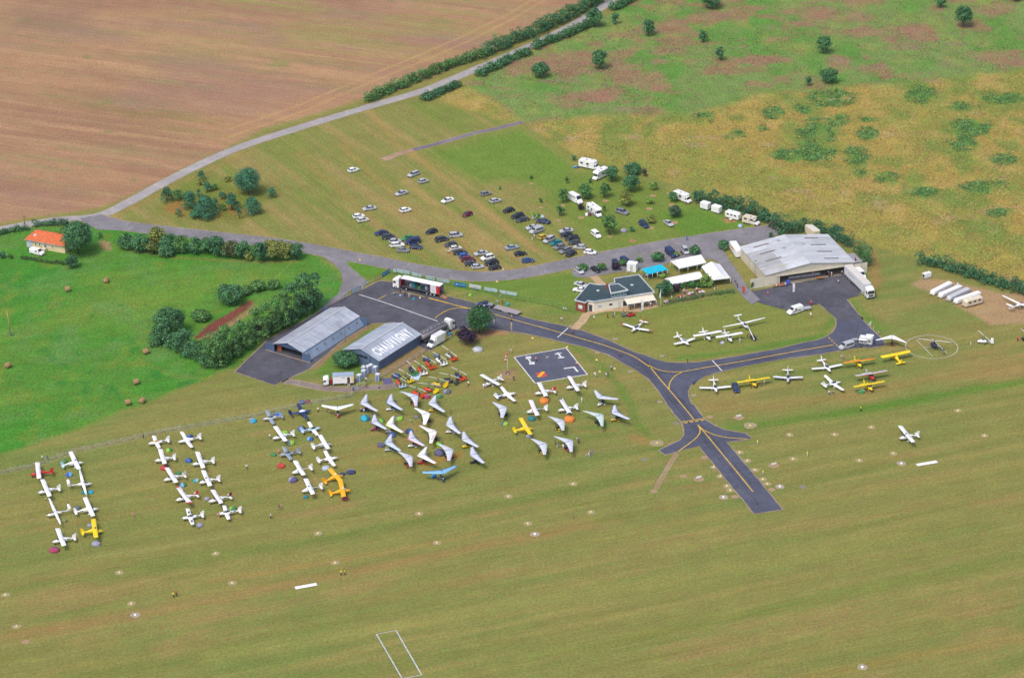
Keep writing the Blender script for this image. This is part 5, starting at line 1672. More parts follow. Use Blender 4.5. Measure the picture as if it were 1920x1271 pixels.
wheels(t,[(.85,.6),(.85,-.6),(-.85,.6),(-.85,-.6)],.33,.3,'red')
t = E('motorcycle',q('N',1372,210),1.9,'red motorcycle parked beside the silver people carrier','motorcycle')
O('frame',MB().box((0,0,.6),(1.2,.25,.4),0,0,.7),PAINT,t,'red')
O('seat',MB().box((-.3,0,.85),(.7,.28,.12)),CLOTH,t,'black')
O('handlebar',MB().tube((.45,-.38,1.0),(.45,.38,1.0),.03),METAL,t,'black')
for x in (-.7,.7):
 O('wheel',MB().wheel((x,0,.32),.32,.14),RUBBER,t,'black')
# ------------------------------------------------------------------ aircraft
AF = [(0,0),(.04,.5),(.2,1.0),(.55,.75),(1,.06),(1,-.02),(.55,-.2),(.2,-.35),(.04,-.3)]
def wing_part(mb,ys,c_of,xle_of,z_of,th):
 rings = []
 for y in ys:
  c_,xl,z = c_of(abs(y)),xle_of(abs(y)),z_of(abs(y))
  rings.append([(xl - u * c_,y,z + v * th * c_) for u,v in AF])
 return mb.loft(rings,True,True)
def fuse(mb,st,n=12):
 rings = []
 for x,w,zl,zh in st:
  zc,hh = (zl + zh) / 2,(zh - zl) / 2
  r = []
  for i in range(n):
   a = 2 * math.pi * (i + .5) / n
   ca,sa = math.cos(a),math.sin(a)
   k = (abs(ca) ** 2.8 + abs(sa) ** 2.8) ** (-1 / 2.8)
   r.append((x,w * ca * k,zc + hh * sa * k))
  rings.append(r)
 return mb.loft(rings,True,True)
def plane(r,t1,t2,nose,tail,kind,label,wing='white',fus='white',tailc=None,tip=None,le=None,cabin=None,span=None,stripe=None,mark=None,name=None,group=None,cover=None,fin=None):
 high = kind in ('high','cub','boom')
 zw = {'high': 2.0,'cub': 2.05,'boom': 2.0,'low': .8,'glider': 1.6}[kind]
 A,B = q(r,*t1,zw),q(r,*t2,zw)
 Nn,Tt = q(r,*nose,1.0),q(r,*tail,1.3)
 mid = (A + B) / 2
 ax = Nn - Tt
 ax.z = 0
 sp = B - A
 sp.z = 0
 pr = Vector((-sp.y,sp.x,0)).normalized()
 if pr.dot(ax) < 0:
  pr = -pr
 d = (pr * 1.3 + ax.normalized()).normalized()
 s = span or max(7.4,min(15,sp.length))
 L = max(5.6,min(7.4,ax.length))
 if kind == 'glider':
  L = max(6.2,L)
 t = E(name or 'light_aeroplane',(mid.x,mid.y,0),math.atan2(d.y,d.x),label,'aeroplane',group)
 tailc = tailc or fus
 fin = fin or tailc
 X = None
 if kind == 'cub':
  X = Matrix.Translation((.5,0,0)) @ Matrix.Rotation(math.radians(-8),4,'Y') @ Matrix.Translation((-.5,0,0))
 def mb():
  m = MB()
  m.X = X
  return m
 c0 = 1.32 if kind != 'glider' else 1.0
 ct = {'high': .92,'cub': 1.0,'boom': .95,'low': .72,'glider': .45}[kind]
 dih = {'high': .012,'cub': .02,'boom': .02,'low': .085,'glider': .035}[kind]
 x0 = .42 * c0
 c_of = lambda y: c0 * (1 + (ct - 1) * y / (s / 2))
 xle = lambda y: x0 - (c0 - c_of(y)) * .35
 zf = lambda y: zw + dih * y
 h = s / 2
 ib = h * .86
 if tip:
  O('wing',wing_part(mb(),[-ib,-h * .4,0,h * .4,ib],c_of,xle,zf,.1),GEL,t,wing)
  for sg in (-1,1):
   ys = [ib,h * .96,h] if sg > 0 else [-h,-h * .96,-ib]
   O('wing_tip',wing_part(mb(),ys,lambda y: c_of(y) * (.72 if y > h * .99 else 1),xle,zf,.1),GEL,t,tip)
 else:
  cf = lambda y: c_of(y) * (.7 if y > h * .99 else 1)
  O('wing',wing_part(mb(),[-h,-h * .97,-h * .5,0,h * .5,h * .97,h],cf,xle,zf,.1),GEL,t,wing)
 if le:
  for sg in (-1,1):
   O('leading_edge',mb().tube((xle(0) + .02,0,zf(0) + .02),(xle(h) + .02,sg * h,zf(h) + .02),.09,.07),GEL,t,le)
 # ailerons: a shallow line where the moving surface meets the wing
 for sg in (-1,1):
  y0,y1 = h * .52,h * .95
  za = lambda y: zf(y) + .028 * c_of(y)
  O('aileron',mb().quad((xle(y0) - c_of(y0) * .99,sg * y0,za(y0) - .02),(xle(y1) - c_of(y1) * .99,sg * y1,za(y1) - .02),(xle(y1) - c_of(y1) * .78,sg * y1,za(y1) + .035),(xle(y0) - c_of(y0) * .78,sg * y0,za(y0) + .035),.012 if sg < 0 else -.012),GEL,t,wing)
 xn,xt = L * .34,-L * .66
 if kind in ('high','cub'):
  st = [(xn,.06,.93,1.05),(xn - .12,.24,.76,1.2),(L * .2,.42,.62,1.36),(L * .13,.52,.58,1.48),(L * .04,.56,.56,1.94),(-L * .1,.53,.58,1.96),(-L * .22,.4,.7,1.72),(-L * .45,.2,.92,1.34),(xt,.06,1.08,1.24)]
 elif kind == 'boom':
  st = [(xn,.05,.95,1.05),(xn - .15,.28,.72,1.25),(L * .2,.46,.55,1.4),(L * .08,.54,.5,1.9),(-L * .06,.48,.55,1.95),(-L * .17,.2,1.1,1.75),(-L * .2,.08,1.35,1.55),(xt,.06,1.35,1.5)]
 elif kind == 'low':
  st = [(xn + .1,.06,.9,1.05),(xn,.26,.72,1.2),(L * .2,.42,.6,1.28),(L * .1,.52,.55,1.32),(-L * .05,.55,.55,1.36),(-L * .2,.42,.64,1.36),(-L * .42,.22,.84,1.24),(xt,.06,1.02,1.2)]
 else:
  st = [(xn,.05,.95,1.05),(xn - .3,.25,.75,1.2),(L * .18,.42,.58,1.42),(L * .04,.48,.55,1.7),(-L * .12,.36,.7,1.6),(-L * .26,.16,1.0,1.4),(xt,.09,1.1,1.35)]
 f = O('fuselage',fuse(mb(),st),GEL,t,fus)
 if not stripe and fus == 'white':
  stripe = (None,'navy','grey','red',None,'blue','maroon',None)[(len(label) * 7 + len(group or '')) % 8]
 if fus in ('white','lightgrey','bluegrey','paleblue'):
  for sg in (-1,1):
   O('registration',mb().quad((-L * .28,sg * .385,1.22),(-L * .42,sg * .255,1.18),(-L * .42,sg * .255,1.32),(-L * .28,sg * .385,1.42),.015 * -sg),GEL,f,'slate')
 if stripe:
  for sg in (-1,1):
   O('stripe',mb().quad((L * .2,sg * .445,.9),(-L * .4,sg * .27,1.05),(-L * .4,sg * .27,1.18),(L * .2,sg * .445,1.1),.015 * -sg),GEL,f,stripe)
 # glazing
 cg = cabin or GLASSC
 if high:
  O('windscreen',mb().quad((L * .15,-.46,1.46),(L * .15,.46,1.46),(L * .035,.5,1.98),(L * .035,-.5,1.98),.03),GLASS,t,cg)
  for sg in (-1,1):
   O('side_window',mb().box((L * .0,sg * .545,1.62),(L * .16,.05,.42)),GLASS,t,cg)
  if cabin or 'lemon' in label or 'dark windscreen' in label or 'tan' in label or 'blue tail' in label:
   O('roof_window',mb().box((.1,0,zw + .145),(.45,.7,.02)),GLASS,t,cg)
 elif kind == 'low':
  rr = []
  for x,w,z in ((L * .13,.1,1.3),(L * .09,.36,1.48),(L * .0,.45,1.72),(-L * .1,.4,1.66),(-L * .19,.12,1.36)):
   rr.append([(x,w * math.cos(a * math.pi / 6),1.28 + (z - 1.28) * math.sin(a * math.pi / 6)) for a in range(7)])
  can = O('canopy',mb().loft(rr,False,True,False),GLASS if not cover else CLOTH,t,cover or cg)
  if not cover:
   O('canopy_frame',mb().box((L * .0,0,1.735),(.14,.5,.03)),GEL,can,fus)
   O('canopy_frame',mb().box((-L * .1,0,1.675),(.12,.45,.03)),GEL,can,fus)
 else:
  rr = []
  for x,w,z in ((L * .24,.08,1.35),(L * .17,.34,1.55),(L * .08,.4,1.78),(L * .0,.38,1.8)):
   rr.append([(x,w * math.cos(a * math.pi / 6),1.3 + (z - 1.3) * math.sin(a * math.pi / 6)) for a in range(7)])
  O('canopy',mb().loft(rr,False,True,False),GLASS,t,cg)
 # tail
 ttail = kind == 'glider'
 zs = 2.5 if ttail else (1.18 if kind != 'boom' else 1.5)
 hs = 1.45 if kind != 'glider' else 1.3
 ch = .85
 O('tailplane',wing_part(mb(),[-hs,-hs * .9,0,hs * .9,hs],lambda y: ch * (1 - .3 * y / hs),lambda y: xt + ch + .02 - .22 * y / hs - (.2 if ttail else 0),lambda y: zs,.09),GEL,t,tailc)
 hf = 1.25 if not ttail else 1.3
 zb = 1.15 if kind != 'boom' else 1.42
 O('fin',mb().add([(xt + 1.15,.05,zb),(xt - .05,.05,zb),(xt - .22,.03,zb + hf),(xt + .38,.03,zb + hf),
     (xt + 1.15,-.05,zb),(xt - .05,-.05,zb),(xt - .22,-.03,zb + hf),(xt + .38,-.03,zb + hf)],
     [(0,3,2,1),(4,5,6,7),(0,4,7,3),(1,2,6,5),(2,3,7,6),(0,1,5,4)]),GEL,t,fin)
 if mark:
  for sg in (-1,1):
   O('registration_mark',mb().box((-.1,sg * h * .55,zf(h * .55) + .095 * c0),(.5,1.0,.02)),GEL,t,mark)
 # struts, gear, propeller
 if high:
  for sg in (-1,1):
   O('wing_strut',mb().tube((.2,sg * .5,.75),(.1,sg * h * .52,zf(h * .52)),.045),GEL,t,fus)
 gy = .95
 zlift = (lambda x: X @ Vector((x,0,.7))) if X else (lambda x: Vector((x,0,.7)))
 mains = (.5 if kind == 'cub' else -.35)
 for sg in (-1,1):
  O('gear_leg',MB().tube((mains,sg * .4,.72),(mains,sg * gy,.24),.05),METAL,t,fus)
  wh = O('wheel',MB().wheel((mains,sg * gy,.22),.22,.16,n=10),RUBBER,t,'black')
  if kind in ('low','high') and fus != 'yellow':
   O('wheel_spat',MB().box((mains + .02,sg * gy,.3),(.75,.22,.26),0,0,.7),GEL,wh,fus)
 if kind == 'cub':
  O('tail_wheel',MB().wheel((xt + .5,0,.12),.12,.08,n=8),RUBBER,t,'black')
 else:
  O('nose_leg',MB().tube((L * .24,0,.75),(L * .25,0,.24),.05),METAL,t,fus)
  O('nose_wheel',MB().wheel((L * .25,0,.2),.2,.14,n=10),RUBBER,t,'black')
 xp = xn + (.14 if kind == 'low' else .04)
 zp = .98
 O('spinner',mb().loft([[(xp + dx,rr_ * math.cos(a * math.pi / 4),zp + rr_ * math.sin(a * math.pi / 4)) for a in range(8)] for dx,rr_ in ((-.05,.16),(.1,.12),(.24,.02))]),GEL,t,fus)
 ang = (len(label) * 37) % 180
 for k in range(2):
  a = math.radians(ang + 180 * k)
  O('propeller_blade',mb().add([(xp + .02,math.cos(a) * rr_ - math.sin(a) * w_,zp + math.sin(a) * rr_ + math.cos(a) * w_) for rr_,w_ in ((.1,-.06),(.8,-.05),(.8,.05),(.1,.06))]
         + [(xp + .06,math.cos(a) * rr_ - math.sin(a) * w_,zp + math.sin(a) * rr_ + math.cos(a) * w_) for rr_,w_ in ((.1,-.06),(.8,-.05),(.8,.05),(.1,.06))],
         [(0,1,2,3),(7,6,5,4),(0,4,5,1),(1,5,6,2),(2,6,7,3),(3,7,4,0)]),PLASTIC,t,'darkgrey')
 return t
PG = 'aeroplanes parked in camping rows'
P_ = plane
P_('A',(372,275),(448,442),(315,378),(558,365),'high','white winged aeroplane with red fuselage and red tail',fus='red',le='red',group=PG)
P_('A',(455,455),(535,640),(420,582),(655,530),'high','white high wing aeroplane with thin red stripes beside the red one',stripe='red',group=PG)
P_('A',(540,660),(650,952),(503,845),(745,785),'glider','white motor glider with tapered wing beside a pale green tent',group=PG)
P_('A',(622,985),(688,1175),(570,1110),(815,1055),'high','plain white high wing aeroplane next to the brown purple tent',group=PG)
P_('A',(775,152),(850,345),(893,248),(665,285),'high','white high wing aeroplane with a pale blue tail',tailc='paleblue',group=PG)
P_('A',(865,348),(935,630),(995,490),(745,515),'glider','white slender aeroplane with lime wing tip over teal tents',tip='palegreen',group=PG)
P_('A',(945,645),(990,855),(1060,760),(815,810),'high','plain white high wing aeroplane next to the bright yellow one',group=PG)
P_('A',(1015,882),(1045,1083),(1118,995),(890,1010),'high','lemon yellow high wing aeroplane beside a grey tent',wing='yellow',fus='yellow',group=PG)
P_('B',(390,165),(455,300),(345,258),(555,215),'low','white low wing aeroplane with a tan canopy cover',cover='tan',group=PG)
P_('B',(455,300),(515,460),(412,415),(620,380),'high','white high wing aeroplane touching a red tent with its wing',group=PG)
P_('B',(540,500),(630,665),(495,615),(725,550),'high','white high wing aeroplane beside the blue and green tent',fin='lightgrey',group=PG)
P_('B',(655,705),(780,890),(628,840),(860,770),'high','white high wing aeroplane with bright red wing tips',tip='red',tailc='white',fin='red',stripe='red',group=PG)
P_('B',(755,955),(820,1130),(703,1045),(930,1005),'low','white low wing aeroplane with dark letters on its wings',mark='darkgrey',group=PG)
P_('B',(690,125),(812,295),(668,225),(905,170),'low','white low wing aeroplane in front of a large blue tent',cover='white',group=PG)
P_('B',(855,330),(935,505),(810,458),(1045,420),'high','white high wing aeroplane beside a dark blue tent with open door',group=PG)
P_('B',(925,530),(1005,700),(890,645),(1110,600),'high','white high wing aeroplane with dark windscreen beside a pale teal tent',group=PG)
P_('B',(1040,738),(1110,890),(995,860),(1225,785),'high','white high wing aeroplane with maroon trim and tail stripes',fin='maroon',le='maroon',stripe='maroon',group=PG)
P_('B',(1145,920),(1215,1070),(1090,1005),(1340,970),'low','white low wing aeroplane with navy belly beside a green tent',stripe='navy',group=PG)
P_('C',(290,185),(365,330),(258,262),(455,225),'low','grey low wing aeroplane with a blue cover behind it',wing='bluegrey',fus='lightgrey',tailc='bluegrey',group=PG)
P_('C',(380,340),(490,505),(350,470),(575,410),'high','white high wing aeroplane between two lime tents',group=PG)
P_('C',(470,575),(555,715),(435,650),(640,605),'low','blue grey low wing aeroplane beside the red tent',wing='bluegrey',fus='bluegrey',group=PG)
P_('C',(595,715),(685,875),(570,830),(770,780),'boom','white aeroplane with thin tail boom beside the purple tent',group=PG)
P_('C',(705,910),(790,1080),(683,1030),(880,990),'boom','white aeroplane with thin tail boom and teal cabin sides',cabin=(.05,.16,.2,1),group=PG)
P_('C',(638,108),(725,278),(765,178),(545,215),'low','dark blue low wing aeroplane with white canopy cover',wing='navy',fus=S(40,70,140),tailc='navy',cover='white',group=PG)
P_('C',(745,305),(845,450),(870,360),(680,385),'low','white low wing aeroplane with sky blue rear fuselage',fus='paleblue',group=PG)
P_('C',(875,435),(955,588),(980,518),(775,550),'high','white high wing aeroplane with pale grey fuselage',fus='lightgrey',tailc='white',group=PG)
P_('C',(905,620),(1045,780),(1055,690),(845,705),'low','plain white low wing aeroplane beside a pale grey tent',cover='white',group=PG)
P_('C',(1000,790),(1082,925),(1120,850),(940,900),'cub','amber high wing aeroplane with a white cover over its cabin',wing='amber',fus='amber',cabin=(.7,.7,.7,1),group=PG)
P_('C',(1090,915),(1150,1100),(1190,1035),(1000,1035),'cub','amber high wing aeroplane with a red tent under its wing',wing='amber',fus='amber',cabin=(.7,.7,.7,1),group=PG)
PV = 'visiting aeroplanes near the signals square'
P_('G',(15,590),(205,705),(35,685),(215,600),'high','white high wing aeroplane with people around its nose',group=PV)
P_('G',(250,730),(360,895),(365,800),(165,850),'low','white low wing aeroplane in front of a round blue tent',cover='white',group=PV)
P_('G',(640,680),(710,825),(600,785),(815,745),'high','white high wing aeroplane with red fin over an orange tent',fin='red',stripe='maroon',group=PV)
P_('G',(955,610),(1065,768),(938,725),(1150,690),'high','white high wing aeroplane with its wing over the signals square border',le='navy',stripe='lightgrey',group=PV)
P_('G',(515,845),(650,1062),(490,995),(715,970),'boom','white boom tailed aeroplane with pink leading edge',le='pink',span=9.6,group=PV)
P_('G',(870,850),(975,1018),(845,970),(1045,930),'high','white high wing aeroplane with blue wing ends behind an orange tent',tip='navy',stripe='navy',group=PV)
P_('G',(440,1060),(555,1240),(565,1165),(385,1180),'high','golden yellow high wing aeroplane beside a grey tent',wing='yellow',fus='yellow',cabin=(.55,.55,.55,1),group=PV)
PT = 'aeroplanes along the taxiway'
P_('H',(65,742),(410,730),(248,800),(208,650),'low','white low wing aeroplane parked next to the dark blue car',group=PT)
P_('H',(475,675),(835,630),(680,715),(595,615),'cub','yellow high wing taildragger beside the dark blue car',wing='yellow',fus='yellow',group=PT)
P_('H',(865,625),(1187,630),(1025,685),(1020,540),'low','white low wing aeroplane with blue leading edges and cowling',le=S(90,105,190),stripe='blue',fus='lightgrey',tailc='white',group=PT)
P_('H',(1285,545),(1610,488),(1472,572),(1380,420),'low','white low wing aeroplane with open canopy beside the orange winged one',group=PT)
P_('H',(1420,612),(1630,772),(1595,675),(1410,705),'low','white low wing aeroplane with thin purple lines and two people behind',stripe='purple',group=PT)
P_('K',(108,412),(415,378),(272,440),(215,370),'cub','yellow taildragger with orange upper wing',wing=S(236,122,40),fus='yellow',le='yellow',group=PT)
P_('K',(232,545),(535,490),(395,565),(330,480),'cub','silver taildragger with red cowling and red leading edge',wing='lightgrey',fus='red',tailc='lightgrey',le='red',group=PT)
P_('K',(212,645),(513,595),(378,670),(300,590),'cub','yellow taildragger over a green tent',wing='yellow',fus='yellow',group=PT)
P_('K',(470,352),(748,292),(585,300),(670,370),'cub','yellow taildragger turned away beside the landing circle',wing='yellow',fus='yellow',group=PT)
P_('I',(152,272),(463,368),(268,360),(378,235),'low','white low wing aeroplane with red wing tips on the club lawn',tip='red',fin='orange',group=PT)
P_('I',(718,502),(940,435),(872,508),(752,410),'low','small white low wing aeroplane on the lawn inside the taxiway loop',cabin=(.2,.24,.28,1),group=PT)
P_('I',(928,408),(1230,350),(1105,435),(1030,340),'high','white high wing aeroplane touching wings with its neighbour on the lawn',group=PT)
P_('I',(1172,422),(1455,368),(1335,450),(1262,350),'high','white high wing aeroplane beside a grey dome tent on the lawn',group=PT)
P_('I',(1255,322),(1690,205),(1480,315),(1400,215),'glider','white motor glider with very long wings and T tail on the lawn',group=PT)
P_('K',(650,1020),(785,1178),(655,1128),(835,1095),'high','white high wing aeroplane taxiing alone on the runway grass',cabin=(.02,.02,.06,1),group=None)
P_('L',(1597,520),(2010,740),(1850,590),(1715,668),'glider','white glider with a red nose on the bare ground',fus='white',cabin=(.3,.02,.02,1),span=14.0,group=None)
# ---- flex-wing trikes
def trike(r,t1,nose,t2,label,wing='white',le=None,pod='darkgrey',panel=None):
 A,B = q(r,*t1,2.4),q(r,*t2,2.4)
 N_ = q(r,*nose,2.75)
 mid = (A + B) / 2
 sp = B - A
 sp.z = 0
 d = Vector((-sp.y,sp.x,0)).normalized()
 fw = N_ - mid
 fw.z = 0
 if d.dot(fw) < 0:
  d = -d
 xn = max(1.9,min(3.4,fw.dot(d) + .3))
 s = max(8.6,min(11,sp.length))
 h = s / 2
 t = E('flex_wing_trike',(mid.x,mid.y,0),math.atan2(d.y,d.x),label,'microlight','flex wing trikes parked on the grass')
 # sail: spanwise stations, cambered, swept, tips washed out
 rc = 2.5
 rings = []
 for u in (-1,-.85,-.6,-.3,0,.3,.6,.85,1):
  a = abs(u)
  xl = xn - xn * a
  ch = rc * (1 - a) + .75 * a - .35 * math.sin(a * math.pi) * .6
  z = 2.72 - .42 * a
  tw = .22 * a
  rings.append([(xl - v * ch,u * h,z + hgt * .17 * (1 - .5 * a) + tw * v) for v,hgt in ((0,0),(.06,.55),(.3,1),(.65,.7),(1,.05),(.98,-.12),(.65,.25),(.3,.4),(.05,-.2))])
 sail = O('wing_sail',MB().loft(rings,True,True),CLOTH,t,wing)
 for sg in (-1,1):
  O('leading_edge',MB().tube((xn + .03,0,2.74),(.03,sg * h,2.32),.1,.07),CLOTH,sail,le or wing)
 if panel:
  for sg in (-1,1):
   O('coloured_panel',MB().quad((xn * .62 - .15,sg * h * .35,2.8),(xn * .25 - .15,sg * h * .72,2.62),(xn * .25 - .65,sg * h * .72,2.72),(xn * .62 - .75,sg * h * .35,2.86),.012 * sg),CLOTH,sail,panel)
 O('keel_tube',MB().tube((xn - .1,0,2.9),(xn - 3.0,0,2.86),.045),METAL,sail,'darkgrey')
 O('kingpost',MB().tube((xn - 1.2,0,2.85),(xn - 1.3,0,3.55),.03),METAL,sail,'grey')
 px_ = xn - 1.35
 O('control_frame',MB().path([(px_ + .1,0,2.7),(px_ + .85,-.75,1.25),(px_ + .85,.75,1.25),(px_ + .1,0,2.7)],.035),METAL,t,'lightgrey')
 O('mast',MB().tube((px_ - .35,0,.65),(px_,0,2.75),.06),METAL,t,'grey')
 st = [(px_ + 1.5,.08,.5,.66),(px_ + 1.2,.26,.36,.92),(px_ + .6,.36,.3,.95),(px_ - .1,.34,.3,.7),(px_ - .7,.24,.34,.62)]
 O('pod',fuse(MB(),st,10),GEL,t,pod)
 O('seat',MB().box((px_ - .25,0,.95),(.25,.5,.75),0,-.3),CLOTH,t,'black')
 O('windshield',MB().quad((px_ + 1.0,-.22,.95),(px_ + 1.0,.22,.95),(px_ + .75,.2,1.25),(px_ + .75,-.2,1.25),.02),GLASS,t,(.2,.22,.25,1))
 O('engine',MB().box((px_ - .85,0,1.05),(.55,.5,.5)),METAL,t,'darkgrey')
 for k in range(3):
  a = math.radians(30 + 120 * k + len(label))
  O('propeller_blade',MB().tube((px_ - 1.25,0,1.2),(px_ - 1.27,.82 * math.cos(a),1.2 + .82 * math.sin(a)),.06,.03,4),PLASTIC,t,'black')
 for sg in (-1,1):
  O('axle',MB().tube((px_ - .5,0,.42),(px_ - .6,sg * .85,.24),.04),METAL,t,'grey')
  O('wheel',MB().wheel((px_ - .6,sg * .9,.22),.22,.16,n=10),RUBBER,t,'black')
  O('wheel_spat',MB().box((px_ - .6,sg * .9,.34),(.62,.2,.22),0,0,.7),GEL,t,pod)
 O('nose_wheel',MB().wheel((px_ + 1.15,0,.2),.2,.14,n=10),RUBBER,t,'black')
 return t
T_ = trike
LV = S(216,222,238)
T_('D',(145,172),(98,268),(262,352),'pale lilac winged trike with people and a teal tent in front',LV,'lilac','navy')
T_('D',(412,170),(385,262),(530,340),'white trike with a bright blue leading edge',LV,S(60,110,215),'white')
T_('D',(540,135),(717,190),(705,295),'white trike with purple edge and orange yellow pod',LV,'lilac','orange')
T_('D',(893,178),(848,285),(990,360),'white trike with yellow pod and a box beside it',LV,'lightgrey','gold')
T_('D',(692,312),(842,385),(795,495),'plain white trike beside a small red tent','white',None,'maroon')
T_('D',(230,390),(213,470),(360,548),'lilac grey trike with a navy edge and blue wing tip',LV,'purple','magenta')
T_('D',(432,408),(385,510),(535,582),'white trike with a lime yellow leading edge','white',S(220,240,70),'lightgrey')
T_('D',(725,472),(895,545),(885,730),'white trike with pink panels and yellow edge','white',S(244,236,190),'navy',S(246,214,226))
T_('D',(1055,410),(1022,485),(1160,595),'white trike with grey underside and a person at its tip',LV,'lightgrey','white')
T_('D',(1195,575),(1185,640),(1355,740),'grey white trike with yellow black pod',LV,'lightgrey','yellow')
T_('D',(410,605),(362,690),(512,782),'white trike with a sky blue leading edge',LV,S(120,190,240),'lightgrey')
T_('D',(625,568),(612,645),(770,728),'white trike with a coral pink leading edge',LV,S(240,120,140),'white')
T_('D',(520,788),(668,865),(650,948),'lilac white trike with a red pod and red wheels',LV,'lilac','red')
T_('D',(793,738),(725,860),(890,915),'plain white trike with a red pod behind its wing','white',None,'red')
T_('D',(955,702),(1100,790),(1060,885),'white trike beside the big navy tent',LV,'lightgrey','red')
T_('D',(1285,742),(1275,800),(1418,915),'white grey trike with a black pod nearest the bare patch',LV,'lilac','black')
T_('D',(768,1020),(958,1030),(1135,950),'sky blue winged trike facing the runway',S(140,196,240),S(120,180,235),'navy')
T_('C',(885,122),(1060,185),(1230,110),'white winged trike standing alone beside the wire fence','white',None,'red')
T_('E',(1540,772),(1685,860),(1635,942),'plain white trike beside a lime and grey tent',LV,None,'black')
T_('F',(760,290),(915,350),(910,442),'pale trike with yellow pod in front of an orange tent',LV,'palegreen','yellow')
T_('F',(1130,230),(1318,268),(1335,395),'pale green trike with a yellow bag at its wheels',S(208,226,226),'palegreen','black')
T_('F',(1445,172),(1440,265),(1605,325),'white trike with a dark blue edge and yellow pod',LV,S(70,100,150),'gold')
T_('F',(570,530),(728,605),(710,705),'white trike with yellow pod and green bag',LV,'palegreen','yellow')
T_('F',(818,505),(995,555),(1000,675),'white trike with red pod and a crouching person',LV,'paleblue','red')
T_('G',(1285,785),(1270,850),(1438,842),'white flying boat trike with its wing folded low',LV,'lightgrey','white')
T_('K',(425,190),(572,135),(720,215),'white trike with red pod beside the landing circle','white',None,'red')
# ---- gyrocopters
def gyro(r,ra,rb,tail,label,pod='orange',tailc='orange',tipc=None,zr=2.55):
 A,B = q(r,*ra,zr),q(r,*rb,zr)
 c_ = (A + B) / 2
 Tt = q(r,*tail,.8)
 d = c_ - Tt
 d.z = 0
 rz = math.atan2(d.y,d.x)
 t = E('gyrocopter',(c_.x,c_.y,0),rz,label,'gyrocopter','gyrocopters parked by the hangar')
 O('pod',fuse(MB(),[(2.0,.08,.62,.78),(1.7,.36,.42,1.1),(1.1,.52,.34,1.3),(.3,.54,.32,1.25),(-.5,.44,.36,1.15),(-1.0,.22,.5,.95)]),GEL,t,pod)
 O('windshield',MB().quad((1.5,-.3,1.2),(1.5,.3,1.2),(1.15,.27,1.6),(1.15,-.27,1.6),.02),GLASS,t,(.15,.17,.2,1))
 O('seat',MB().box((.35,0,1.3),(.7,.42,.16)),CLOTH,t,'black')
 O('mast',MB().tube((-.25,0,.9),(-.1,0,zr - .05),.06),METAL,t,'darkgrey')
 O('engine',MB().box((-.75,0,1.2),(.45,.5,.4)),METAL,t,'grey')
 for k in range(3):
  a = math.radians(120 * k + len(label) * 11)
  O('propeller_blade',MB().tube((-1.05,0,1.2),(-1.07,.8 * math.cos(a),1.2 + .8 * math.sin(a)),.06,.03,4),PLASTIC,t,'black')
 O('tail_boom',MB().tube((-.3,0,.45),(-2.4,0,.5),.07,.05),GEL,t,tailc)
 O('stabiliser',MB().box((-2.35,0,.62),(.8,2.0,.08)),GEL,t,tailc)
 for y in (-1.0,0,1.0):
  O('fin',MB().box((-2.4,y,1.0 if y else 1.1),(.8,.08,.9 if y else 1.15),0,0,.85),GEL,t,tailc)
 for sg in (-1,1):
  O('gear_leg',MB().tube((-.2,sg * .3,.5),(-.3,sg * .85,.25),.045),METAL,t,tailc)
  O('wheel',MB().wheel((-.3,sg * .9,.22),.22,.16,n=10),RUBBER,t,'black')
 O('nose_wheel',MB().wheel((1.2,0,.2),.2,.14,n=10),RUBBER,t,'black')
 ro = E('rotor')
 ro.parent = t
 M = Matrix.Rotation(-rz,3,'Z')
 a,b = M @ (A - c_),M @ (B - c_)
 dl = (b - a).normalized()
 ln = max(3.4,min(4.4,(b - a).length / 2))
 for sg in (-1,1):
  e = dl * sg * ln
  n = Vector((-dl.y,dl.x,0)) * .13
  o = dl * sg * .2
  O('rotor_blade',MB().quad(*[Vector((v.x,v.y,zr + dz)) for v,dz in (((o - n * .6,.05),(e - n,-.08),(e + n,-.08),(o + n * .6,.05)))],.04 ),GEL,ro,S(225,228,232))
  if tipc and sg == -1:
   p0 = dl * sg * (ln - .45)
   O('blade_tip',MB().quad(*[Vector((v.x,v.y,zr - .01)) for v in (p0 - n * 1.1,e - n * 1.1,e + n * 1.1,p0 + n * 1.1)],.04),GEL,ro,tipc)
 O('rotor_hub',MB().box((0,0,zr + .05),(.5,.16,.1),heading(a,b)),METAL,ro,'darkgrey')
 return t
COL['orange'] = S(236,78,34)
Y_ = gyro
Y_('E',(970,155),(1140,280),(1098,300),'gyrocopter with white pod, red seat and orange tail by the purple tree','lightgrey','orange')
Y_('E',(890,235),(1005,305),(985,352),'white gyrocopter with a white tail and red engine','white','white')
Y_('E',(755,265),(905,345),(862,390),'orange gyrocopter with orange tail in front of a dark tent','orange','orange','orange')
Y_('E',(685,328),(800,408),(768,450),'orange gyrocopter with a white tail','orange','white')
Y_('E',(600,328),(685,418),(668,460),'dark blue gyrocopter with a green tail','navy','green')
Y_('E',(515,415),(650,495),(622,535),'yellow green gyrocopter beside a pale blue tarp','olive','yellow')
Y_('E',(430,460),(590,550),(540,592),'orange gyrocopter with white and blue tail by the gravel track','orange','paleblue','orange')
Y_('E',(1065,385),(1240,475),(1200,518),'navy and orange gyrocopter at the end of the second line','navy','orange','red')
Y_('E',(960,455),(1150,505),(1112,552),'black gyrocopter with a black tail','black','darkgrey')
Y_('E',(815,490),(1050,550),(995,588),'yellow gyrocopter with a yellow tail','gold','yellow','red')
Y_('E',(705,560),(960,598),(890,652),'orange gyrocopter with a yellow tail','orange','yellow','red')
Y_('E',(605,585),(800,655),(748,695),'orange gyrocopter overlapping a white trike wing','orange','orange','orange')
Y_('K',(1400,90),(1540,215),(1535,205),'white gyrocopter with red nose right of the landing circle','white','white','red')
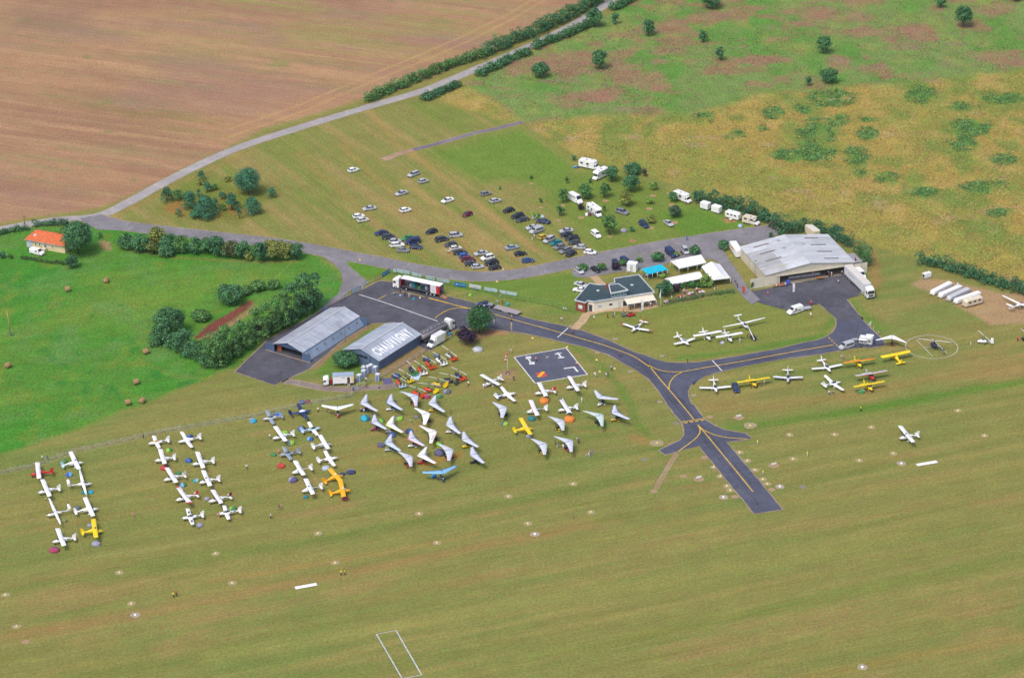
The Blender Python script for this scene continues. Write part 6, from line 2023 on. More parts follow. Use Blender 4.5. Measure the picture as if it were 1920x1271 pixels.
Y_('K',(1820,80),(1960,190),(1960,200),'dark gyrocopter with a person in red at its nose','black','lightgrey','red')
# ---- helicopter
hA,hB = q('K',955,225,1.2),q('K',1078,318,1.2)
d = hA - hB
hz_ = math.atan2(d.y,d.x)
cp = q('K',985,245,1.2)
t = E('helicopter',(cp.x,cp.y,0),hz_,'dark blue two blade helicopter inside the painted landing circle','helicopter')
O('cabin',fuse(MB(),[(1.75,.1,.95,1.2),(1.45,.5,.7,1.55),(.8,.68,.6,1.85),(.0,.68,.6,1.95),(-.7,.5,.75,1.85),(-1.2,.22,1.15,1.65)],12),GEL,t,S(38,46,84))
O('windscreen',MB().loft([[(x + .03,(w + .01) * math.cos(a * math.pi / 8),z0 + (w2) * math.sin(a * math.pi / 8)) for a in range(9)] for x,w,z0,w2 in ((1.78,.08,1.1,.1),(1.45,.48,1.1,.47),(.85,.66,1.15,.71))],False,True,False),GLASS,t,GLASSC)
for sg in (-1,1):
 O('door_window',MB().box((.25,sg * .68,1.4),(.8,.05,.5)),GLASS,t,GLASSC)
 O('skid',MB().path([(1.6,sg * .95,.2),(1.4,sg * .95,.06),(-1.2,sg * .95,.06)],.045),METAL,t,'darkgrey')
 for x in (.8,-.7):
  O('skid_strut',MB().tube((x,sg * .5,.7),(x,sg * .95,.08),.035),METAL,t,'darkgrey')
O('tail_boom',MB().tube((-1.0,0,1.45),(-5.3,0,1.6),.2,.09,8),GEL,t,S(38,46,84))
O('fin',MB().box((-5.2,0,1.7),(.5,.06,1.4),0,.25),GEL,t,S(38,46,84))
O('stabiliser',MB().box((-4.6,-.35,1.6),(.4,.8,.05)),GEL,t,S(38,46,84))
O('tail_rotor',MB().box((-5.35,.15,1.7),(.1,.04,1.1)),PLASTIC,t,'lightgrey')
O('rotor_mast',MB().loft([[(dx + w * math.cos(a * math.pi / 4),w * .6 * math.sin(a * math.pi / 4),z) for a in range(8)] for dx,w,z in ((-.1,.4,1.85),(-.1,.2,2.4),(-.1,.08,2.85))]),GEL,t,S(38,46,84))
A,B = q('K',830,180,2.85),q('K',1162,219,2.85)
M = Matrix.Rotation(-hz_,3,'Z')
rc_ = M @ ((A + B) / 2 - Vector((cp.x,cp.y,0)))
dl = (M @ (B - A)).normalized()
n = Vector((-dl.y,dl.x,0)) * .13
for sg in (-1,1):
 e = dl * sg * 4.9
 o0 = Vector((-.1,0,2.88))
 O('rotor_blade',MB().quad(o0 - n,o0 + e - n,o0 + e + n,o0 + n,.05),GEL,t,S(225,230,236))
O('rotor_hub',MB().box((-.1,0,2.88),(.5,.2,.14),math.atan2(dl.y,dl.x)),METAL,t,'darkgrey')
# wing on its edge with dark cover beside the motor glider
A,B = q('I',1510,285,1.2),q('I',1585,445,.5)
t = E('covered_wing',(A.x,A.y,0),heading(A,B),'long white wing panel with dark cover resting on the lawn','wing')
L = (B - A).length
O('spar',MB().tube((0,0,1.1),(L,0,.5),.16,.12,8),GEL,t,'white')
O('dark_cover',MB().loft([[(L * u,.25 - w,.05),(L * u,.25 + w,.05),(L * u,.15 + w * .4,hh),(L * u,.15 - w * .4,hh)] for u,w,hh in ((.45,.1,.3),(.65,.9,.75),(.85,.9,.7),(1.0,.3,.4))],True,False),CLOTH,t,'black')
# ------------------------------------------------------------------ trees, shrubs and hedges
nrg = np.random.default_rng(11)
def leaf_mesh(C,Nn,size,name='crown'):
 """leaf-sized quads: centres C, normals Nn"""
 n = len(C)
 Nn = Nn / np.maximum(np.linalg.norm(Nn,axis=1,keepdims=True),1e-6)
 ref = np.where(np.abs(Nn[:,2:3]) > .9,np.array([[1.,0,0]]),np.array([[0,0,1.]]))
 U = np.cross(Nn,ref)
 U /= np.linalg.norm(U,axis=1,keepdims=True)
 W = np.cross(Nn,U)
 a = nrg.uniform(0,2 * np.pi,n)[:,None]
 U,W = U * np.cos(a) + W * np.sin(a),W * np.cos(a) - U * np.sin(a)
 sx = size * nrg.uniform(.6,1.25,n)[:,None]
 sy = sx * nrg.uniform(.55,.9,n)[:,None]
 V = np.stack([C - U * sx * .5,C - W * sy * .5 + Nn * sx * .12,C + U * sx * .5,C + W * sy * .5 + Nn * sx * .12],1).reshape(-1,3)
 me = bpy.data.meshes.new(name)
 me.vertices.add(4 * n)
 me.vertices.foreach_set('co',V.astype(np.float32).ravel())
 me.loops.add(4 * n)
 me.loops.foreach_set('vertex_index',np.arange(4 * n,dtype=np.int32))
 me.polygons.add(n)
 me.polygons.foreach_set('loop_start',np.arange(0,4 * n,4,dtype=np.int32))
 me.update(calc_edges=True)
 return me
def clumps(centres,radii,dens,flat=.8):
 Cs,Ns = [],[]
 for c,r in zip(centres,radii):
  k = max(8,int(dens * r * r))
  d = nrg.normal(size=(k,3))
  d /= np.linalg.norm(d,axis=1,keepdims=True)
  d[:,2] = np.where(d[:,2] < -.45,-d[:,2],d[:,2])
  rad = r * nrg.uniform(.62,1.08,(k,1))
  Cs.append(c + d * rad * np.array([1,1,flat]))
  Ns.append(d + nrg.normal(size=(k,3)) * .45 + np.array([0,0,.35]))
 C = np.concatenate(Cs)
 C[:,2] = np.maximum(C[:,2],.06)
 return C,np.concatenate(Ns)
def tree(name,label,cat,pos,w,h,shape,color,group=None,leaf=.5,trunk=None):
 t = E(name,(pos.x,pos.y,0),nrg.uniform(0,6),label,cat,group)
 R = w / 2
 if shape == 'round':
  th = h * .1 if trunk is None else trunk
 elif shape == 'conic':
  th = .25
 else:
  th = .1
 zc,rz = (th + h) / 2,(h - th) / 2
 ncl = int(np.clip(14 + R * R * 2.6,14,80))
 cs,rs = [],[]
 for k in range(ncl):
  d = nrg.normal(size=3)
  d /= np.linalg.norm(d)
  f = nrg.uniform(.3,.8) if k > ncl * .6 else nrg.uniform(.7,.95)
  p = d * f
  if shape == 'conic':
   u = nrg.uniform(0,1) ** .8
   rr = (1 - u) ** .8 * .85 + .06
   a = nrg.uniform(0,6.28)
   p = np.array([rr * math.cos(a) * nrg.uniform(.4,.95),rr * math.sin(a) * nrg.uniform(.4,.95),-0.9 + 1.75 * u])
  if shape == 'column':
   z_ = nrg.uniform(-.95,.92)
   rr = (.95 if z_ < .3 else .95 * (1 - (z_ - .3) ** 2 * 1.3)) * nrg.uniform(.55,1) ** .5
   a = nrg.uniform(0,6.28)
   p = np.array([rr * math.cos(a),rr * math.sin(a),z_])
  kx = 1.15 if shape == 'conic' else .8
  cs.append(np.array([p[0] * R * kx,p[1] * R * kx,zc + p[2] * rz * .82]))
  r_ = R * nrg.uniform(.26,.46) if shape != 'conic' else R * nrg.uniform(.3,.5)
  rs.append(min(r_,1.9))
 cs = np.array(cs)
 C,Nn = clumps(cs,rs,62 if R < 3 else 46,.85)
 O('crown',leaf_mesh(C,Nn,leaf),LEAF,t,color)
 mb = MB()
 tr = max(.07,h * .022)
 mb.tube((0,0,0),(0,0,th + rz * .5),tr,tr * .7,7)
 for k in range(4):
  a = k * 1.7 + .4
  mb.tube((0,0,th + .12 * k * rz),(R * .55 * math.cos(a),R * .55 * math.sin(a),zc + rz * .15 * k),tr * .5,tr * .18,5)
 O('trunk',mb,BARK,t,(.1,.08,.065,1))
 return t
G1,G2,G3 = (.055,.17,.078,1),(.078,.2,.066,1),(.046,.165,.1,1)
YG,LM,PU = (.17,.22,.06,1),(.16,.3,.07,1),(.035,.022,.055,1)
DK = (.046,.145,.075,1)
def tpx(r,x,y,w,h,back=.32):
 """ground position and size in metres of a crown seen w x h (in the region's pixels) with its foot at (x, y)"""
 p = q(r,x,y)
 s = REG[r][2]
 dist = (p - CAMP).length
 k = dist / FPX / s
 # the crown's near edge is what shows lowest; put the stem behind it
 wm = w * k
 hm = max(1.0,(h * k - .35 * wm * math.sin(PITCH)) / math.cos(PITCH))
 p = p + Vector((0,wm * back,0))
 return p,wm,hm
def T(r,x,y,w,h,shape,color,label,name='broadleaf_tree',cat='tree',group=None,leaf=.5,back=.32):
 p,wm,hm = tpx(r,x,y,w,h,back)
 return tree(name,label,cat,p,wm,hm,shape,color,group,leaf)
HG = 'lone trees on the heath'
for x,y,w,h,lb in ((1013,150,36,32,'round dark green tree nearest the road hedge on the heath'),(1126,134,34,40,'tall round tree on pinkish bare heath'),(1216,70,26,32,'medium tree standing between two heath patches'),
     (1115,54,34,38,'dense round tree beside the country road'),(1153,48,17,24,'slim young tree next to the dense roadside tree'),(1319,82,20,27,'small tree above the pair of heath saplings'),
     (1351,116,21,29,'small upright tree on the heath'),(1545,104,31,37,'medium dark tree on a pink heath patch'),(1555,160,35,31,'round tree at the edge of the yellow grassland'),
     (1516,163,17,21,'bush sized tree beside the round tree at the grassland edge'),(1808,55,35,45,'large dark tree far out on the heath'),(1335,21,40,36,'broad tree at the far side of the heath'),(1764,17,23,26,'small tree near the large heath tree'),(1905,4,30,20,'tree at the far heath corner')):
 T('f',x,y,w,h,'round',G1,lb,group=HG)
SG = 'evergreens in the fenced spinney'
for i,(x,y,w,h,c_) in enumerate(((1065,412,310,310,G3),(565,238,80,95,DK),(625,362,85,95,G3),(705,338,72,62,G2),(540,412,55,78,G3),(190,472,115,135,DK),(310,452,115,92,G2),(435,542,130,165,G3),
         (605,655,205,210,G3),(480,648,90,85,G3),(600,525,85,85,G3),(715,556,85,120,G3),(785,442,78,74,G3),(890,567,125,175,G3),(795,557,60,62,G2),(975,648,62,115,G3),(1115,613,155,165,G3),(1325,423,92,98,G3),(320,628,58,82,G3),(850,245,90,45,YG),(560,275,90,40,YG))):
 lb = ('big broad evergreen tree towering over the fenced spinney' if i == 0 else 'widest dark evergreen bush low in the spinney' if i == 8 else 'lone bush at the pointed end of the spinney' if i == 17 else
  'low yellow green scrub in the spinney' if i > 18 else 'small dark evergreen of the spinney')
 T('U',x,y,w * (1.4 if i else 1.05),h * (1.25 if i else 1.05),'conic' if i not in (0,6,19,20) else 'round',c_,lb,'evergreen_tree' if i < 19 else 'scrub_bush','tree' if i < 19 else 'bush',SG,.36)
LG = 'young trees on the camping lawn'
for x,y,w,h,c_,lb in ((275,612,165,185,G2,'round tree between the camper van and the motorhomes'),(485,602,152,175,G2,'round tree above the yellow green one'),(560,432,175,195,G1,'dark tree overhanging the overcab motorhome'),
      (770,542,200,215,G1,'largest round tree of the camping lawn'),(725,692,172,172,YG,'yellow green tree over the grey off road car'),(535,1008,185,245,G2,'tall tree beside the small white van'),
      (1225,642,122,115,G1,'round tree hiding the low profile motorhome'),(1245,812,152,135,(.05,.11,.07,1),'pale green tree beside the silver coupe'),(985,872,105,95,YG,'small yellow green tree beside the dark off road car'),
      (1010,512,115,100,LM,'bright lime sapling on the lawn'),(975,660,95,72,LM,'low lime shrub on the lawn'),(40,652,135,180,G2,'thin young tree left of the camper van'),(0,792,112,135,G2,'round green tree above a bare earth ring'),
      (780,962,65,65,G1,'small round bush beside the grey tent'),(150,187,58,62,G1,'small bush beside the long motorhome'),(75,432,48,78,G1,'thin sapling below the long motorhome'),(330,432,44,62,G1,'sapling before the overcab motorhome'),
      (225,722,88,72,PU,'dark purple bush beside the camper van'),(480,735,42,85,G2,'tiny sapling beside the blue skirted motorhome')):
 T('O',x,y,w,h,'round',c_,lb,group=LG)
T('O',790,352,205,135,'shrub',G1,'broad shrub clump at the field edge','shrub','shrub')
T('O',915,362,75,92,'conic',(.04,.05,.055,1),'dark reddish conifer at the field edge','conifer_tree')
T('P',725,478,100,85,'round',LM,'young tree in front of the pale green car')
T('P',775,295,52,58,'round',G2,'tiny sapling with a bare earth ring in the car park','sapling','sapling')
T('P',330,155,32,45,'round',G2,'tiny sapling beside the grey small car','sapling','sapling')
T('P',670,40,40,50,'round',G2,'tiny sapling near the top of the car park','sapling','sapling')
for r,x,y,w,h,c_,lb in (('N',1195,692,190,190,DK,'dense dark green tree at the end of the club house'),('N',1320,645,110,120,PU,'dark purple tree beside the dense green tree'),('N',1115,312,155,115,G1,'palm like green tree behind the turquoise pavilion'),
       ('N',1520,228,135,100,G1,'spreading shrub beside the silver people carrier'),('N',300,405,150,72,G2,'shrub over the silver car by the garden path'),('N',510,405,115,100,G2,'round shrub beside the garden path'),
       ('N',915,312,85,65,G2,'small tree behind the white box cabin'),('N',735,352,95,85,G2,'small green tree among the cars behind the club house'),('N',1320,248,75,65,LM,'bright shrub before the dark blue van'),('N',660,398,115,85,PU,'low purple shrub behind the club house'),
       ('N',1650,590,165,155,LM,'big lime green tree in the picnic garden'),('N',1660,425,125,100,LM,'lime sapling against the white marquee'),('N',1390,522,110,78,LM,'thin lime sapling before the low marquee'),('N',1165,478,95,55,LM,'low lime bush beside the turquoise pavilion'),
       ('M',100,535,140,115,G1,'spreading tree at the corner of the hangar lane'),('M',610,392,62,75,DK,'small dark bush behind the wide hangar'),('M',725,360,110,70,DK,'broad dark bush behind the wide hangar'),
       ('M',405,940,45,85,DK,'slim dark bush by the hangar door corner')):
 T(r,x,y,w,h,'round',c_,lb,'garden_tree')
T('R',1555,882,320,330,'round',(.035,.12,.05,1),'large bright green tree beside the apron',leaf=.4)
T('R',1415,985,245,205,'round',PU,'dark purple leaved tree beside the apron')
T('S',965,775,285,190,'round',G1,'dense green bush between the lettered hangar and the toilets','bush','bush')
T('V',835,612,390,420,'round',G1,'huge dark tree beside the bungalow',leaf=.5)
T('V',770,728,155,160,'round',DK,'bush at the corner of the bungalow garden','bush','bush')
T('V',1080,390,62,72,'conic',G2,'small conifer beside the huge dark tree','conifer_tree')
T('V',20,612,90,70,'shrub',DK,'bush beside the meadow edge at the garden','bush','bush')
T('V',115,612,70,50,'shrub',DK,'low bush next to the bungalow hedge','bush','bush')
KG = 'shrubs of the roadside thicket'
for i,(x,y,w,h,c_) in enumerate(((236,472,36,36,G1),(262,476,42,38,G1),(293,466,38,42,YG),(286,480,32,26,(.1,.15,.05,1)),(315,474,38,34,G1),(340,478,38,34,G2),(365,480,36,32,G1),(390,480,36,36,G1),(410,486,36,46,DK),
         (432,488,36,36,(.09,.13,.06,1)),(455,490,36,38,G1),(466,491,22,22,YG),(490,494,36,42,DK),(516,492,46,44,YG),(540,490,30,36,YG),(556,491,30,34,G1),(312,484,36,22,G1))):
 lb = ('yellow green shrub in the roadside thicket' if c_ == YG else 'tall dark shrub in the roadside thicket' if c_ == DK else 'dark green shrub in the roadside thicket')
 T('f',x,y,w,h,'shrub',c_,lb,'thicket_shrub','shrub',KG)
TG = 'tree belt beside the long hangar'
for i,(x,y,w,h,c_) in enumerate(((760,1190,300,420,G2),(900,1110,250,420,G2),(1060,1010,220,370,G2),(1230,905,230,420,G2),(1350,855,220,420,G2),(1480,790,200,440,G2),(1590,725,200,480,G1),(1720,645,220,500,G1),(1820,580,200,430,G1))):
 T('T',x + 25,y,w,h * (.95 if i < 5 else 1.03),'column',c_,'leafy tree in the belt beside the long hangar' if i < 9 else 'low tree behind the belt beside the red earth strip','belt_tree','tree',TG,.48,.12)
for x,y,w,h,lb in ((270,890,350,330,'big rounded tree behind the leaning pole'),(180,975,210,250,'bush under the leaning pole by the meadow'),(430,1060,250,270,'dark bush at the meadow corner of the tree belt'),(600,1120,200,190,'bush between the meadow corner and the tree belt'),
     (930,560,300,240,'large rounded shrub above the red earth strip'),(1220,400,200,120,'low shrub at the upper end of the tree belt'),(600,720,250,120,'low scrub beside the red earth strip'),(1080,440,180,100,'scrub joining the shrub to the tree belt'),(1400,380,160,130,'shrub next to the tallest belt trees')):
 T('T',x,y,w,h,'shrub' if h < 200 else 'round',G1 if h > 200 else G2,lb,'scrub_bush','bush')
def hedge(name,label,line,w,h,color,leaf=.44,cat='hedge',vary=.3):
 if 'garden' not in name:
  w,h = w * 1.2,h * 1.2
 P3 = smooth_line(line,1.2)
 o = Vector((*P3[0],0))
 cs,rs = [],[]
 for x,y in P3:
  hh = h * nrg.uniform(1 - vary,1 + vary * .6)
  for k in range(6):
   r_ = nrg.uniform(.34,.52) * min(w,2.8)
   cs.append(np.array([x - o.x + nrg.uniform(-.5,.5) * w * .7,y - o.y + nrg.uniform(-.5,.5) * w * .7,max(r_ * .6,nrg.uniform(.05,.95) * hh - r_ * .4)]))
   rs.append(r_)
 C,Nn = clumps(cs,rs,40,.9)
 t = E(name,o,0,label,cat)
 O('foliage',leaf_mesh(C,Nn,leaf,'foliage'),LEAF,t,color)
 mb = MB()
 for i,(x,y) in enumerate(P3[::3]):
  mb.tube((x - o.x,y - o.y,0),(x - o.x + .1,y - o.y,h * .6),.06,.03,5)
 O('stems',mb,BARK,t,(.09,.07,.06,1),kind='stuff')
 return t
hedge('belt_undergrowth','dense undergrowth filling the foot of the tree belt beside the long hangar',P2('T',[(720,1190),(900,1090),(1060,990),(1230,890),(1350,830),(1480,770),(1600,700),(1740,620),(1830,560)]),4.5,3.6,G2,.5,'undergrowth')
hedge('belt_undergrowth','dense bushes joining the rounded tree to the tree belt along the meadow',P2('T',[(130,960),(280,985),(430,1060),(570,1120),(720,1195)]),4.6,4.2,G1,.5,'undergrowth')
hedge('roadside_hedge','low thin hedge along the stubble field beside the road',P2('X',[(40,655),(140,610),(240,568),(480,468),(620,415),(770,372)]),3.4,3.0,G2)
hedge('roadside_hedge','tall thick hedge along the stubble field beside the road',P2('X',[(780,362),(900,315),(1010,262),(1120,220),(1250,160),(1380,100),(1500,30),(1580,-20)]),4.0,4.6,G1)
hedge('roadside_hedge','short low hedge on the car park side of the road',P2('X',[(400,645),(500,605),(605,558)]),2.6,2.0,DK)
hedge('roadside_hedge','two bushy hedge pieces joining on the heath side of the road',P2('X',[(750,490),(860,440),(950,395),(1060,352)]),2.8,2.6,G1)
hedge('roadside_hedge','bushy hedge below the dense roadside tree',P2('X',[(1110,318),(1180,285),(1280,250),(1370,212),(1440,180)]),2.8,3.0,G1)
hedge('roadside_hedge','small hedge beyond the slim roadside tree',P2('X',[(1610,68),(1660,45),(1715,15),(1760,-10)]),3.0,3.0,G1)
hedge('boundary_hedge','tall dark hedge behind the trailers and caravan',P2('f',[(1305,378),(1335,384),(1370,394),(1405,404),(1435,414),(1460,428),(1490,440)]),4.2,4.2,DK)
hedge('boundary_hedge','dark hedge running behind the wide hangar',P2('f',[(1500,432),(1530,434),(1560,446),(1592,462)]),3.8,3.6,DK)
hedge('boundary_hedge','long dark hedge along the bare ground of the glider trailers',P2('L',[(745,205),(850,225),(950,250),(1150,300),(1300,350),(1450,400),(1600,450),(1849,530),(2000,590)]),3.6,3.2,DK)
hedge('clipped_hedge','smooth clipped evergreen hedge beside the hangar lean to',P2('M',[(1560,560),(1600,600),(1640,650),(1660,690)]),3.4,4.4,(.05,.16,.06,1),.36,vary=.08)
hedge('garden_hedge','hedge behind the bungalow along the road',P2('V',[(390,258),(500,250),(600,245),(720,250)]),2.0,2.0,DK)
hedge('garden_hedge','hedge along the road beside the bungalow',P2('V',[(0,345),(60,335),(130,318),(200,305),(270,296)]),2.2,2.0,DK)
hedge('garden_hedge','low clipped hedge below the bungalow driveway',P2('V',[(245,612),(330,622),(450,640),(560,655),(700,675)]),1.6,1.2,(.05,.1,.04,1),.34,vary=.1)
hedge('garden_hedge','bright green shrubbery behind the picnic tables',P2('m',[(870,580),(980,570),(1080,560),(1200,560),(1290,560)]),2.2,2.2,(.05,.16,.05,1))
hedge('garden_hedge','low grassy screen along the picnic garden edge',P2('m',[(650,850),(800,820),(1000,780),(1250,725),(1500,690),(1740,660)]),1.6,.55,(.05,.15,.06,1),.3,vary=.15)
# nettle and bramble scrub standing in the yellow grassland, tufts of tall grass around it
def scatter_scrub():
 Cs,Ns = [],[]
 for bx,by,rx,ry in SCRUB:
  k = int(rx * ry * .8)
  a = nrg.uniform(0,2 * np.pi,k)
  d = np.sqrt(nrg.uniform(0,1,k)) * nrg.choice([1.0,1.25],k,p=[.8,.2])
  for ang,dd in zip(a,d):
   p = G(bx + rx * dd * math.cos(ang),by + ry * dd * math.sin(ang))
   if vnoise(np.array([p.x / 3.0]),np.array([p.y / 4.0]),12)[0] < .38:
    continue
   m = 5
   Cs.append(np.array([p.x,p.y,0]) + nrg.normal(size=(m,3)) * np.array([.6,.6,.12]) + np.array([0,0,.35]))
   Ns.append(nrg.normal(size=(m,3)) * .6 + np.array([0,0,.8]))
 C = np.concatenate(Cs)
 C[:,2] = np.clip(C[:,2] - .12,.05,.5)
 O('nettle_scrub',leaf_mesh(C,np.concatenate(Ns),.46,'nettle_scrub'),LEAF,None,(.1,.24,.085,1),'patches of dark green nettle scrub in the yellow grassland','scrub',None,'stuff')
scatter_scrub()
def scatter_tufts(name,label,poly,n,color,size,zmax,thin):
 xs = [p[0] for p in poly]
 ys = [p[1] for p in poly]
 X = nrg.uniform(min(xs),max(xs),n)
 Yp = nrg.uniform(min(ys),max(ys),n)
 keep = pmask(X,Yp,poly,3) > .6
 X,Yp = X[keep],Yp[keep]
 W = np.array([G(a,b)[:2] for a,b in zip(X,Yp)])
 k2 = fbm(W[:,0] / 6,W[:,1] / 8,131) > thin
 W = W[k2]
 m = len(W)
 C = np.concatenate([W,nrg.uniform(.05,zmax,(m,1))],1)
 N = nrg.normal(size=(m,3)) + np.array([0,0,.5])
 O(name,leaf_mesh(C,N,size,name),LEAF,None,color,label,'grass',None,'stuff')
scatter_tufts('tall_grass','tall pale yellow grass standing in the rough grassland',[(1000,232),(1300,216),(1500,175),(1960,140),(1960,550),(1740,490),(1570,438),(1440,392),(1300,352),(1090,290)],46000,(.3,.25,.11,1),.42,.3,.42)
scatter_tufts('heather','low brownish heather growing over the heath',[(880,160),(1010,90),(1200,-10),(1960,-10),(1960,130),(1500,172),(1300,212),(985,232)],26000,(.22,.15,.12,1),.45,.25,.52)
# ------------------------------------------------------------------ people: one continuous body mesh each, clothes as children
def skinned(joints,bones,name):
 me = bpy.data.meshes.new(name)
 bm = bmesh.new()
 lay = bm.verts.layers.skin.verify()
 vs = [bm.verts.new(j[0]) for j in joints]
 for a,b in bones:
  bm.edges.new((vs[a],vs[b]))
 for v,j in zip(vs,joints):
  v[lay].radius = j[1] if isinstance(j[1],tuple) else (j[1],j[1])
 vs[0][lay].use_root = True
 bm.to_mesh(me)
 bm.free()
 o = bpy.data.objects.new('tmp_person',me)
 scene.collection.objects.link(o)
 o.modifiers.new('skin','SKIN')
 sb = o.modifiers.new('sub','SUBSURF')
 sb.levels = 1
 dg = bpy.context.evaluated_depsgraph_get()
 out = bpy.data.meshes.new_from_object(o.evaluated_get(dg))
 bpy.data.objects.remove(o)
 return out
def make_pose(pose):
 hip,kn = .92,.5
 J = {}
 if pose == 'sit':
  hip = .5
 lean = {'bend': .38,'sit': .04}.get(pose,0.0)
 J['pelvis'] = ((0,0,hip),(.15,.12))
 J['waist'] = ((lean * .3,0,hip + .2),(.14,.11))
 J['chest'] = ((lean * .75,0,hip + .42 - lean * .12),(.18,.13))
 J['neck'] = ((lean * 1.1,0,hip + .58 - lean * .28),(.065,.065))
 J['head'] = ((lean * 1.28,0,hip + .7 - lean * .34),(.105,.09))
 J['crown'] = ((lean * 1.4 + .01,0,hip + .8 - lean * .36),(.085,.075))
 for s,sg in (('L',1),('R',-1)):
  st = {'walk': .28 * sg,'stand': .03 * sg}.get(pose,0)
  sh = Vector((lean * .8,sg * .2,hip + .5 - lean * .18))
  J['sho' + s] = (tuple(sh),(.065,.065))
  if pose in ('sit','bend'):
   el = sh + Vector((.2,sg * .03,-.2))
   ha = el + Vector((.22,-sg * .04,-.06))
  else:
   el = sh + Vector((-st * .5 - .02,sg * .05,-.28))
   ha = el + Vector((.06 - st * .5,0,-.25))
  J['elb' + s] = (tuple(el),(.045,.045))
  J['wri' + s] = (tuple(ha),(.032,.032))
  J['hand' + s] = (tuple(ha + (ha - el).normalized() * .09),(.038,.02))
  hp = Vector((0,sg * .1,hip - .04))
  J['hip' + s] = (tuple(hp),(.095,.095))
  if pose == 'sit':
   k_ = hp + Vector((.42,sg * .02,.0))
   an = Vector((k_.x + .02,k_.y,.08))
  else:
   k_ = Vector((st * .55,sg * .11,kn))
   an = Vector((st * .9,sg * .11,.08 + (.06 if st < -.1 else 0)))
  J['knee' + s] = (tuple(k_),(.065,.065))
  J['ank' + s] = (tuple(an),(.045,.045))
  J['toe' + s] = (tuple(an + Vector((.17,0,-.04))),(.045,.035))
 names = list(J)
 ix = {n: i for i,n in enumerate(names)}
 B = [('pelvis','waist'),('waist','chest'),('chest','neck'),('neck','head'),('head','crown')]
 for s in 'LR':
  B += [('chest','sho' + s),('sho' + s,'elb' + s),('elb' + s,'wri' + s),('wri' + s,'hand' + s),('pelvis','hip' + s),('hip' + s,'knee' + s),('knee' + s,'ank' + s),('ank' + s,'toe' + s)]
 body = skinned([J[n] for n in names],[(ix[a],ix[b]) for a,b in B],'person_body')
 # fingers and a nose grow out of the same mesh
 mb = MB()
 for s,sg in (('L',1),('R',-1)):
  w,hnd = Vector(J['wri' + s][0]),Vector(J['hand' + s][0])
  d = (hnd - w).normalized()
  side = d.orthogonal().normalized()
  for k,ln in enumerate((.07,.085,.08,.06)):
   b0 = hnd + side * (k - 1.5) * .02
   mb.tube(b0,b0 + d * ln * .6 + Vector((.01,0,0)),.01,.009,5)
   mb.tube(b0 + d * ln * .6 + Vector((.01,0,0)),b0 + d * ln + Vector((.025,0,0)),.009,.007,5)
  mb.tube(w.lerp(hnd,.5),w.lerp(hnd,.8) + side * .06 + d * .03,.012,.009,5)
 hd = Vector(J['head'][0])
 mb.tube(hd + Vector((.085,0,.01)),hd + Vector((.12,0,-.02)),.012,.016,5)
 bm = bmesh.new()
 bm.from_mesh(body)
 t2 = mb.mesh()
 bm.from_mesh(t2)
 bm.to_mesh(body)
 bm.free()
 bpy.data.meshes.remove(t2)
 # classify faces by nearest bone for the clothes
 tags = {}
 for a,b in B:
  n = a + b
  tags[(a,b)] = ('shirt' if a in ('waist','chest') and b in ('chest','shoL','shoR') or a.startswith('sho') or (a,b) == ('pelvis','waist') else
      'trousers' if a in ('pelvis',) or a.startswith('hip') or a.startswith('knee') else 'shoe' if a.startswith('ank') else 'hair' if b == 'crown' else 'skin')
 seg = [(Vector(J[a][0]),Vector(J[b][0]),k) for (a,b),k in tags.items()]
 out = {'body': body}
 groups = {}
 for p in body.polygons:
  c_ = p.center
  best = min(((c_ - (a + (b - a) * max(0,min(1,(c_ - a).dot(b - a) / (b - a).length_squared)))).length,k) for a,b,k in seg)
  groups.setdefault(best[1],[]).append(p)
 for k in ('shirt','trousers','hair'):
  ps = groups.get(k,[])
  if k == 'hair':
   ps = [p for p in ps if p.center.z > hd.z + .03 or p.center.x < hd.x - .02]
  vmap,vs,fs = {},[],[]
  for p in ps:
   f = []
   for v in p.vertices:
    if v not in vmap:
     vmap[v] = len(vs)
     vv = body.vertices[v]
     vs.append(vv.co + vv.normal * (.016 if k != 'hair' else .02))
    f.append(vmap[v])
   fs.append(tuple(f))
  out[k] = MB().add(vs,fs,True).mesh(k)
 body.polygons.foreach_set('use_smooth',[True] * len(body.polygons))
 return out
POSES = {k: make_pose(k) for k in ('stand','walk','sit','bend')}
rp_ = random.Random(5)
def person(r,x,y,label,shirt='white',trousers='navy',pose='stand',rot=None,group=None,hair='brown',z=0.0):
 m = POSES[pose]
 p = q(r,x,y)
 t = O('person',m['body'],CLOTH,None,'skin',label,'person',group,None,(p.x,p.y,z),rp_.uniform(0,6.28) if rot is None else rot)
 O('shirt',m['shirt'],CLOTH,t,shirt)
 O('trousers',m['trousers'],CLOTH,t,trousers)
 O('hair',m['hair'],CLOTH,t,hair)
 return t
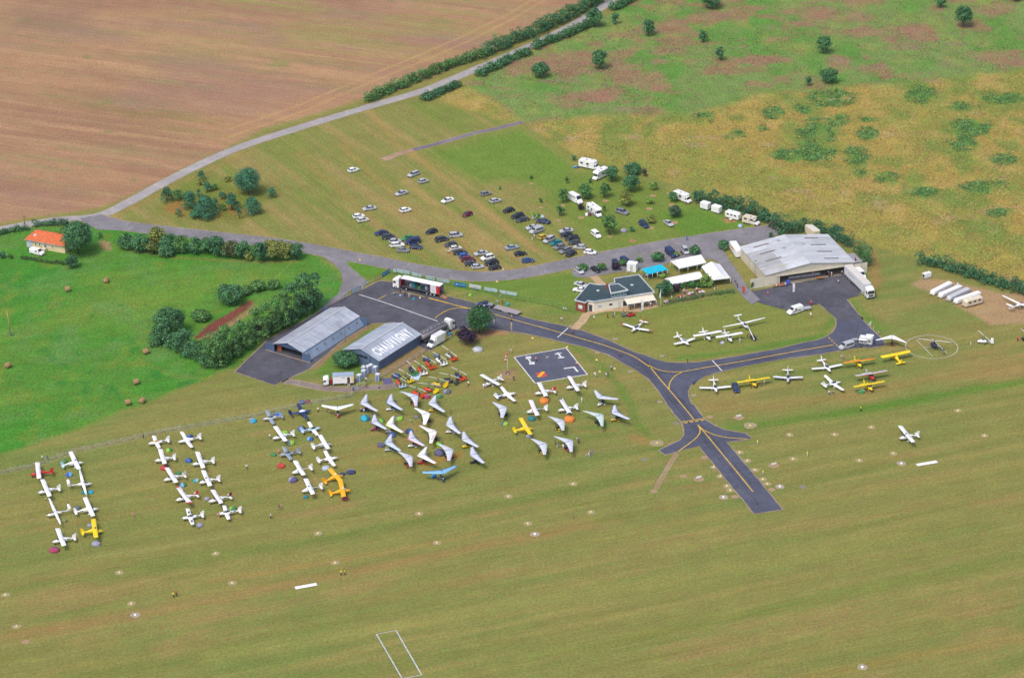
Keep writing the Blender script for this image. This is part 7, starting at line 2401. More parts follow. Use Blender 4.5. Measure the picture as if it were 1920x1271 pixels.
for row in (
  ('A',460,248,'person in white shirt walking beside the wire fence with a companion','white','grey','walk'),
  ('A',518,245,'person in blue top and blue trousers bending near the wire fence','blue','navy','bend'),
  ('A',1447,868,'person in pinkish top standing alone on the runway grass between aeroplane rows','pink','tan','stand'),
  ('B',283,185,'person in grey clothes standing just inside the wire fence','grey','navy','stand'),
  ('B',1403,520,'person in white shirt alone on grass between the camping rows','white','darkgrey','walk'),
  ('B',1755,962,'person in dark top walking beside a companion near the amber aeroplanes','black','grey','walk'),
  ('B',1772,950,'person in pale pink top walking beside someone in dark clothes','pink','tan','walk'),
  ('B',1665,1052,'person in white shirt and black trousers walking across the airfield grass','white','black','walk'),
  ('B',866,1165,'person in pale shirt standing at the wing tip of the lettered low wing aeroplane','lightgrey','lilac','stand'),
  ('B',1102,1040,'person in pink top at the nose of the navy bellied aeroplane','pink','tan','stand'),
  ('B',1222,1022,'person leaning into the cockpit of the navy bellied aeroplane','skin','grey','bend'),
  ('B',1652,190,'person in white shirt at the nose of the aeroplane between lime tents','white','grey','stand'),
  ('C',125,305,'person in pale top crouching before the cyan tent','lightgrey','tan','bend'),
  ('C',848,190,'person in white shirt and dark shorts beside the lone white trike','white','maroon','stand'),
  ('C',968,190,'person in red beside the wing of the lone white trike','red','white','bend'),
  ('C',425,632,'person in pink top sitting before the blue grey aeroplane','pink','skin','sit'),
  ('S',975,1075,'person in grey shirt standing by the wire fence corner','grey','tan','stand'),
  ('S',1055,1000,'person in blue clothes bending over by the fence opening','blue','navy','bend'),
  ('S',1100,970,'person in peach top beside the fence opening','skin','lightgrey','stand'),
  ('S',1200,970,'person in dark brown clothes walking through the fence opening','brown','black','walk'),
  ('S',1195,905,'person in white shirt with a pink bag next to the sanitary trailer','white','navy','stand'),
  ('S',1325,975,'person in pale lilac shirt sitting by the gravel track','lilac','navy','sit'),
  ('S',1158,1030,'person in peach shirt standing before the lilac trike','skin','tan','stand'),
  ('S',1015,900,'person standing in the doorway of the sanitary trailer','pink','brown','stand',None,None,'brown',.75),
  ('E',1262,600,'person in white shirt and dark trousers between gyrocopters and aeroplanes','white','black','walk'),
  ('E',1725,245,'person in grey shirt beside the wind sock with a red bag','lightgrey','skin','walk'),
  ('E',1070,905,'person in dark top at the tip of a white trike wing','darkgrey','brown','stand'),
  ('E',628,990,'person in pale shirt sitting beside the lime and grey tent','lightgrey','tan','sit'),
  ('E',95,870,'person in peach top sitting before the teal tent','skin','tan','sit'),
  ('E',130,885,'person in white top sitting at the pale lilac trike','white','navy','sit'),
  ('E',170,880,'person in navy top sitting at the pale lilac trike','navy','navy','sit'),
  ('E',168,850,'person in bright pink top standing under the pale lilac wing','pink','navy','stand'),
  ('G',40,745,'person in white trousers at the propeller of the crowded white aeroplane','white','lightgrey','bend'),
  ('G',65,735,'person in blue shirt under the wing of the crowded white aeroplane','blue','white','stand'),
  ('G',100,720,'person in grey shirt beside the door of the crowded white aeroplane','grey','navy','stand'),
  ('G',365,660,'person in dark top standing at the edge of the wind sock earth patch','black','brown','stand'),
  ('G',608,452,'person in pink shirt and dark trousers on the signals square','pink','black','walk'),
  ('G',730,418,'person in black top and white skirt on the signals square','black','white','walk'),
  ('G',1050,485,'person in white and red top at the border of the signals square','white','orange','sit'),
  ('G',1008,152,'person in red shirt on the taxiway beside the white stop line','red','black','walk'),
  ('G',1515,402,'person in red vest and white shirt walking down the taxiway','red','navy','walk'),
  ('G',1425,548,'person in blue shirt crouching beside a yellow marker','bluegrey','navy','bend'),
  ('G',1252,620,'person in white shirt leaning over near the signals square','white','lightgrey','bend'),
  ('G',1370,622,'person in pale blue shirt near the taxiway curve with a companion','paleblue','tan','walk'),
  ('G',1385,610,'person in maroon top near the taxiway curve with a companion','maroon','grey','walk'),
  ('G',1103,890,'person dressed in white walking between aeroplanes and the folded trike','white','white','walk'),
  ('F',1052,572,'person in grey shirt standing beside one in black near the trikes','lightgrey','tan','stand'),
  ('F',1068,585,'person in dark top standing beside one in grey near the trikes','darkgrey','black','stand'),
  ('F',1155,725,'person with pale trousers in the group of four on the runway edge','orange','lightgrey','walk'),
  ('F',1190,710,'person in lilac shirt in the group of four on the runway edge','lilac','grey','walk'),
  ('F',1180,738,'person in white top in the group of four on the runway edge','white','lightgrey','walk'),
  ('F',1225,708,'person in grey shirt in the group of four on the runway edge','grey','lilac','walk'),
  ('F',838,628,'person in blue shirt bending beside the red pod trike','bluegrey','paleblue','bend'),
  ('F',815,605,'person in dark top beside the red pod trike','black','brown','stand'),
  ('F',905,650,'person crouching in white before the red pod trike','white','lightgrey','bend'),
  ('I',860,698,'person in black standing at the taxiway edge','black','brown','stand'),
  ('I',1428,478,'person in pale blue shirt on the lawn beside the grey tent','paleblue','lightgrey','stand'),
  ('I',1510,430,'person in dark red beside the covered wing','maroon','brown','bend'),
  ('I',1658,955,'person in red shirt beside the yellow taildragger','red','maroon','stand'),
  ('I',1690,935,'person in white shirt beside the yellow taildragger','white','lilac','stand'),
  ('H',1470,800,'person in white shirt sitting behind the purple lined aeroplane','white','blue','sit'),
  ('H',1505,795,'person in grey shirt sitting behind the purple lined aeroplane','lightgrey','navy','sit'),
  ('H',1600,425,'person in white near the orange winged taildragger','white','lilac','stand'),
  ('H',1628,430,'person in pink top near the orange winged taildragger','pink','grey','stand'),
  ('H',1815,990,'marshal in yellow vest below the yellow taildragger with the tent','hivis','black','stand'),
  ('W',1272,425,'marshal in pale yellow vest standing beside the taxiway flare','hivis','lightgrey','stand'),
  ('W',1812,550,'marshal in bright vest standing near runway markers','hivis','white','stand'),
  ('W',1332,755,'marshal in bright vest standing beside the taxiway stub lights','hivis','lightgrey','stand'),
  ('b',652,485,'marshal in bright vest and blue trousers talking on the runway','hivis','navy','stand'),
  ('b',680,482,'marshal with pale bright vest and dark trousers talking on the runway','hivis','black','stand'),
  ('c',1302,640,'marshal in yellow and black walking with a companion on the runway','hivis','black','walk'),
  ('c',1323,630,'person in red top walking with a marshal on the runway','red','black','walk'),
  ('f',1074,972,'person in grey standing alone on the runway grass','grey','tan','stand'),
  ('b',116,48,'person in white shirt and dark shorts striding across the runway grass','white','navy','walk'),
  ('N',575,905,'person in red dress on the grass before the club house','red','maroon','stand'),
  ('N',632,905,'person in grey clothes with a bicycle before the club house','grey','darkgrey','walk'),
  ('N',652,870,'person in tan shirt behind the railing before the club house','tan','white','stand'),
  ('N',75,945,'person in white shirt and grey trousers on the lawn between club house and taxiway','white','grey','walk'),
  ('N',1040,785,'person in white shirt on the club terrace','white','lilac','stand'),
  ('N',1068,770,'person in black top on the club terrace','black','pink','stand'),
  ('N',905,755,'person in maroon sitting under the club awning','maroon','red','sit'),
  ('N',820,820,'person in black kneeling on the club terrace edge','black','darkgrey','bend'),
  ('N',745,860,'person in red shirt beside the small gear trailer','red','lilac','stand'),
  ('N',785,440,'person in white top on the lawn behind the club house','white','tan','stand'),
  ('N',1432,65,'person in blue shirt walking along the lane','blue','navy','walk'),
  ('N',1268,690,'person in navy top and pale trousers at the end of the picnic garden','navy','white','stand'),
  ('N',1733,600,'person in black top and white shorts in the picnic garden','black','white','stand'),
  ('M',575,1010,'person in pink top walking on the hangar forecourt','pink','red','walk'),
  ('M',1340,885,'person in white shirt and black trousers on the hangar forecourt','white','black','walk'),
  ('M',1022,1105,'person in dark top walking with one in pink on the forecourt','black','red','walk'),
  ('M',1045,1108,'person in pink walking with one in dark top on the forecourt','pink','red','walk'),
  ('M',1045,1245,'person in white crouching on the grass below the striped van','white','tan','bend'),
  ('M',1060,800,'person in pale pink inside the hangar entrance','pink','lightgrey','stand'),
  ('M',1380,785,'person in lilac shirt at the rear of the box lorry','lilac','brown','stand'),
  ('M',1265,800,'person in white shirt at the hangar entrance beside the display bike','white','lightgrey','stand'),
  ('M',225,890,'person in black top walking along the hangar lane','black','grey','walk'),
  ('M',245,925,'person in dark clothes at the garden gate','navy','darkgrey','walk'),
  ('K',1335,255,'person in white clothes between landing circle and gyrocopter','white','lightgrey','stand'),
  ('K',1790,205,'person in red jacket at the dark gyrocopter','red','maroon','bend'),
  ('K',362,248,'person in pink beside the show trailer','pink','lightgrey','stand'),
  ('K',450,148,'person in pale top on the grass behind the show trailer','lightgrey','tan','stand'),
  ('L',1795,740,'person in dark top beside the glider tail on bare ground','darkgrey','pink','stand'),
  ('Q',1255,1070,'person in white shirt beside the parked white hatchback of the second row','white','lightgrey','stand'),
  ('Q',1285,1078,'person in red trousers beside the parked white hatchback of the second row','white','red','stand'),
  ('P',680,695,'person in red top between two car rows','red','white','stand'),
  ('P',705,680,'person in pale top between two car rows','white','bluegrey','stand'),
  ('P',370,1030,'person in pink top walking on the verge of the lane','pink','white','walk'),
  ('Q',645,1000,'person in red sitting behind the white estate car','red','white','sit'),
  ('a',803,555,'person dressed in white standing on the apron beside the big tree','white','white','stand'),
  ('a',878,232,'person in red shirt behind the flat trailer','red','white','stand'),
  ('a',905,325,'person in dark top beside the flat trailer','black','maroon','stand'),
  ('a',850,318,'person in pale grey top unloading beside the pickup','lightgrey','lightgrey','bend'),
  ('t',715,725,'person in white top bending over a wing bundle before the open lorry','white','lightgrey','bend'),
  ('t',630,705,'person in black bending before the open lorry','black','black','bend'),
  ('t',540,630,'person in dark clothes standing at the open lorry side','darkgrey','black','stand')):
 person(*row)
# diners at the picnic tables, customers under the pavilion
PGp = 'people seated around the picnic tables'
rp2 = random.Random(9)
cols = ['white','red','lightgrey','pink','white','bluegrey','maroon','white','tan','lilac','red','white','grey','white','pink','navy']
tables = [('m',835,755),('m',1000,715),('m',1060,712),('m',1200,680),('m',900,665),('m',1130,640),('m',570,850)]
for i,(r,x,y) in enumerate(tables):
 a = heading(q('m',800,760),q('m',1000,715))
 p = q(r,x,y)
 t = E('picnic_table',p,a + rp2.uniform(-.2,.2),('wooden picnic table with red cloth in the garden','white picnic table beside the red clothed one','dark topped picnic table in the garden','white picnic table at the end of the garden','wooden picnic table near the purple tree','wooden picnic table by the shrubbery','picnic table under the dense green tree')[i],'picnic table','picnic tables in the garden')
 tc = ('red','white','darkgrey','white','tan','tan','lightgrey')[i]
 for k in range(4):
  O('top_board',MB().box((0,-.3 + .2 * k,.74),(1.8,.18,.05)),PLASTIC,t,tc)
 for sg in (-1,1):
  O('bench',MB().box((0,sg * .72,.44),(1.8,.28,.05)),PLASTIC,t,'tan')
  O('leg_frame',MB().box((sg * .7,0,.37),(.08,1.5,.08)).tube((sg * .7,-.6,0),(sg * .7,-.2,.72),.04).tube((sg * .7,.6,0),(sg * .7,.2,.72),.04),PLASTIC,t,'brown')
 for k in range(3 if i < 6 else 2):
  sg = 1 if k % 2 else -1
  u = -.5 + .55 * k
  d = Vector((math.cos(a),math.sin(a),0)) * u + Vector((-math.sin(a),math.cos(a),0)) * .72 * sg
  m = POSES['sit']
  sc = cols[(i * 3 + k) % len(cols)]
  o = O('person',m['body'],CLOTH,None,'skin','person in %s top seated at a picnic table' % sc,'person',PGp,None,(p.x + d.x,p.y + d.y,.0),a - sg * math.pi / 2)
  O('shirt',m['shirt'],CLOTH,o,sc)
  O('trousers',m['trousers'],CLOTH,o,('navy','tan','grey')[k % 3])
  O('hair',m['hair'],CLOTH,o,('brown','black','grey')[(i + k) % 3])
for i in range(16):
 u,v = (i % 8) / 8,i // 8
 x,y = 150 + u * 420 + rp2.uniform(-14,14),418 - u * 90 - v * 30 + rp2.uniform(-8,8)
 sc = cols[(i * 5 + 2) % len(cols)]
 person('m',x,y,'person in %s top under the turquoise pavilions' % sc,sc,('navy','black','blue')[i % 3],'stand',None,'crowd under the turquoise pavilions')
# ------------------------------------------------------------------ tents
def dome(r,x,y,w,color,label,second=None,h=None,rz=None,name='dome_tent',flat=False,group='tents beside the aircraft'):
 p = q(r,x,y)
 s = REG[r][2]
 R = max(.8,w / s * (p - CAMP).length / FPX / 2)
 mute = lambda k: tuple(v * .8 + .02 for v in cc(k)[:3]) + (1,)
 color,second = mute(color),mute(second) if second else None
 h = h or min(1.35,R * .82)
 t = E(name,(p.x,p.y,0),rp_.uniform(0,6.28) if rz is None else rz,label,'tent',group)
 n,m = 16,5
 rings = []
 for k in range(m + 1):
  ph = math.pi / 2 * k / m
  rr = math.cos(ph) ** .8 if k < m else .03
  ring = []
  for i in range(n):
   a = 2 * math.pi * i / n
   sq_ = 1 / max(abs(math.cos(a)),abs(math.sin(a)))
   f = .82 + .18 * min(sq_,1.3)
   crease = 1 + .16 * abs(math.cos(2 * a)) * math.sin(2 * ph)
   ring.append((R * rr * f * math.cos(a) * crease,R * rr * f * .88 * math.sin(a) * crease,h * math.sin(ph) * (1 - .03 * abs(math.cos(2 * a)))))
  rings.append(ring)
 cut = n // 2 if second else n
 vs = [p_ for rg in rings for p_ in rg]
 fs1,fs2 = [],[]
 for k in range(m):
  for i in range(n):
   j = (i + 1) % n
   f = (k * n + i,k * n + j,(k + 1) * n + j,(k + 1) * n + i)
   (fs1 if i < cut else fs2).append(f)
 top = tuple(m * n + i for i in range(n))
 cn = O('canopy',MB().add(vs,fs1 + [top],False),CLOTH,t,color)
 if fs2:
  O('canopy_panel',MB().add(vs,fs2,False),CLOTH,t,second)
 # door: arch facing +x
 dv = []
 for k in range(7):
  a = math.pi * k / 6
  yy,zz = .42 * R * math.cos(a),.55 * h * math.sin(a) + .03
  xx = R * 1.02 * math.sqrt(max(.05,1 - (zz / h) ** 2)) ** .8 * (1 - .12 * abs(yy) / R) + .03
  dv.append((xx,yy,zz))
 O('door',MB().add(dv,[tuple(range(7))]),CLOTH,t,tuple(v * .35 for v in cc(second or color)[:3]) + (1,))
 O('groundsheet',MB().prism([(R * 1.06 * math.cos(a * math.pi / 8),R * .96 * math.sin(a * math.pi / 8)) for a in range(16)],.01,.035),CLOTH,t,tuple(v * .5 for v in cc(color)[:3]) + (1,))
 for k in range(2):
  arc = []
  for i in range(9):
   b = math.pi * i / 8
   sg = 1 if k else -1
   rr = R * 1.0 * math.cos(b)
   arc.append((rr * .74,rr * .7 * sg,h * 1.01 * math.sin(b) + .02))
  O('pole',MB().path(arc,.02,4),METAL,t,'grey')
 return t
for row in (
  ('A',750,410,84,'blue','bright blue dome tent between the two aeroplane lines of the first block','skyblue'),('A',910,600,60,'teal','teal tent half hidden by the slender aeroplane wing'),('A',985,598,60,'cyan','lighter teal tent on the other side of the slender wing'),
  ('A',695,905,58,'olive','pale green tent beside the motor glider'),('A',590,1228,108,'purple','brownish purple dome tent at the end of the first block','magenta'),('A',1042,1160,96,'bluegrey','grey blue tent at the wing of the lemon yellow aeroplane','lilac'),
  ('A',845,765,66,'slate','dark grey green tent behind a plain white aeroplane'),('A',978,955,34,'bluegrey','small grey tent hidden behind the lemon yellow wing'),('A',700,262,44,'green','small green tent behind the pale blue tail'),('A',515,665,44,'olive','small olive tent under a wing tip of the striped aeroplane'),
  ('B',790,180,88,'blue','big blue dome tent behind a white low wing aeroplane','navy'),('B',562,318,76,'green','mid green tent beside the tan covered aeroplane','lime'),('B',775,430,82,'navy','dark blue tent with a white opening between the lines','blue'),('B',515,510,100,'red','red tent squeezed between two white wings','maroon'),
  ('B',715,695,78,'green','two tone blue and green dome tent','skyblue'),('B',855,645,68,'palegreen','pale teal tent with light opening','cyan'),('B',972,842,66,'lilac','grey lilac tent beside the maroon trimmed aeroplane'),('B',1250,955,84,'green','grass green tent behind the navy bellied aeroplane','lime'),
  ('B',892,1130,80,'lilac','lilac grey tent beside the lettered aeroplane'),('B',660,565,50,'green','dark green tent behind a white tail'),
  ('C',142,290,84,'cyan','tall cyan tent standing apart by the fence','skyblue'),('C',672,378,92,'blue','royal blue tent beside the sky blue tailed aeroplane','navy'),('C',482,420,84,'lime','lime tent behind the wing of a white aeroplane'),('C',548,532,100,'lime','lime and grey tent with a blue bag under a wing','grey'),
  ('C',760,485,76,'blue','small azure tent beside joined white wings','skyblue'),('C',447,778,94,'red','scarlet and orange tent','orange'),('C',362,655,70,'green','dark green tent with camping gear'),('C',575,930,108,'purple','greyish purple tent under the boom tailed aeroplane','lilac'),
  ('C',930,802,88,'paleblue','pale grey tent with pointed top','lightgrey'),('C',1202,845,100,'lilac','grey tent with dark opening and a chair','navy'),('C',1112,865,40,'navy','navy tent behind the amber wing'),('C',1135,1130,74,'maroon','dark red tent under the amber wing tip','red'),('C',715,1112,50,'teal','dark teal tent under the boom tailed wing'),('C',410,228,90,'blue','blue tent behind the grey aeroplane','skyblue'),
  ('C',668,88,74,'blue','flat blue tent beside the wire fence','purple'),('C',730,75,60,'magenta','maroon tent beside the wire fence','brown'),
  ('D',145,438,112,'teal','large teal tent in front of the pale lilac trike','cyan'),('D',318,462,76,'lime','lime tent between two trikes','green'),('D',512,440,92,'lime','lime and grey tent with gear heaped in front','grey'),('D',618,578,90,'blue','deep blue tent above the coral edged trike','navy'),('D',430,618,98,'blue','royal blue tent above the sky blue edged trike','purple'),
  ('D',318,725,90,'purple','dark brown purple tent beside the sky blue edged trike','slate'),('D',950,812,125,'navy','very large navy tent beside a white trike','purple'),('D',945,715,84,'green','bright green tent behind the navy one','lime'),('D',885,1062,66,'blue','blue tent under the sky blue wing','cyan'),('D',700,418,56,'magenta','small crimson tent beside a plain white trike','grey'),
  ('E',478,500,98,'blue','blue tent behind the orange gyrocopter by the track','navy'),('E',812,722,80,'magenta','magenta and white tent beside an orange gyrocopter','white'),('E',942,718,80,'green','green tent behind a trike wing','lime'),('E',1032,668,90,'lilac','grey tent with dark opening beside the yellow gyrocopter','slate'),('E',918,280,84,'navy','dark navy tent behind the white gyrocopter','slate'),
  ('E',810,320,90,'purple','dark tent behind the orange gyrocopter row','navy'),('E',1362,215,108,'lightgrey','grey tent with a blue end under the purple tree','skyblue'),('E',1655,1015,84,'lime','lime tent on a grey groundsheet beside a plain trike','slate'),
  ('G',207,835,78,'blue','round royal blue tent behind a white low wing aeroplane'),('G',697,885,116,'tangerine','orange tent under the wing of the red finned aeroplane'),('G',970,1085,130,'tangerine','wide orange tent under the blue ended wing'),('G',560,1075,90,'teal','dark teal tent under the pink edged wing'),('G',535,1262,72,'bluegrey','grey tent at the golden yellow wing'),
  ('I',1235,482,64,'lightgrey','pale grey dome tent under a high wing on the lawn','grey'),('K',282,695,72,'green','dull green tent under the yellow taildragger wing','palegreen'),('O',693,945,74,'lilac','grey ridge tent on the camping lawn','lightgrey'),('M',282,258,66,'bluegrey','pale blue dome tent beside the cream camper','paleblue'),('R',1447,428,58,'lime','lime dome tent on the grass beside the apron','navy'),
  ('P',1285,425,70,'maroon','red and white awning tent beside the blue skirted motorhome','white')):
 r,x,y,w,c_,lb = row[:6]
 dome(r,x,y,w,c_,lb,row[6] if len(row) > 6 else None)
for r,x,y,w,d,c_,lb in (('E',385,548,1.9,1.3,'purple','dark purple groundsheet spread beside the gravel track'),('E',690,500,2.0,1.3,'paleblue','pale blue tarp lying beside the yellow green gyrocopter'),('S',1115,912,1.8,1.3,'olive','yellow green mat beside the sanitary trailer'),('M',428,243,1.0,.6,'yellow','yellow mat at the cream camper')):
 p = q(r,x,y)
 mb = MB()
 rings = []
 n = 7
 vs = [(-w + 2 * w * i / (n - 1),-d + 2 * d * j / (n - 1),.05 + .07 * rp2.random()) for j in range(n) for i in range(n)]
 fs = [(j * n + i,j * n + i + 1,(j + 1) * n + i + 1,(j + 1) * n + i) for j in range(n - 1) for i in range(n - 1)]
 O('ground_tarp',mb.add(vs,fs,True),CLOTH,None,c_,lb,'tarp',None,None,(p.x,p.y,0),rp2.uniform(0,3))
# ------------------------------------------------------------------ ground markers
def marker(r,x,y,color,label,group,rad=1.15,cone=True,disc=None,board=None):
 p = q(r,x,y)
 t = E('ground_marker',(p.x,p.y,0),rp2.uniform(0,6),label,'marker',group)
 n = 18
 O('earth_disc',MB().prism([(rad * rp2.uniform(.88,1.1) * math.cos(2 * math.pi * k / n),rad * rp2.uniform(.88,1.1) * math.sin(2 * math.pi * k / n)) for k in range(n)],-.02,.02),EARTH,t,disc or S(172,158,122))
 if cone:
  O('cone',MB().loft([[(rr * math.cos(a * math.pi / 5),rr * math.sin(a * math.pi / 5),z) for a in range(10)] for rr,z in ((.38,.02),(.36,.08),(.2,.3),(.1,.36))]),PLASTIC,t,color)
  O('rim',MB().prism([(.36 * math.cos(a * math.pi / 6),.36 * math.sin(a * math.pi / 6)) for a in range(12)],.02,.045),PLASTIC,t,'grey')
 if board:
  t.rotation_euler = (0,0,board)
  O('board',MB().box((0,0,.55),(1.5,.12,.6)),PAINT,t,'white')
  for sg in (-1,1):
   O('leg',MB().tube((sg * .5,0,0),(sg * .5,0,.3),.04),METAL,t,'grey')
MG = 'yellow markers on bare earth discs'
YM = S(236,220,130)
for r,x,y in [('W',185,408),('W',1195,218),('W',1620,318),('W',1080,508),('W',1165,599),('W',1245,699),('W',1330,799),('W',1380,848),('W',1660,578),('W',800,669),('W',872,765),('W',945,872),('W',980,918),
    ('J',195,468),('J',1135,288),('J',1420,558),('J',435,751),('J',65,826),('H',1530,1240),('b',475,162),('b',1387,234),('b',608,387),('b',1250,12),
    ('c',895,452),('c',1618,310),('c',1742,530),('c',985,685),('c',40,620),('c',125,857),('F',1010,1023),('F',310,1158),('f',990,981),('f',1108,960)]:
 edge = r == 'W' and x < 1400 and y > 480
 marker(r,x,y,YM,'yellow marker on a bare disc along the taxiway stub' if edge else 'yellow marker on an earth disc in runway grass',MG,1.15 if x != 185 and x != 1195 else 1.9)
for r,x,y in [('G',570,198),('G',1265,433),('G',1300,560),('G',1458,528),('G',945,295),('w',480,105),('a',840,52)]:
 marker(r,x,y,YM,'small yellow cone in lawn grass by a road edge' if r in 'wa' else 'small yellow cone on the lawn around the square','yellow cones on lawns',.6,True,S(160,140,90))
for r,x,y,lb in [('W',1515,878,'white cone on a pale disc beside the taxiway stub end'),('W',905,993,'white cone on a pale disc across the taxiway stub end'),('J',520,858,'white cone on an earth disc beside the white runway board'),('c',1015,770,'white cone on a large pale disc beside the brown runway streak'),('f',1003,1001,'white cone beside a yellow marker in mid runway'),('f',1617,1250,'white cone on a pale disc near the runway foreground')]:
 marker(r,x,y,'white',lb,'white markers on bare discs',1.3,True,S(178,165,145))
for r,x,y in [('W',470,767),('W',1430,911),('W',1030,988),('W',150,927),('W',700,560),('c',195,970),('W',48,582),('W',1765,880),('W',390,195),('W',755,125)]:
 marker(r,x,y,'grey','bare earth disc without a marker beside the taxiway','bare earth discs',1.0,False,S(176,148,116) if x not in (48,1765,390) else S(140,136,120))
for r,x,y,lb in [('W',1070,130,'white sign board on an earth disc above the yellow markers'),('W',1450,650,'white sign board on an earth disc between runway marshals'),('W',638,795,'white sign board on an earth disc beside the trodden path')]:
 marker(r,x,y,'white',lb,'sign boards on earth discs',1.5,False,S(178,150,118),.35)
for r,x,y in [('G',985,68),('G',818,212),('G',1275,350),('G',1465,205),('G',1630,555),('I',585,620),('I',560,1115),('I',930,1045)]:
 p = q(r,x,y)
 t = E('inspection_cover',p,0,'pale concrete cover set in grass along the taxiway','cover','concrete covers along the taxiway')
 O('concrete_ring',MB().prism([(.75 * math.cos(a * math.pi / 8),.75 * math.sin(a * math.pi / 8)) for a in range(16)],-.02,.05),WALL,t,S(170,158,130))
 O('lid',MB().prism([(.4 * math.cos(a * math.pi / 8),.4 * math.sin(a * math.pi / 8)) for a in range(16)],.04,.075),WALL,t,S(150,146,136))
for a,b,lb in (((553.5,1103),(594,1095.5),'long white runway edge board beside the brown streak'),((1719,872.5),(1757,866),'long white runway edge board near the taxiing aeroplane')):
 A,B = q('f',*a),q('f',*b)
 t = E('runway_board',(*((A + B) / 2)[:2],0),heading(A,B),lb,'marker board','white runway edge boards')
 L = (B - A).length
 for k in range(4):
  O('panel',MB().box((-L / 2 + L * (k + .5) / 4,0,.16),(L / 4 - .015,1.3,.07)),PAINT,t,'white')
 O('frame',MB().box((0,0,.08),(L - .1,1.0,.12)),PLASTIC,t,'darkgrey')
# ------------------------------------------------------------------ hay bales, poles, wind sock, flags
for x,y,a,lb in ((425,222,.3,'round hay bale nearest the bungalow tree, left of its partner'),(667,167,1.4,'round hay bale above the one nearest the bungalow tree'),(50,700,.8,'round hay bale alone beside the wooden pole'),(915,613,.5,'round hay bale below the tree behind the leaning pole'),
     (855,803,.4,'round hay bale above the pair at the meadow edge'),(802,932,.3,'upright looking round hay bale of the pair at the meadow edge'),(893,921,1.1,'round hay bale lying on its side in the pair at the meadow edge')):
 p = q('Z',x,y)
 t = E('hay_bale',p,a,lb,'hay bale','round hay bales in the meadow')
 t.scale = (1.2,1.2,1.2)
 rings = []
 for u,rr in ((-.62,.5),(-.6,.66),(-.3,.7),(.3,.7),(.6,.66),(.62,.5)):
  rings.append([(u,(rr + rp2.uniform(-.015,.015)) * math.cos(k * math.pi / 10),.69 + (rr + rp2.uniform(-.015,.015)) * math.sin(k * math.pi / 10)) for k in range(20)])
 O('roll',MB().loft(rings),STRAW,t,'hay')
 for sg in (-1,1):
  O('end_spiral',MB().wheel((sg * .622,0,.69),.44,.012,'X',16),STRAW,t,S(190,160,120))
def pole(name,label,r,x,y,h,rad,color,cat='pole',lean=0.0,extra=None):
 p = q(r,x,y)
 t = E(name,p,0,label,cat)
 O('shaft',MB().tube((0,0,0),(lean,0,h),rad,rad * .7,8),WALL,t,color)
 return t
t = pole('utility_pole','grey wooden utility pole standing in the meadow','Z',68,498,8.0,.16,'tan',lean=-.4)
O('base_clump',leaf_mesh(*clumps([np.array([0,0,.5]),np.array([.4,.1,.4])],[.7,.5],60),.3),LEAF,t,DK)
t = pole('utility_pole','pale leaning pole before the bushes of the tree belt','T',230,880,5.6,.13,'lightgrey',lean=-.6)
t = pole('utility_pole','thin pole beside the bungalow roof by the road','V',275,300,5.0,.1,'brown')
O('crossarm',MB().box((0,0,4.8),(1.2,.1,.1)),WALL,t,'brown')
t = pole('utility_pole','thin pole between the two steel hangars with a sagging wire','S',968,470,4.0,.07,'brown')
t = pole('flag_pole','tall white flagpole with limp pale flag beside the club terrace','u',938,595,6.4,.07,'white','flagpole')
O('flag',MB().quad((-.05,0,3.6),(-.55,.1,3.3),(-.35,.1,4.6),(-.05,0,5.2),.02),CLOTH,t,'paleblue')
t = pole('lamp_pole','slim dark lamp pole beside the wide hangar wall','M',437,820,6.0,.06,'grey')
O('lamp_head',MB().box((0,0,6.05),(.5,.25,.12)),METAL,t,'darkgrey')
t = pole('lamp_pole','short pole with a lamp behind the wide hangar','M',1300,435,2.2,.06,'lightgrey')
O('lamp_head',MB().box((0,0,2.25),(.4,.3,.15)),METAL,t,'lightgrey')
p = q('G',298,580)
t = E('wind_sock',p,0,'red and white wind sock hanging from a slim white pole','wind sock')
O('mast',MB().tube((0,0,0),(0,0,6.6),.07,.05,8),WALL,t,'white')
for k in range(5):
 a,b = k / 5,(k + 1) / 5
 f = lambda u: (-.1 - .55 * u,0,6.5 - 2.6 * u)
 A,B = f(a),f(b)
 O('sock_band',MB().tube(A,B,.42 - .2 * a,.42 - .2 * b,10),CLOTH,t,S(216,92,66) if k % 2 == 0 else S(236,232,230))
O('base_shrub',leaf_mesh(*clumps([np.array([0,0,.25])],[.75],90),.26),LEAF,t,(.06,.03,.05,1))
O('base_block',MB().box((.1,-.7,.2),(.6,.5,.4)),WALL,t,'lilac')
def feather(label,r,x,y,h,color,trim):
 p = q(r,x,y)
 t = E('feather_flag',p,.3,label,'flag')
 O('flag_pole',MB().tube((0,0,0),(0,0,h),.03,.02),METAL,t,'darkgrey')
 n = 8
 vs = []
 for k in range(n + 1):
  z = .5 + (h - .5) * k / n
  w = .75 if k < n else .15
  if k == n - 1:
   w = .6
  vs += [(.03,.02,z),(.03 + w,.06 * math.sin(k),z)]
 O('cloth',MB().add(vs,[(2 * k,2 * k + 1,2 * k + 3,2 * k + 2) for k in range(n)]),CLOTH,t,color)
 O('printed_band',MB().box((.42,.09,h * .3),(.6,.02,.14)),CLOTH,t,trim)
 O('printed_mark',MB().box((.42,.09,h * .82),(.3,.02,.2)),CLOTH,t,trim)
 O('printed_column',MB().box((.42,.09,h * .55),(.22,.02,h * .32)),CLOTH,t,S(150,170,190))
 O('foot',MB().box((0,0,.04),(.7,.4,.06)),METAL,t,'lightgrey')
feather('white feather flag with a grey print on the hangar forecourt','M',842,985,3.6,'white','maroon')
feather('white feather flag with a lilac print on the club terrace edge','u',352,705,3.9,'white','purple')
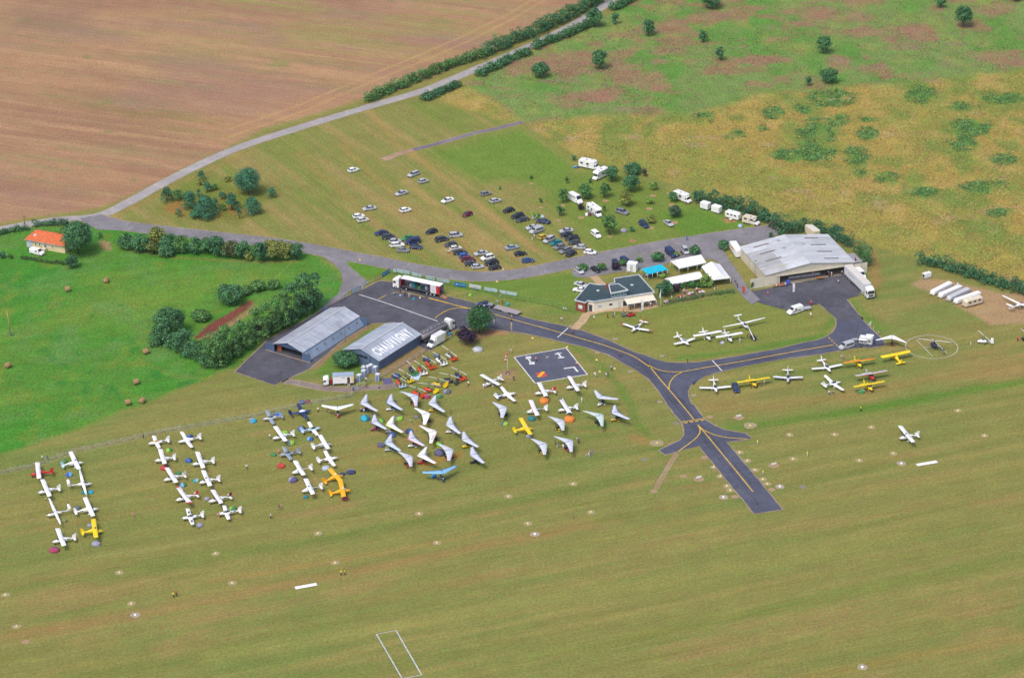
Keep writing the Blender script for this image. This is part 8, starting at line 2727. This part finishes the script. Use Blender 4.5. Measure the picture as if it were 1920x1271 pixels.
feather('orange feather flag at the garden gate beside the forecourt','M',300,995,2.9,S(236,92,60),'orange')
for x,y,c_,lb in ((372,118,'lightgrey','white flag on a thin mast behind the show trailer'),(398,120,'red','red and white pennant behind the show trailer')):
 t = pole('flag_mast',lb,'K',x,y,3.8 if x < 380 else 2.4,.03,'white','flag')
 O('flag',MB().quad((0,0,2.0 if x > 380 else 2.6),(-.75,.05,1.7 if x > 380 else 2.1),(-.5,.05,2.1 if x > 380 else 3.2),(0,0,2.4 if x > 380 else 3.6),.02),CLOTH,t,c_)
# ------------------------------------------------------------------ fences and banners
def fence(name,label,line,h,step,color,rail=.03,cat='fence',mesh=None,rails=2):
 P3 = []
 for a,b in zip(line[:-1],line[1:]):
  L = math.hypot(b[0] - a[0],b[1] - a[1])
  n = max(1,round(L / step))
  P3 += [(a[0] + (b[0] - a[0]) * k / n,a[1] + (b[1] - a[1]) * k / n) for k in range(n)]
 P3.append(line[-1])
 o = Vector((*P3[0],0))
 t = E(name,o,0,label,cat)
 for x,y in P3:
  O('post',MB().tube((x - o.x,y - o.y,0),(x - o.x,y - o.y,h),rail * 1.25,None,5),METAL,t,color)
 for (x0,y0),(x1,y1) in zip(P3[:-1],P3[1:]):
  mb = MB()
  for k in range(rails):
   z = h - .04 - k * (h - .15) / max(1,rails - 1)
   mb.tube((x0 - o.x,y0 - o.y,z),(x1 - o.x,y1 - o.y,z),rail,None,4)
  if mesh:
   L = math.hypot(x1 - x0,y1 - y0)
   for k in range(1,int(L / mesh)):
    f = k * mesh / L
    xx,yy = x0 + (x1 - x0) * f - o.x,y0 + (y1 - y0) * f - o.y
    mb.tube((xx,yy,.08),(xx,yy,h - .05),rail * .35,None,4)
  O('panel',mb,METAL,t,color,kind='stuff' if False else None)
 return t
PGN = S(170,190,180)
fence('crowd_fence','grey wire crowd fence running from the meadow edge past the camping rows',P2('f',[(-30,893),(60,876),(130,850),(250,823),(330,806),(470,782),(560,761),(655,744)]) + P2('S',[(1030,1065),(1150,970),(1250,900),(1370,850),(1480,790)]),1.15,3.5,PGN,.05,mesh=.35)
fence('crowd_fence','grey wire crowd fence behind the gyrocopter rows',P2('S',[(1500,780),(1650,690),(1790,615)]) + P2('R',[(1000,1010),(1130,965),(1290,860)]),1.15,3.5,PGN,.05,mesh=.35)
GFN = S(60,120,110)
fence('mesh_fence','green mesh fence carrying banners along the apron',P2('w',[(0,1195),(270,985),(500,870)]),1.5,2.5,GFN,.03,mesh=.3)
fence('mesh_fence','green mesh fence with banners turning the apron corner to the club house',P2('w',[(590,770),(890,640),(1050,560),(1240,440)]) + P2('x',[(20,205),(350,270),(700,345),(1060,440),(1430,510),(1900,590)]) + P2('a',[(1500,345),(1640,395),(1780,425)]),1.5,2.5,GFN,.03,mesh=.3)
fence('garden_fence','thin garden fence between the picnic lawn and the airfield',P2('u',[(960,570),(1200,540),(1600,480),(1900,425)]) + P2('m',[(1500,770),(1740,720),(1800,680)]),.9,2.4,S(120,130,110),.03)
fence('garden_fence','thin railing before the club house entrance',P2('N',[(380,895),(520,870),(690,850)]),.9,1.8,S(130,140,130),.03)
BG_ = 'advertising banners on the apron fence'
PB = S(190,216,222)
def banner(r,a,b,h,color,label,marks=None):
 A,B = q(r,*a),q(r,*b)
 t = E('banner',A,heading(A,B),label,'banner',BG_)
 L = (B - A).length
 n = 8
 vs = []
 for k in range(n + 1):
  u = L * k / n
  y = -.07 - .03 * math.sin(k * 2.1)
  vs += [(u,y,.28 + .02 * math.sin(k)),(u,y,h + .02 * math.sin(k * 1.7))]
 O('cloth',MB().add(vs,[(2 * k,2 * k + 2,2 * k + 3,2 * k + 1) for k in range(n)]),CLOTH,t,color)
 for k in range(3):
  O('tie',MB().box((L * k / 2,-.06,h - .05),(.05,.08,.1)),PLASTIC,t,'darkgrey')
 if marks == 'blue':
  O('round_emblem',MB().wheel((L * .2,-.11,(h + .28) / 2),.2,.02,'Y',12),CLOTH,t,'white')
  for k in range(8):
   hh = (.22,.3,.22,.22,.26,.3,.34,.36)[k]
   O('printed_sign',MB().box((L * (.34 + .075 * k),-.11,(h + .2) / 2 + hh * .1),(L * .045,.02,hh)),CLOTH,t,S(190,220,240))
 elif marks == 'dark':
  for k in range(4):
   O('printed_sign',MB().box((L * (.12 + .09 * k),-.11,.65 + .12 * (k % 2)),(L * .06,.02,.2)),CLOTH,t,'grey')
 return t
banner('w',(270,985),(430,905),1.45,PB,'pale grey banner at the gate end of the apron fence')
banner('w',(430,905),(495,868),1.45,PB,'short pale grey banner at the apron gate')
banner('w',(590,770),(700,710),.95,S(236,240,244),'narrow white banner beside the apron gate')
banner('w',(890,640),(1010,580),1.45,S(226,196,140),'tan banner beside the blue corner banner')
banner('w',(1050,560),(1245,440),1.6,S(30,130,196),'bright blue banner at the apron corner','blue')
for a,b,lb,mk in (((395,225),(470,240),'short pale banner with a dark corner beside the apron corner',None),((480,232),(605,258),'pale banner second from the apron corner',None),((615,260),(725,278),'pale banner third from the apron corner',None),
     ((775,298),(900,325),'pale banner behind the open lorry roof',None),((905,326),(965,338),'short pale banner behind the open lorry roof',None),((1050,365),(1190,395),'pale banner behind the open lorry tail',None),((1190,395),(1230,403),'narrow pale banner behind the open lorry tail',None),
     ((1270,410),(1380,430),'pale banner with dark print beside the blue one','dark'),((1385,432),(1525,455),'plain pale banner next to the blue one on the lane side',None)):
 banner('t',a,b,1.5,PB,lb,mk)
banner('x',(25,205),(290,240),1.6,S(20,134,204),'bright blue banner with white emblem along the apron fence','blue')
for a,b,lb in (((360,240),(625,285),'white banner with a blue person shaped mark in the middle'),((700,310),(860,335),'pale blue banner before the flat trailer'),((860,335),(995,360),'pale blue banner next to the one before the flat trailer'),((1045,375),(1190,400),'pale blue banner behind the person in red'),((1200,402),(1350,425),'pale blue banner second from the club house end'),((1350,426),(1430,440),'last pale banner towards the club house')):
 banner('x',a,b,1.5,PB if 'white' not in lb else S(225,232,232),lb)
# rope lines between the aircraft rows
for r,pts,lb in (('A',[(690,360),(740,560),(790,850),(890,1240)],'sand coloured marking rope between the columns with the lemon yellow aeroplane'),('B',[(585,190),(640,310),(710,480),(790,690),(940,1090)],'sand coloured marking rope between the columns with the red tipped aeroplane'),
    ('C',[(680,655),(760,820),(860,1000),(960,1190)],'sand coloured marking rope between the columns with the amber aeroplanes'),('D',[(530,330),(620,480),(720,620),(900,950),(1000,1115)],'sand coloured marking rope through the trike rows'),('G',[(330,760),(400,850),(480,975)],'sand coloured marking rope before the pink edged aeroplane'),
    ('T',[(1370,285),(1480,190),(1590,80),(1650,25)],'pale rope fence line across the meadow corner'),('U',[(580,135),(700,70),(850,0)],'pale rope along the spinney top by the road'),('U',[(1010,755),(1300,790),(1660,835),(1840,862)],'pale rope along the lane verge below the spinney'),
    ('P',[(45,10),(250,170),(480,320),(880,590),(1110,790)],'pale rope dividing the car park lanes beside the green lane'),('Q',[(760,30),(1000,220),(1300,440),(1560,610),(1849,830)],'pale rope dividing the mown lanes beside the dark red car')):
 P3 = smooth_line(P2(r,pts),3)
 o = Vector((*P3[0],0))
 O('marking_rope',ribbon(MB(),[(x - o.x,y - o.y) for x,y in P3],.11,.035),CLOTH,None,S(176,152,100),lb,'rope',None,None,o)
# ------------------------------------------------------------------ odds and ends
def chair(r,x,y,color,label,rz=0.0,group=None):
 t = E('garden_chair',q(r,x,y),rz,label,'chair',group)
 O('seat',MB().box((0,0,.42),(.45,.45,.05)),PLASTIC,t,color)
 O('backrest',MB().box((-.22,0,.68),(.05,.45,.5)),PLASTIC,t,color)
 for a in (-.18,.18):
  for b in (-.18,.18):
   O('leg',MB().tube((a,b,0),(a,b,.42),.025,None,4),PLASTIC,t,color)
chair('N',100,812,'white','white garden chair, first of two beside the brick corner',.4,'white garden chairs')
chair('N',122,815,'white','white garden chair, second of two beside the brick corner',.5,'white garden chairs')
chair('N',430,905,'white','single white garden chair beside the concrete path',.9,'white garden chairs')
# display inside the hangar
t,L,W,s = HANGAR_T
Mh = t.matrix_basis.copy()
def in_hangar(x,y):
 v = Mh @ Vector((x,s * y,0))
 return Vector((v.x,v.y,0))
hz0 = t.rotation_euler.z
for k in range(5):
 p = in_hangar(2.6,W - 9.5 - k * 2.1)
 d = E('display_table',p,hz0 + math.pi / 2,'white clothed table in the long line inside the hangar','table','tables inside the hangar')
 O('table_top',MB().box((0,0,.75),(2.0,.8,.05)),CLOTH,d,'white')
 O('cloth_skirt',MB().box((0,0,.5),(1.96,.76,.45)),CLOTH,d,'lightgrey')
 for a in (-.9,.9):
  O('leg',MB().box((a,0,.15),(.06,.5,.3)),METAL,d,'grey')
for k,(x,y,c_,lb) in enumerate(((-1.6,W - 2.6,'orange','wooden bench table with red goods before the hangar door'),(-1.7,W - 5.0,'tan','wooden bench table beside the blue heap before the hangar door'),(-.6,11.5,S(206,128,84),'long orange brown bench lying at the hangar threshold'))):
 p = in_hangar(x,y)
 d = E('bench_table',p,hz0 + math.pi / 2,lb,'table')
 O('table_top',MB().box((0,0,.7),(2.2,.7,.06)),PLASTIC,d,'tan' if k < 2 else c_)
 O('leg_frame',MB().box((-.9,0,.34),(.08,.6,.66)),PLASTIC,d,'brown')
 O('leg_frame',MB().box((.9,0,.34),(.08,.6,.66)),PLASTIC,d,'brown')
 if k < 2:
  for j in range(4):
   O('goods',MB().box((-.8 + .5 * j,.05 * (-1) ** j,.86),(.36,.34,.26)),CLOTH,d,('red','white','maroon','orange')[(j + k) % 4])
p = in_hangar(-1.4,W - 6.6)
t = E('blue_balloon_heap',p,hz0,'heap of bright blue balloons before the hangar door','balloons')
for k in range(9):
 O('balloon',MB().ball((.5 * math.cos(k * 2.3) * (k % 3) * .5,.6 * math.sin(k * 2.3) * (k % 3 + 1) * .45,.35 + .16 * k),.3,8,5),PLASTIC,t,(.03,.1,.6,1))
p = in_hangar(1.0,8.0)
t = E('display_motorcycle',p,hz0,'red display machine inside the hangar entrance','motorcycle')
O('frame',MB().box((0,0,.8),(1.8,.5,.6),0,0,.6),PAINT,t,'maroon')
for x in (-.8,.8):
 O('wheel',MB().wheel((x,0,.35),.35,.2),RUBBER,t,'black')
O('canopy',MB().box((.2,0,1.4),(.8,.4,.4),0,0,.6),GLASS,t,'lightgrey')
# unloaded wing bundles before the open lorry
for x,y,c_,lb,l in ((430,665,'teal','dark teal folded bundle on the apron before the open lorry',1.0),(545,690,'lightgrey','pale small bundle on the apron before the open lorry',.6),(815,760,'cyan','bright cyan bundle on the apron before the open lorry',1.0),(935,740,'palegreen','pale green bundle on the apron before the open lorry',1.0),(690,510,'lightgrey','pale bundle leaning at the open lorry side',.7)):
 p = q('t',x,y)
 t = E('cargo_bag',p,rp2.uniform(0,3),lb,'bag')
 O('bag',MB().loft([[(u * l,.32 * rr * math.cos(a * math.pi / 4),.25 + .25 * rr * math.sin(a * math.pi / 4)) for a in range(8)] for u,rr in ((-.6,.4),(-.35,1),(.2,.95),(.6,.35))]),CLOTH,t,c_)
 O('strap',MB().box((0,0,.5),(.08,.5,.04)),CLOTH,t,'black')
for k,(x,y) in enumerate(((1375,720),(1430,745))):
 t = E('wooden_crate',q('t',x,y),.3,('stacked brown crate at the tail of the open lorry','low brown crate beside the stacked one at the lorry tail')[k],'crate')
 for j in range(3):
  O('plank',MB().box((0,-.4 + .4 * j,.62 - .15 * k),(1.5,.36,.05)),PLASTIC,t,S(186,140,110))
 for sg in (-1,1):
  O('side',MB().box((0,sg * .58,.32 - .08 * k),(1.5,.05,.55 - .15 * k)),PLASTIC,t,S(170,122,96))
p = q('x',1225,640)
t = E('plastic_barrel',p,0,'blue plastic barrel behind the flat trailer','barrel')
O('drum',MB().loft([[(r_ * math.cos(a * math.pi / 6),r_ * math.sin(a * math.pi / 6),z) for a in range(12)] for r_,z in ((.3,0),(.36,.3),(.36,.8),(.3,1.05))]),PLASTIC,t,'cyan')
O('lid',MB().wheel((0,0,1.06),.01,.01),PLASTIC,t,'cyan')
t = E('camp_table',q('M',172,200),0,'small white round table before the touring caravan','table')
O('top',MB().prism([(.5 * math.cos(a * math.pi / 8),.5 * math.sin(a * math.pi / 8)) for a in range(16)],.7,.74),PLASTIC,t,'white')
O('leg',MB().tube((0,0,0),(0,0,.7),.05),PLASTIC,t,'white')
for r,x,y,lb in (('R',1225,855,'blue inflatable heap beside the yellow panelled box van'),('O',175,260,'blue camping gear beside the long motorhome')):
 p = q(r,x,y)
 t = E('camping_gear',p,.4,lb,'camping gear')
 for k,c_ in enumerate(('cyan','blue','cyan','navy')):
  O('bag',MB().loft([[(-.8 + .5 * k + u * .4,(.3 * (-1) ** k) + .35 * rr * math.cos(a * math.pi / 4),.3 + .3 * rr * math.sin(a * math.pi / 4)) for a in range(8)] for u,rr in ((-.8,.3),(-.3,1),(.4,.9),(.8,.3))]),CLOTH,t,c_)
t = E('road_sign',q('x',500,300),heading(q('x',450,300),q('x',560,310)),'small blue and white board standing before the banner','sign')
O('board',MB().box((0,0,.7),(.7,.06,.7)),PLASTIC,t,'blue')
O('white_half',MB().box((.15,-.04,.8),(.25,.02,.4)),PLASTIC,t,'white')
O('leg',MB().tube((0,.05,0),(0,.05,.4),.04),METAL,t,'grey')
for r,x,y,lb in (('O',790,1050,'red bush like plant in a bare ring on the lawn'),):
 t = E('red_plant',q(r,x,y),0,lb,'plant')
 O('foliage',leaf_mesh(*clumps([np.array([0,0,.4])],[.5],90),.25),LEAF,t,(.4,.06,.03,1))
 O('earth_ring',MB().prism([(1.1 * math.cos(a * math.pi / 8),1.1 * math.sin(a * math.pi / 8)) for a in range(16)],-.02,.02),EARTH,t,S(186,136,96))
for r,x,y,w in (('P',1010,318,.9),('P',670,85,.8),('P',775,342,.8),('P',965,482,.9),('P',1210,452,1.0),('P',1260,292,1.0),('P',1475,270,1.1),('O',1005,562,1.1),('O',1210,660,1.1),('O',965,705,1.1),('O',985,910,1.1),('O',1235,850,1.3),('O',535,1005,.9),('O',1180,535,.9),('O',1490,625,.9)):
 p = q(r,x,y)
 n = 16
 O('earth_ring',MB().prism([(w * rp2.uniform(.85,1.15) * math.cos(2 * math.pi * k / n),w * rp2.uniform(.85,1.15) * math.sin(2 * math.pi * k / n)) for k in range(n)],-.02,.02),EARTH,None,S(178,146,108),None,None,None,'structure',(p.x,p.y,0))
# ------------------------------------------------------------------ tell look-alikes apart by what they are nearest to
ORD = ['','second ','third ','fourth ','fifth ','sixth ','seventh ','eighth ','ninth ','tenth ','eleventh ','twelfth ','thirteenth ','fourteenth ','fifteenth ','sixteenth ','seventeenth ','eighteenth ','nineteenth ','twentieth ','twenty-first ','twenty-second ','twenty-third ','twenty-fourth ','twenty-fifth ','twenty-sixth ']
LANDMARK = {
 'shrubs of the roadside thicket': (G(90,450),'the bungalow'),'tree belt beside the long hangar': (G(640,500),'the lane fork'),
 'yellow markers on bare earth discs': (q('W',1390,1150),'the taxiway stub end'),'evergreens in the fenced spinney': (G(190,410),'the road junction'),
 'bare earth discs': (q('W',1390,1150),'the stub end'),'concrete covers along the taxiway': (q('G',770,500),'the signals square'),
 'portable toilets by the hangar': (q('S',1335,775),'that corner'),'people seated around the picnic tables': (q('u',938,595),'the flagpole'),
 'crowd under the turquoise pavilions': (q('N',842,390),'the white cabin'),'tables inside the hangar': (q('v',420,400),'the lorry'),
 'yellow cones on lawns': (q('G',298,580),'the wind sock'),'sign boards on earth discs': (q('W',1390,1150),'the stub end')}
byl = {}
for o in scene.objects:
 if o.parent is None and o.get('label') and o.get('group') in LANDMARK:
  byl.setdefault((o['group'],o['label']),[]).append(o)
for (g_,lb),os_ in byl.items():
 if len(os_) < 2:
  continue
 pt,nm = LANDMARK[g_]
 os_.sort(key=lambda o: (Vector(o.location[:2]) - Vector(pt[:2])).length)
 for k,o in enumerate(os_):
  o['label'] = '%s, %snearest %s' % (lb,ORD[k],nm)
# ------------------------------------------------------------------ air: a thin even haze
def haze():
 m = bpy.data.materials.new('thin_haze')
 m.use_nodes = True
 nt = m.node_tree
 nt.nodes.remove(nt.nodes['Principled BSDF'])
 v = nt.nodes.new('ShaderNodeVolumePrincipled')
 v.inputs['Color'].default_value = (.88,.92,.97,1)
 v.inputs['Density'].default_value = .00002
 v.inputs['Anisotropy'].default_value = .2
 nt.links.new(v.outputs[0],nt.nodes['Material Output'].inputs['Volume'])
 O('haze',MB().box((0,0,197.5),(40000,40000,397)),m,None,None,None,None,None,'stuff')
haze()
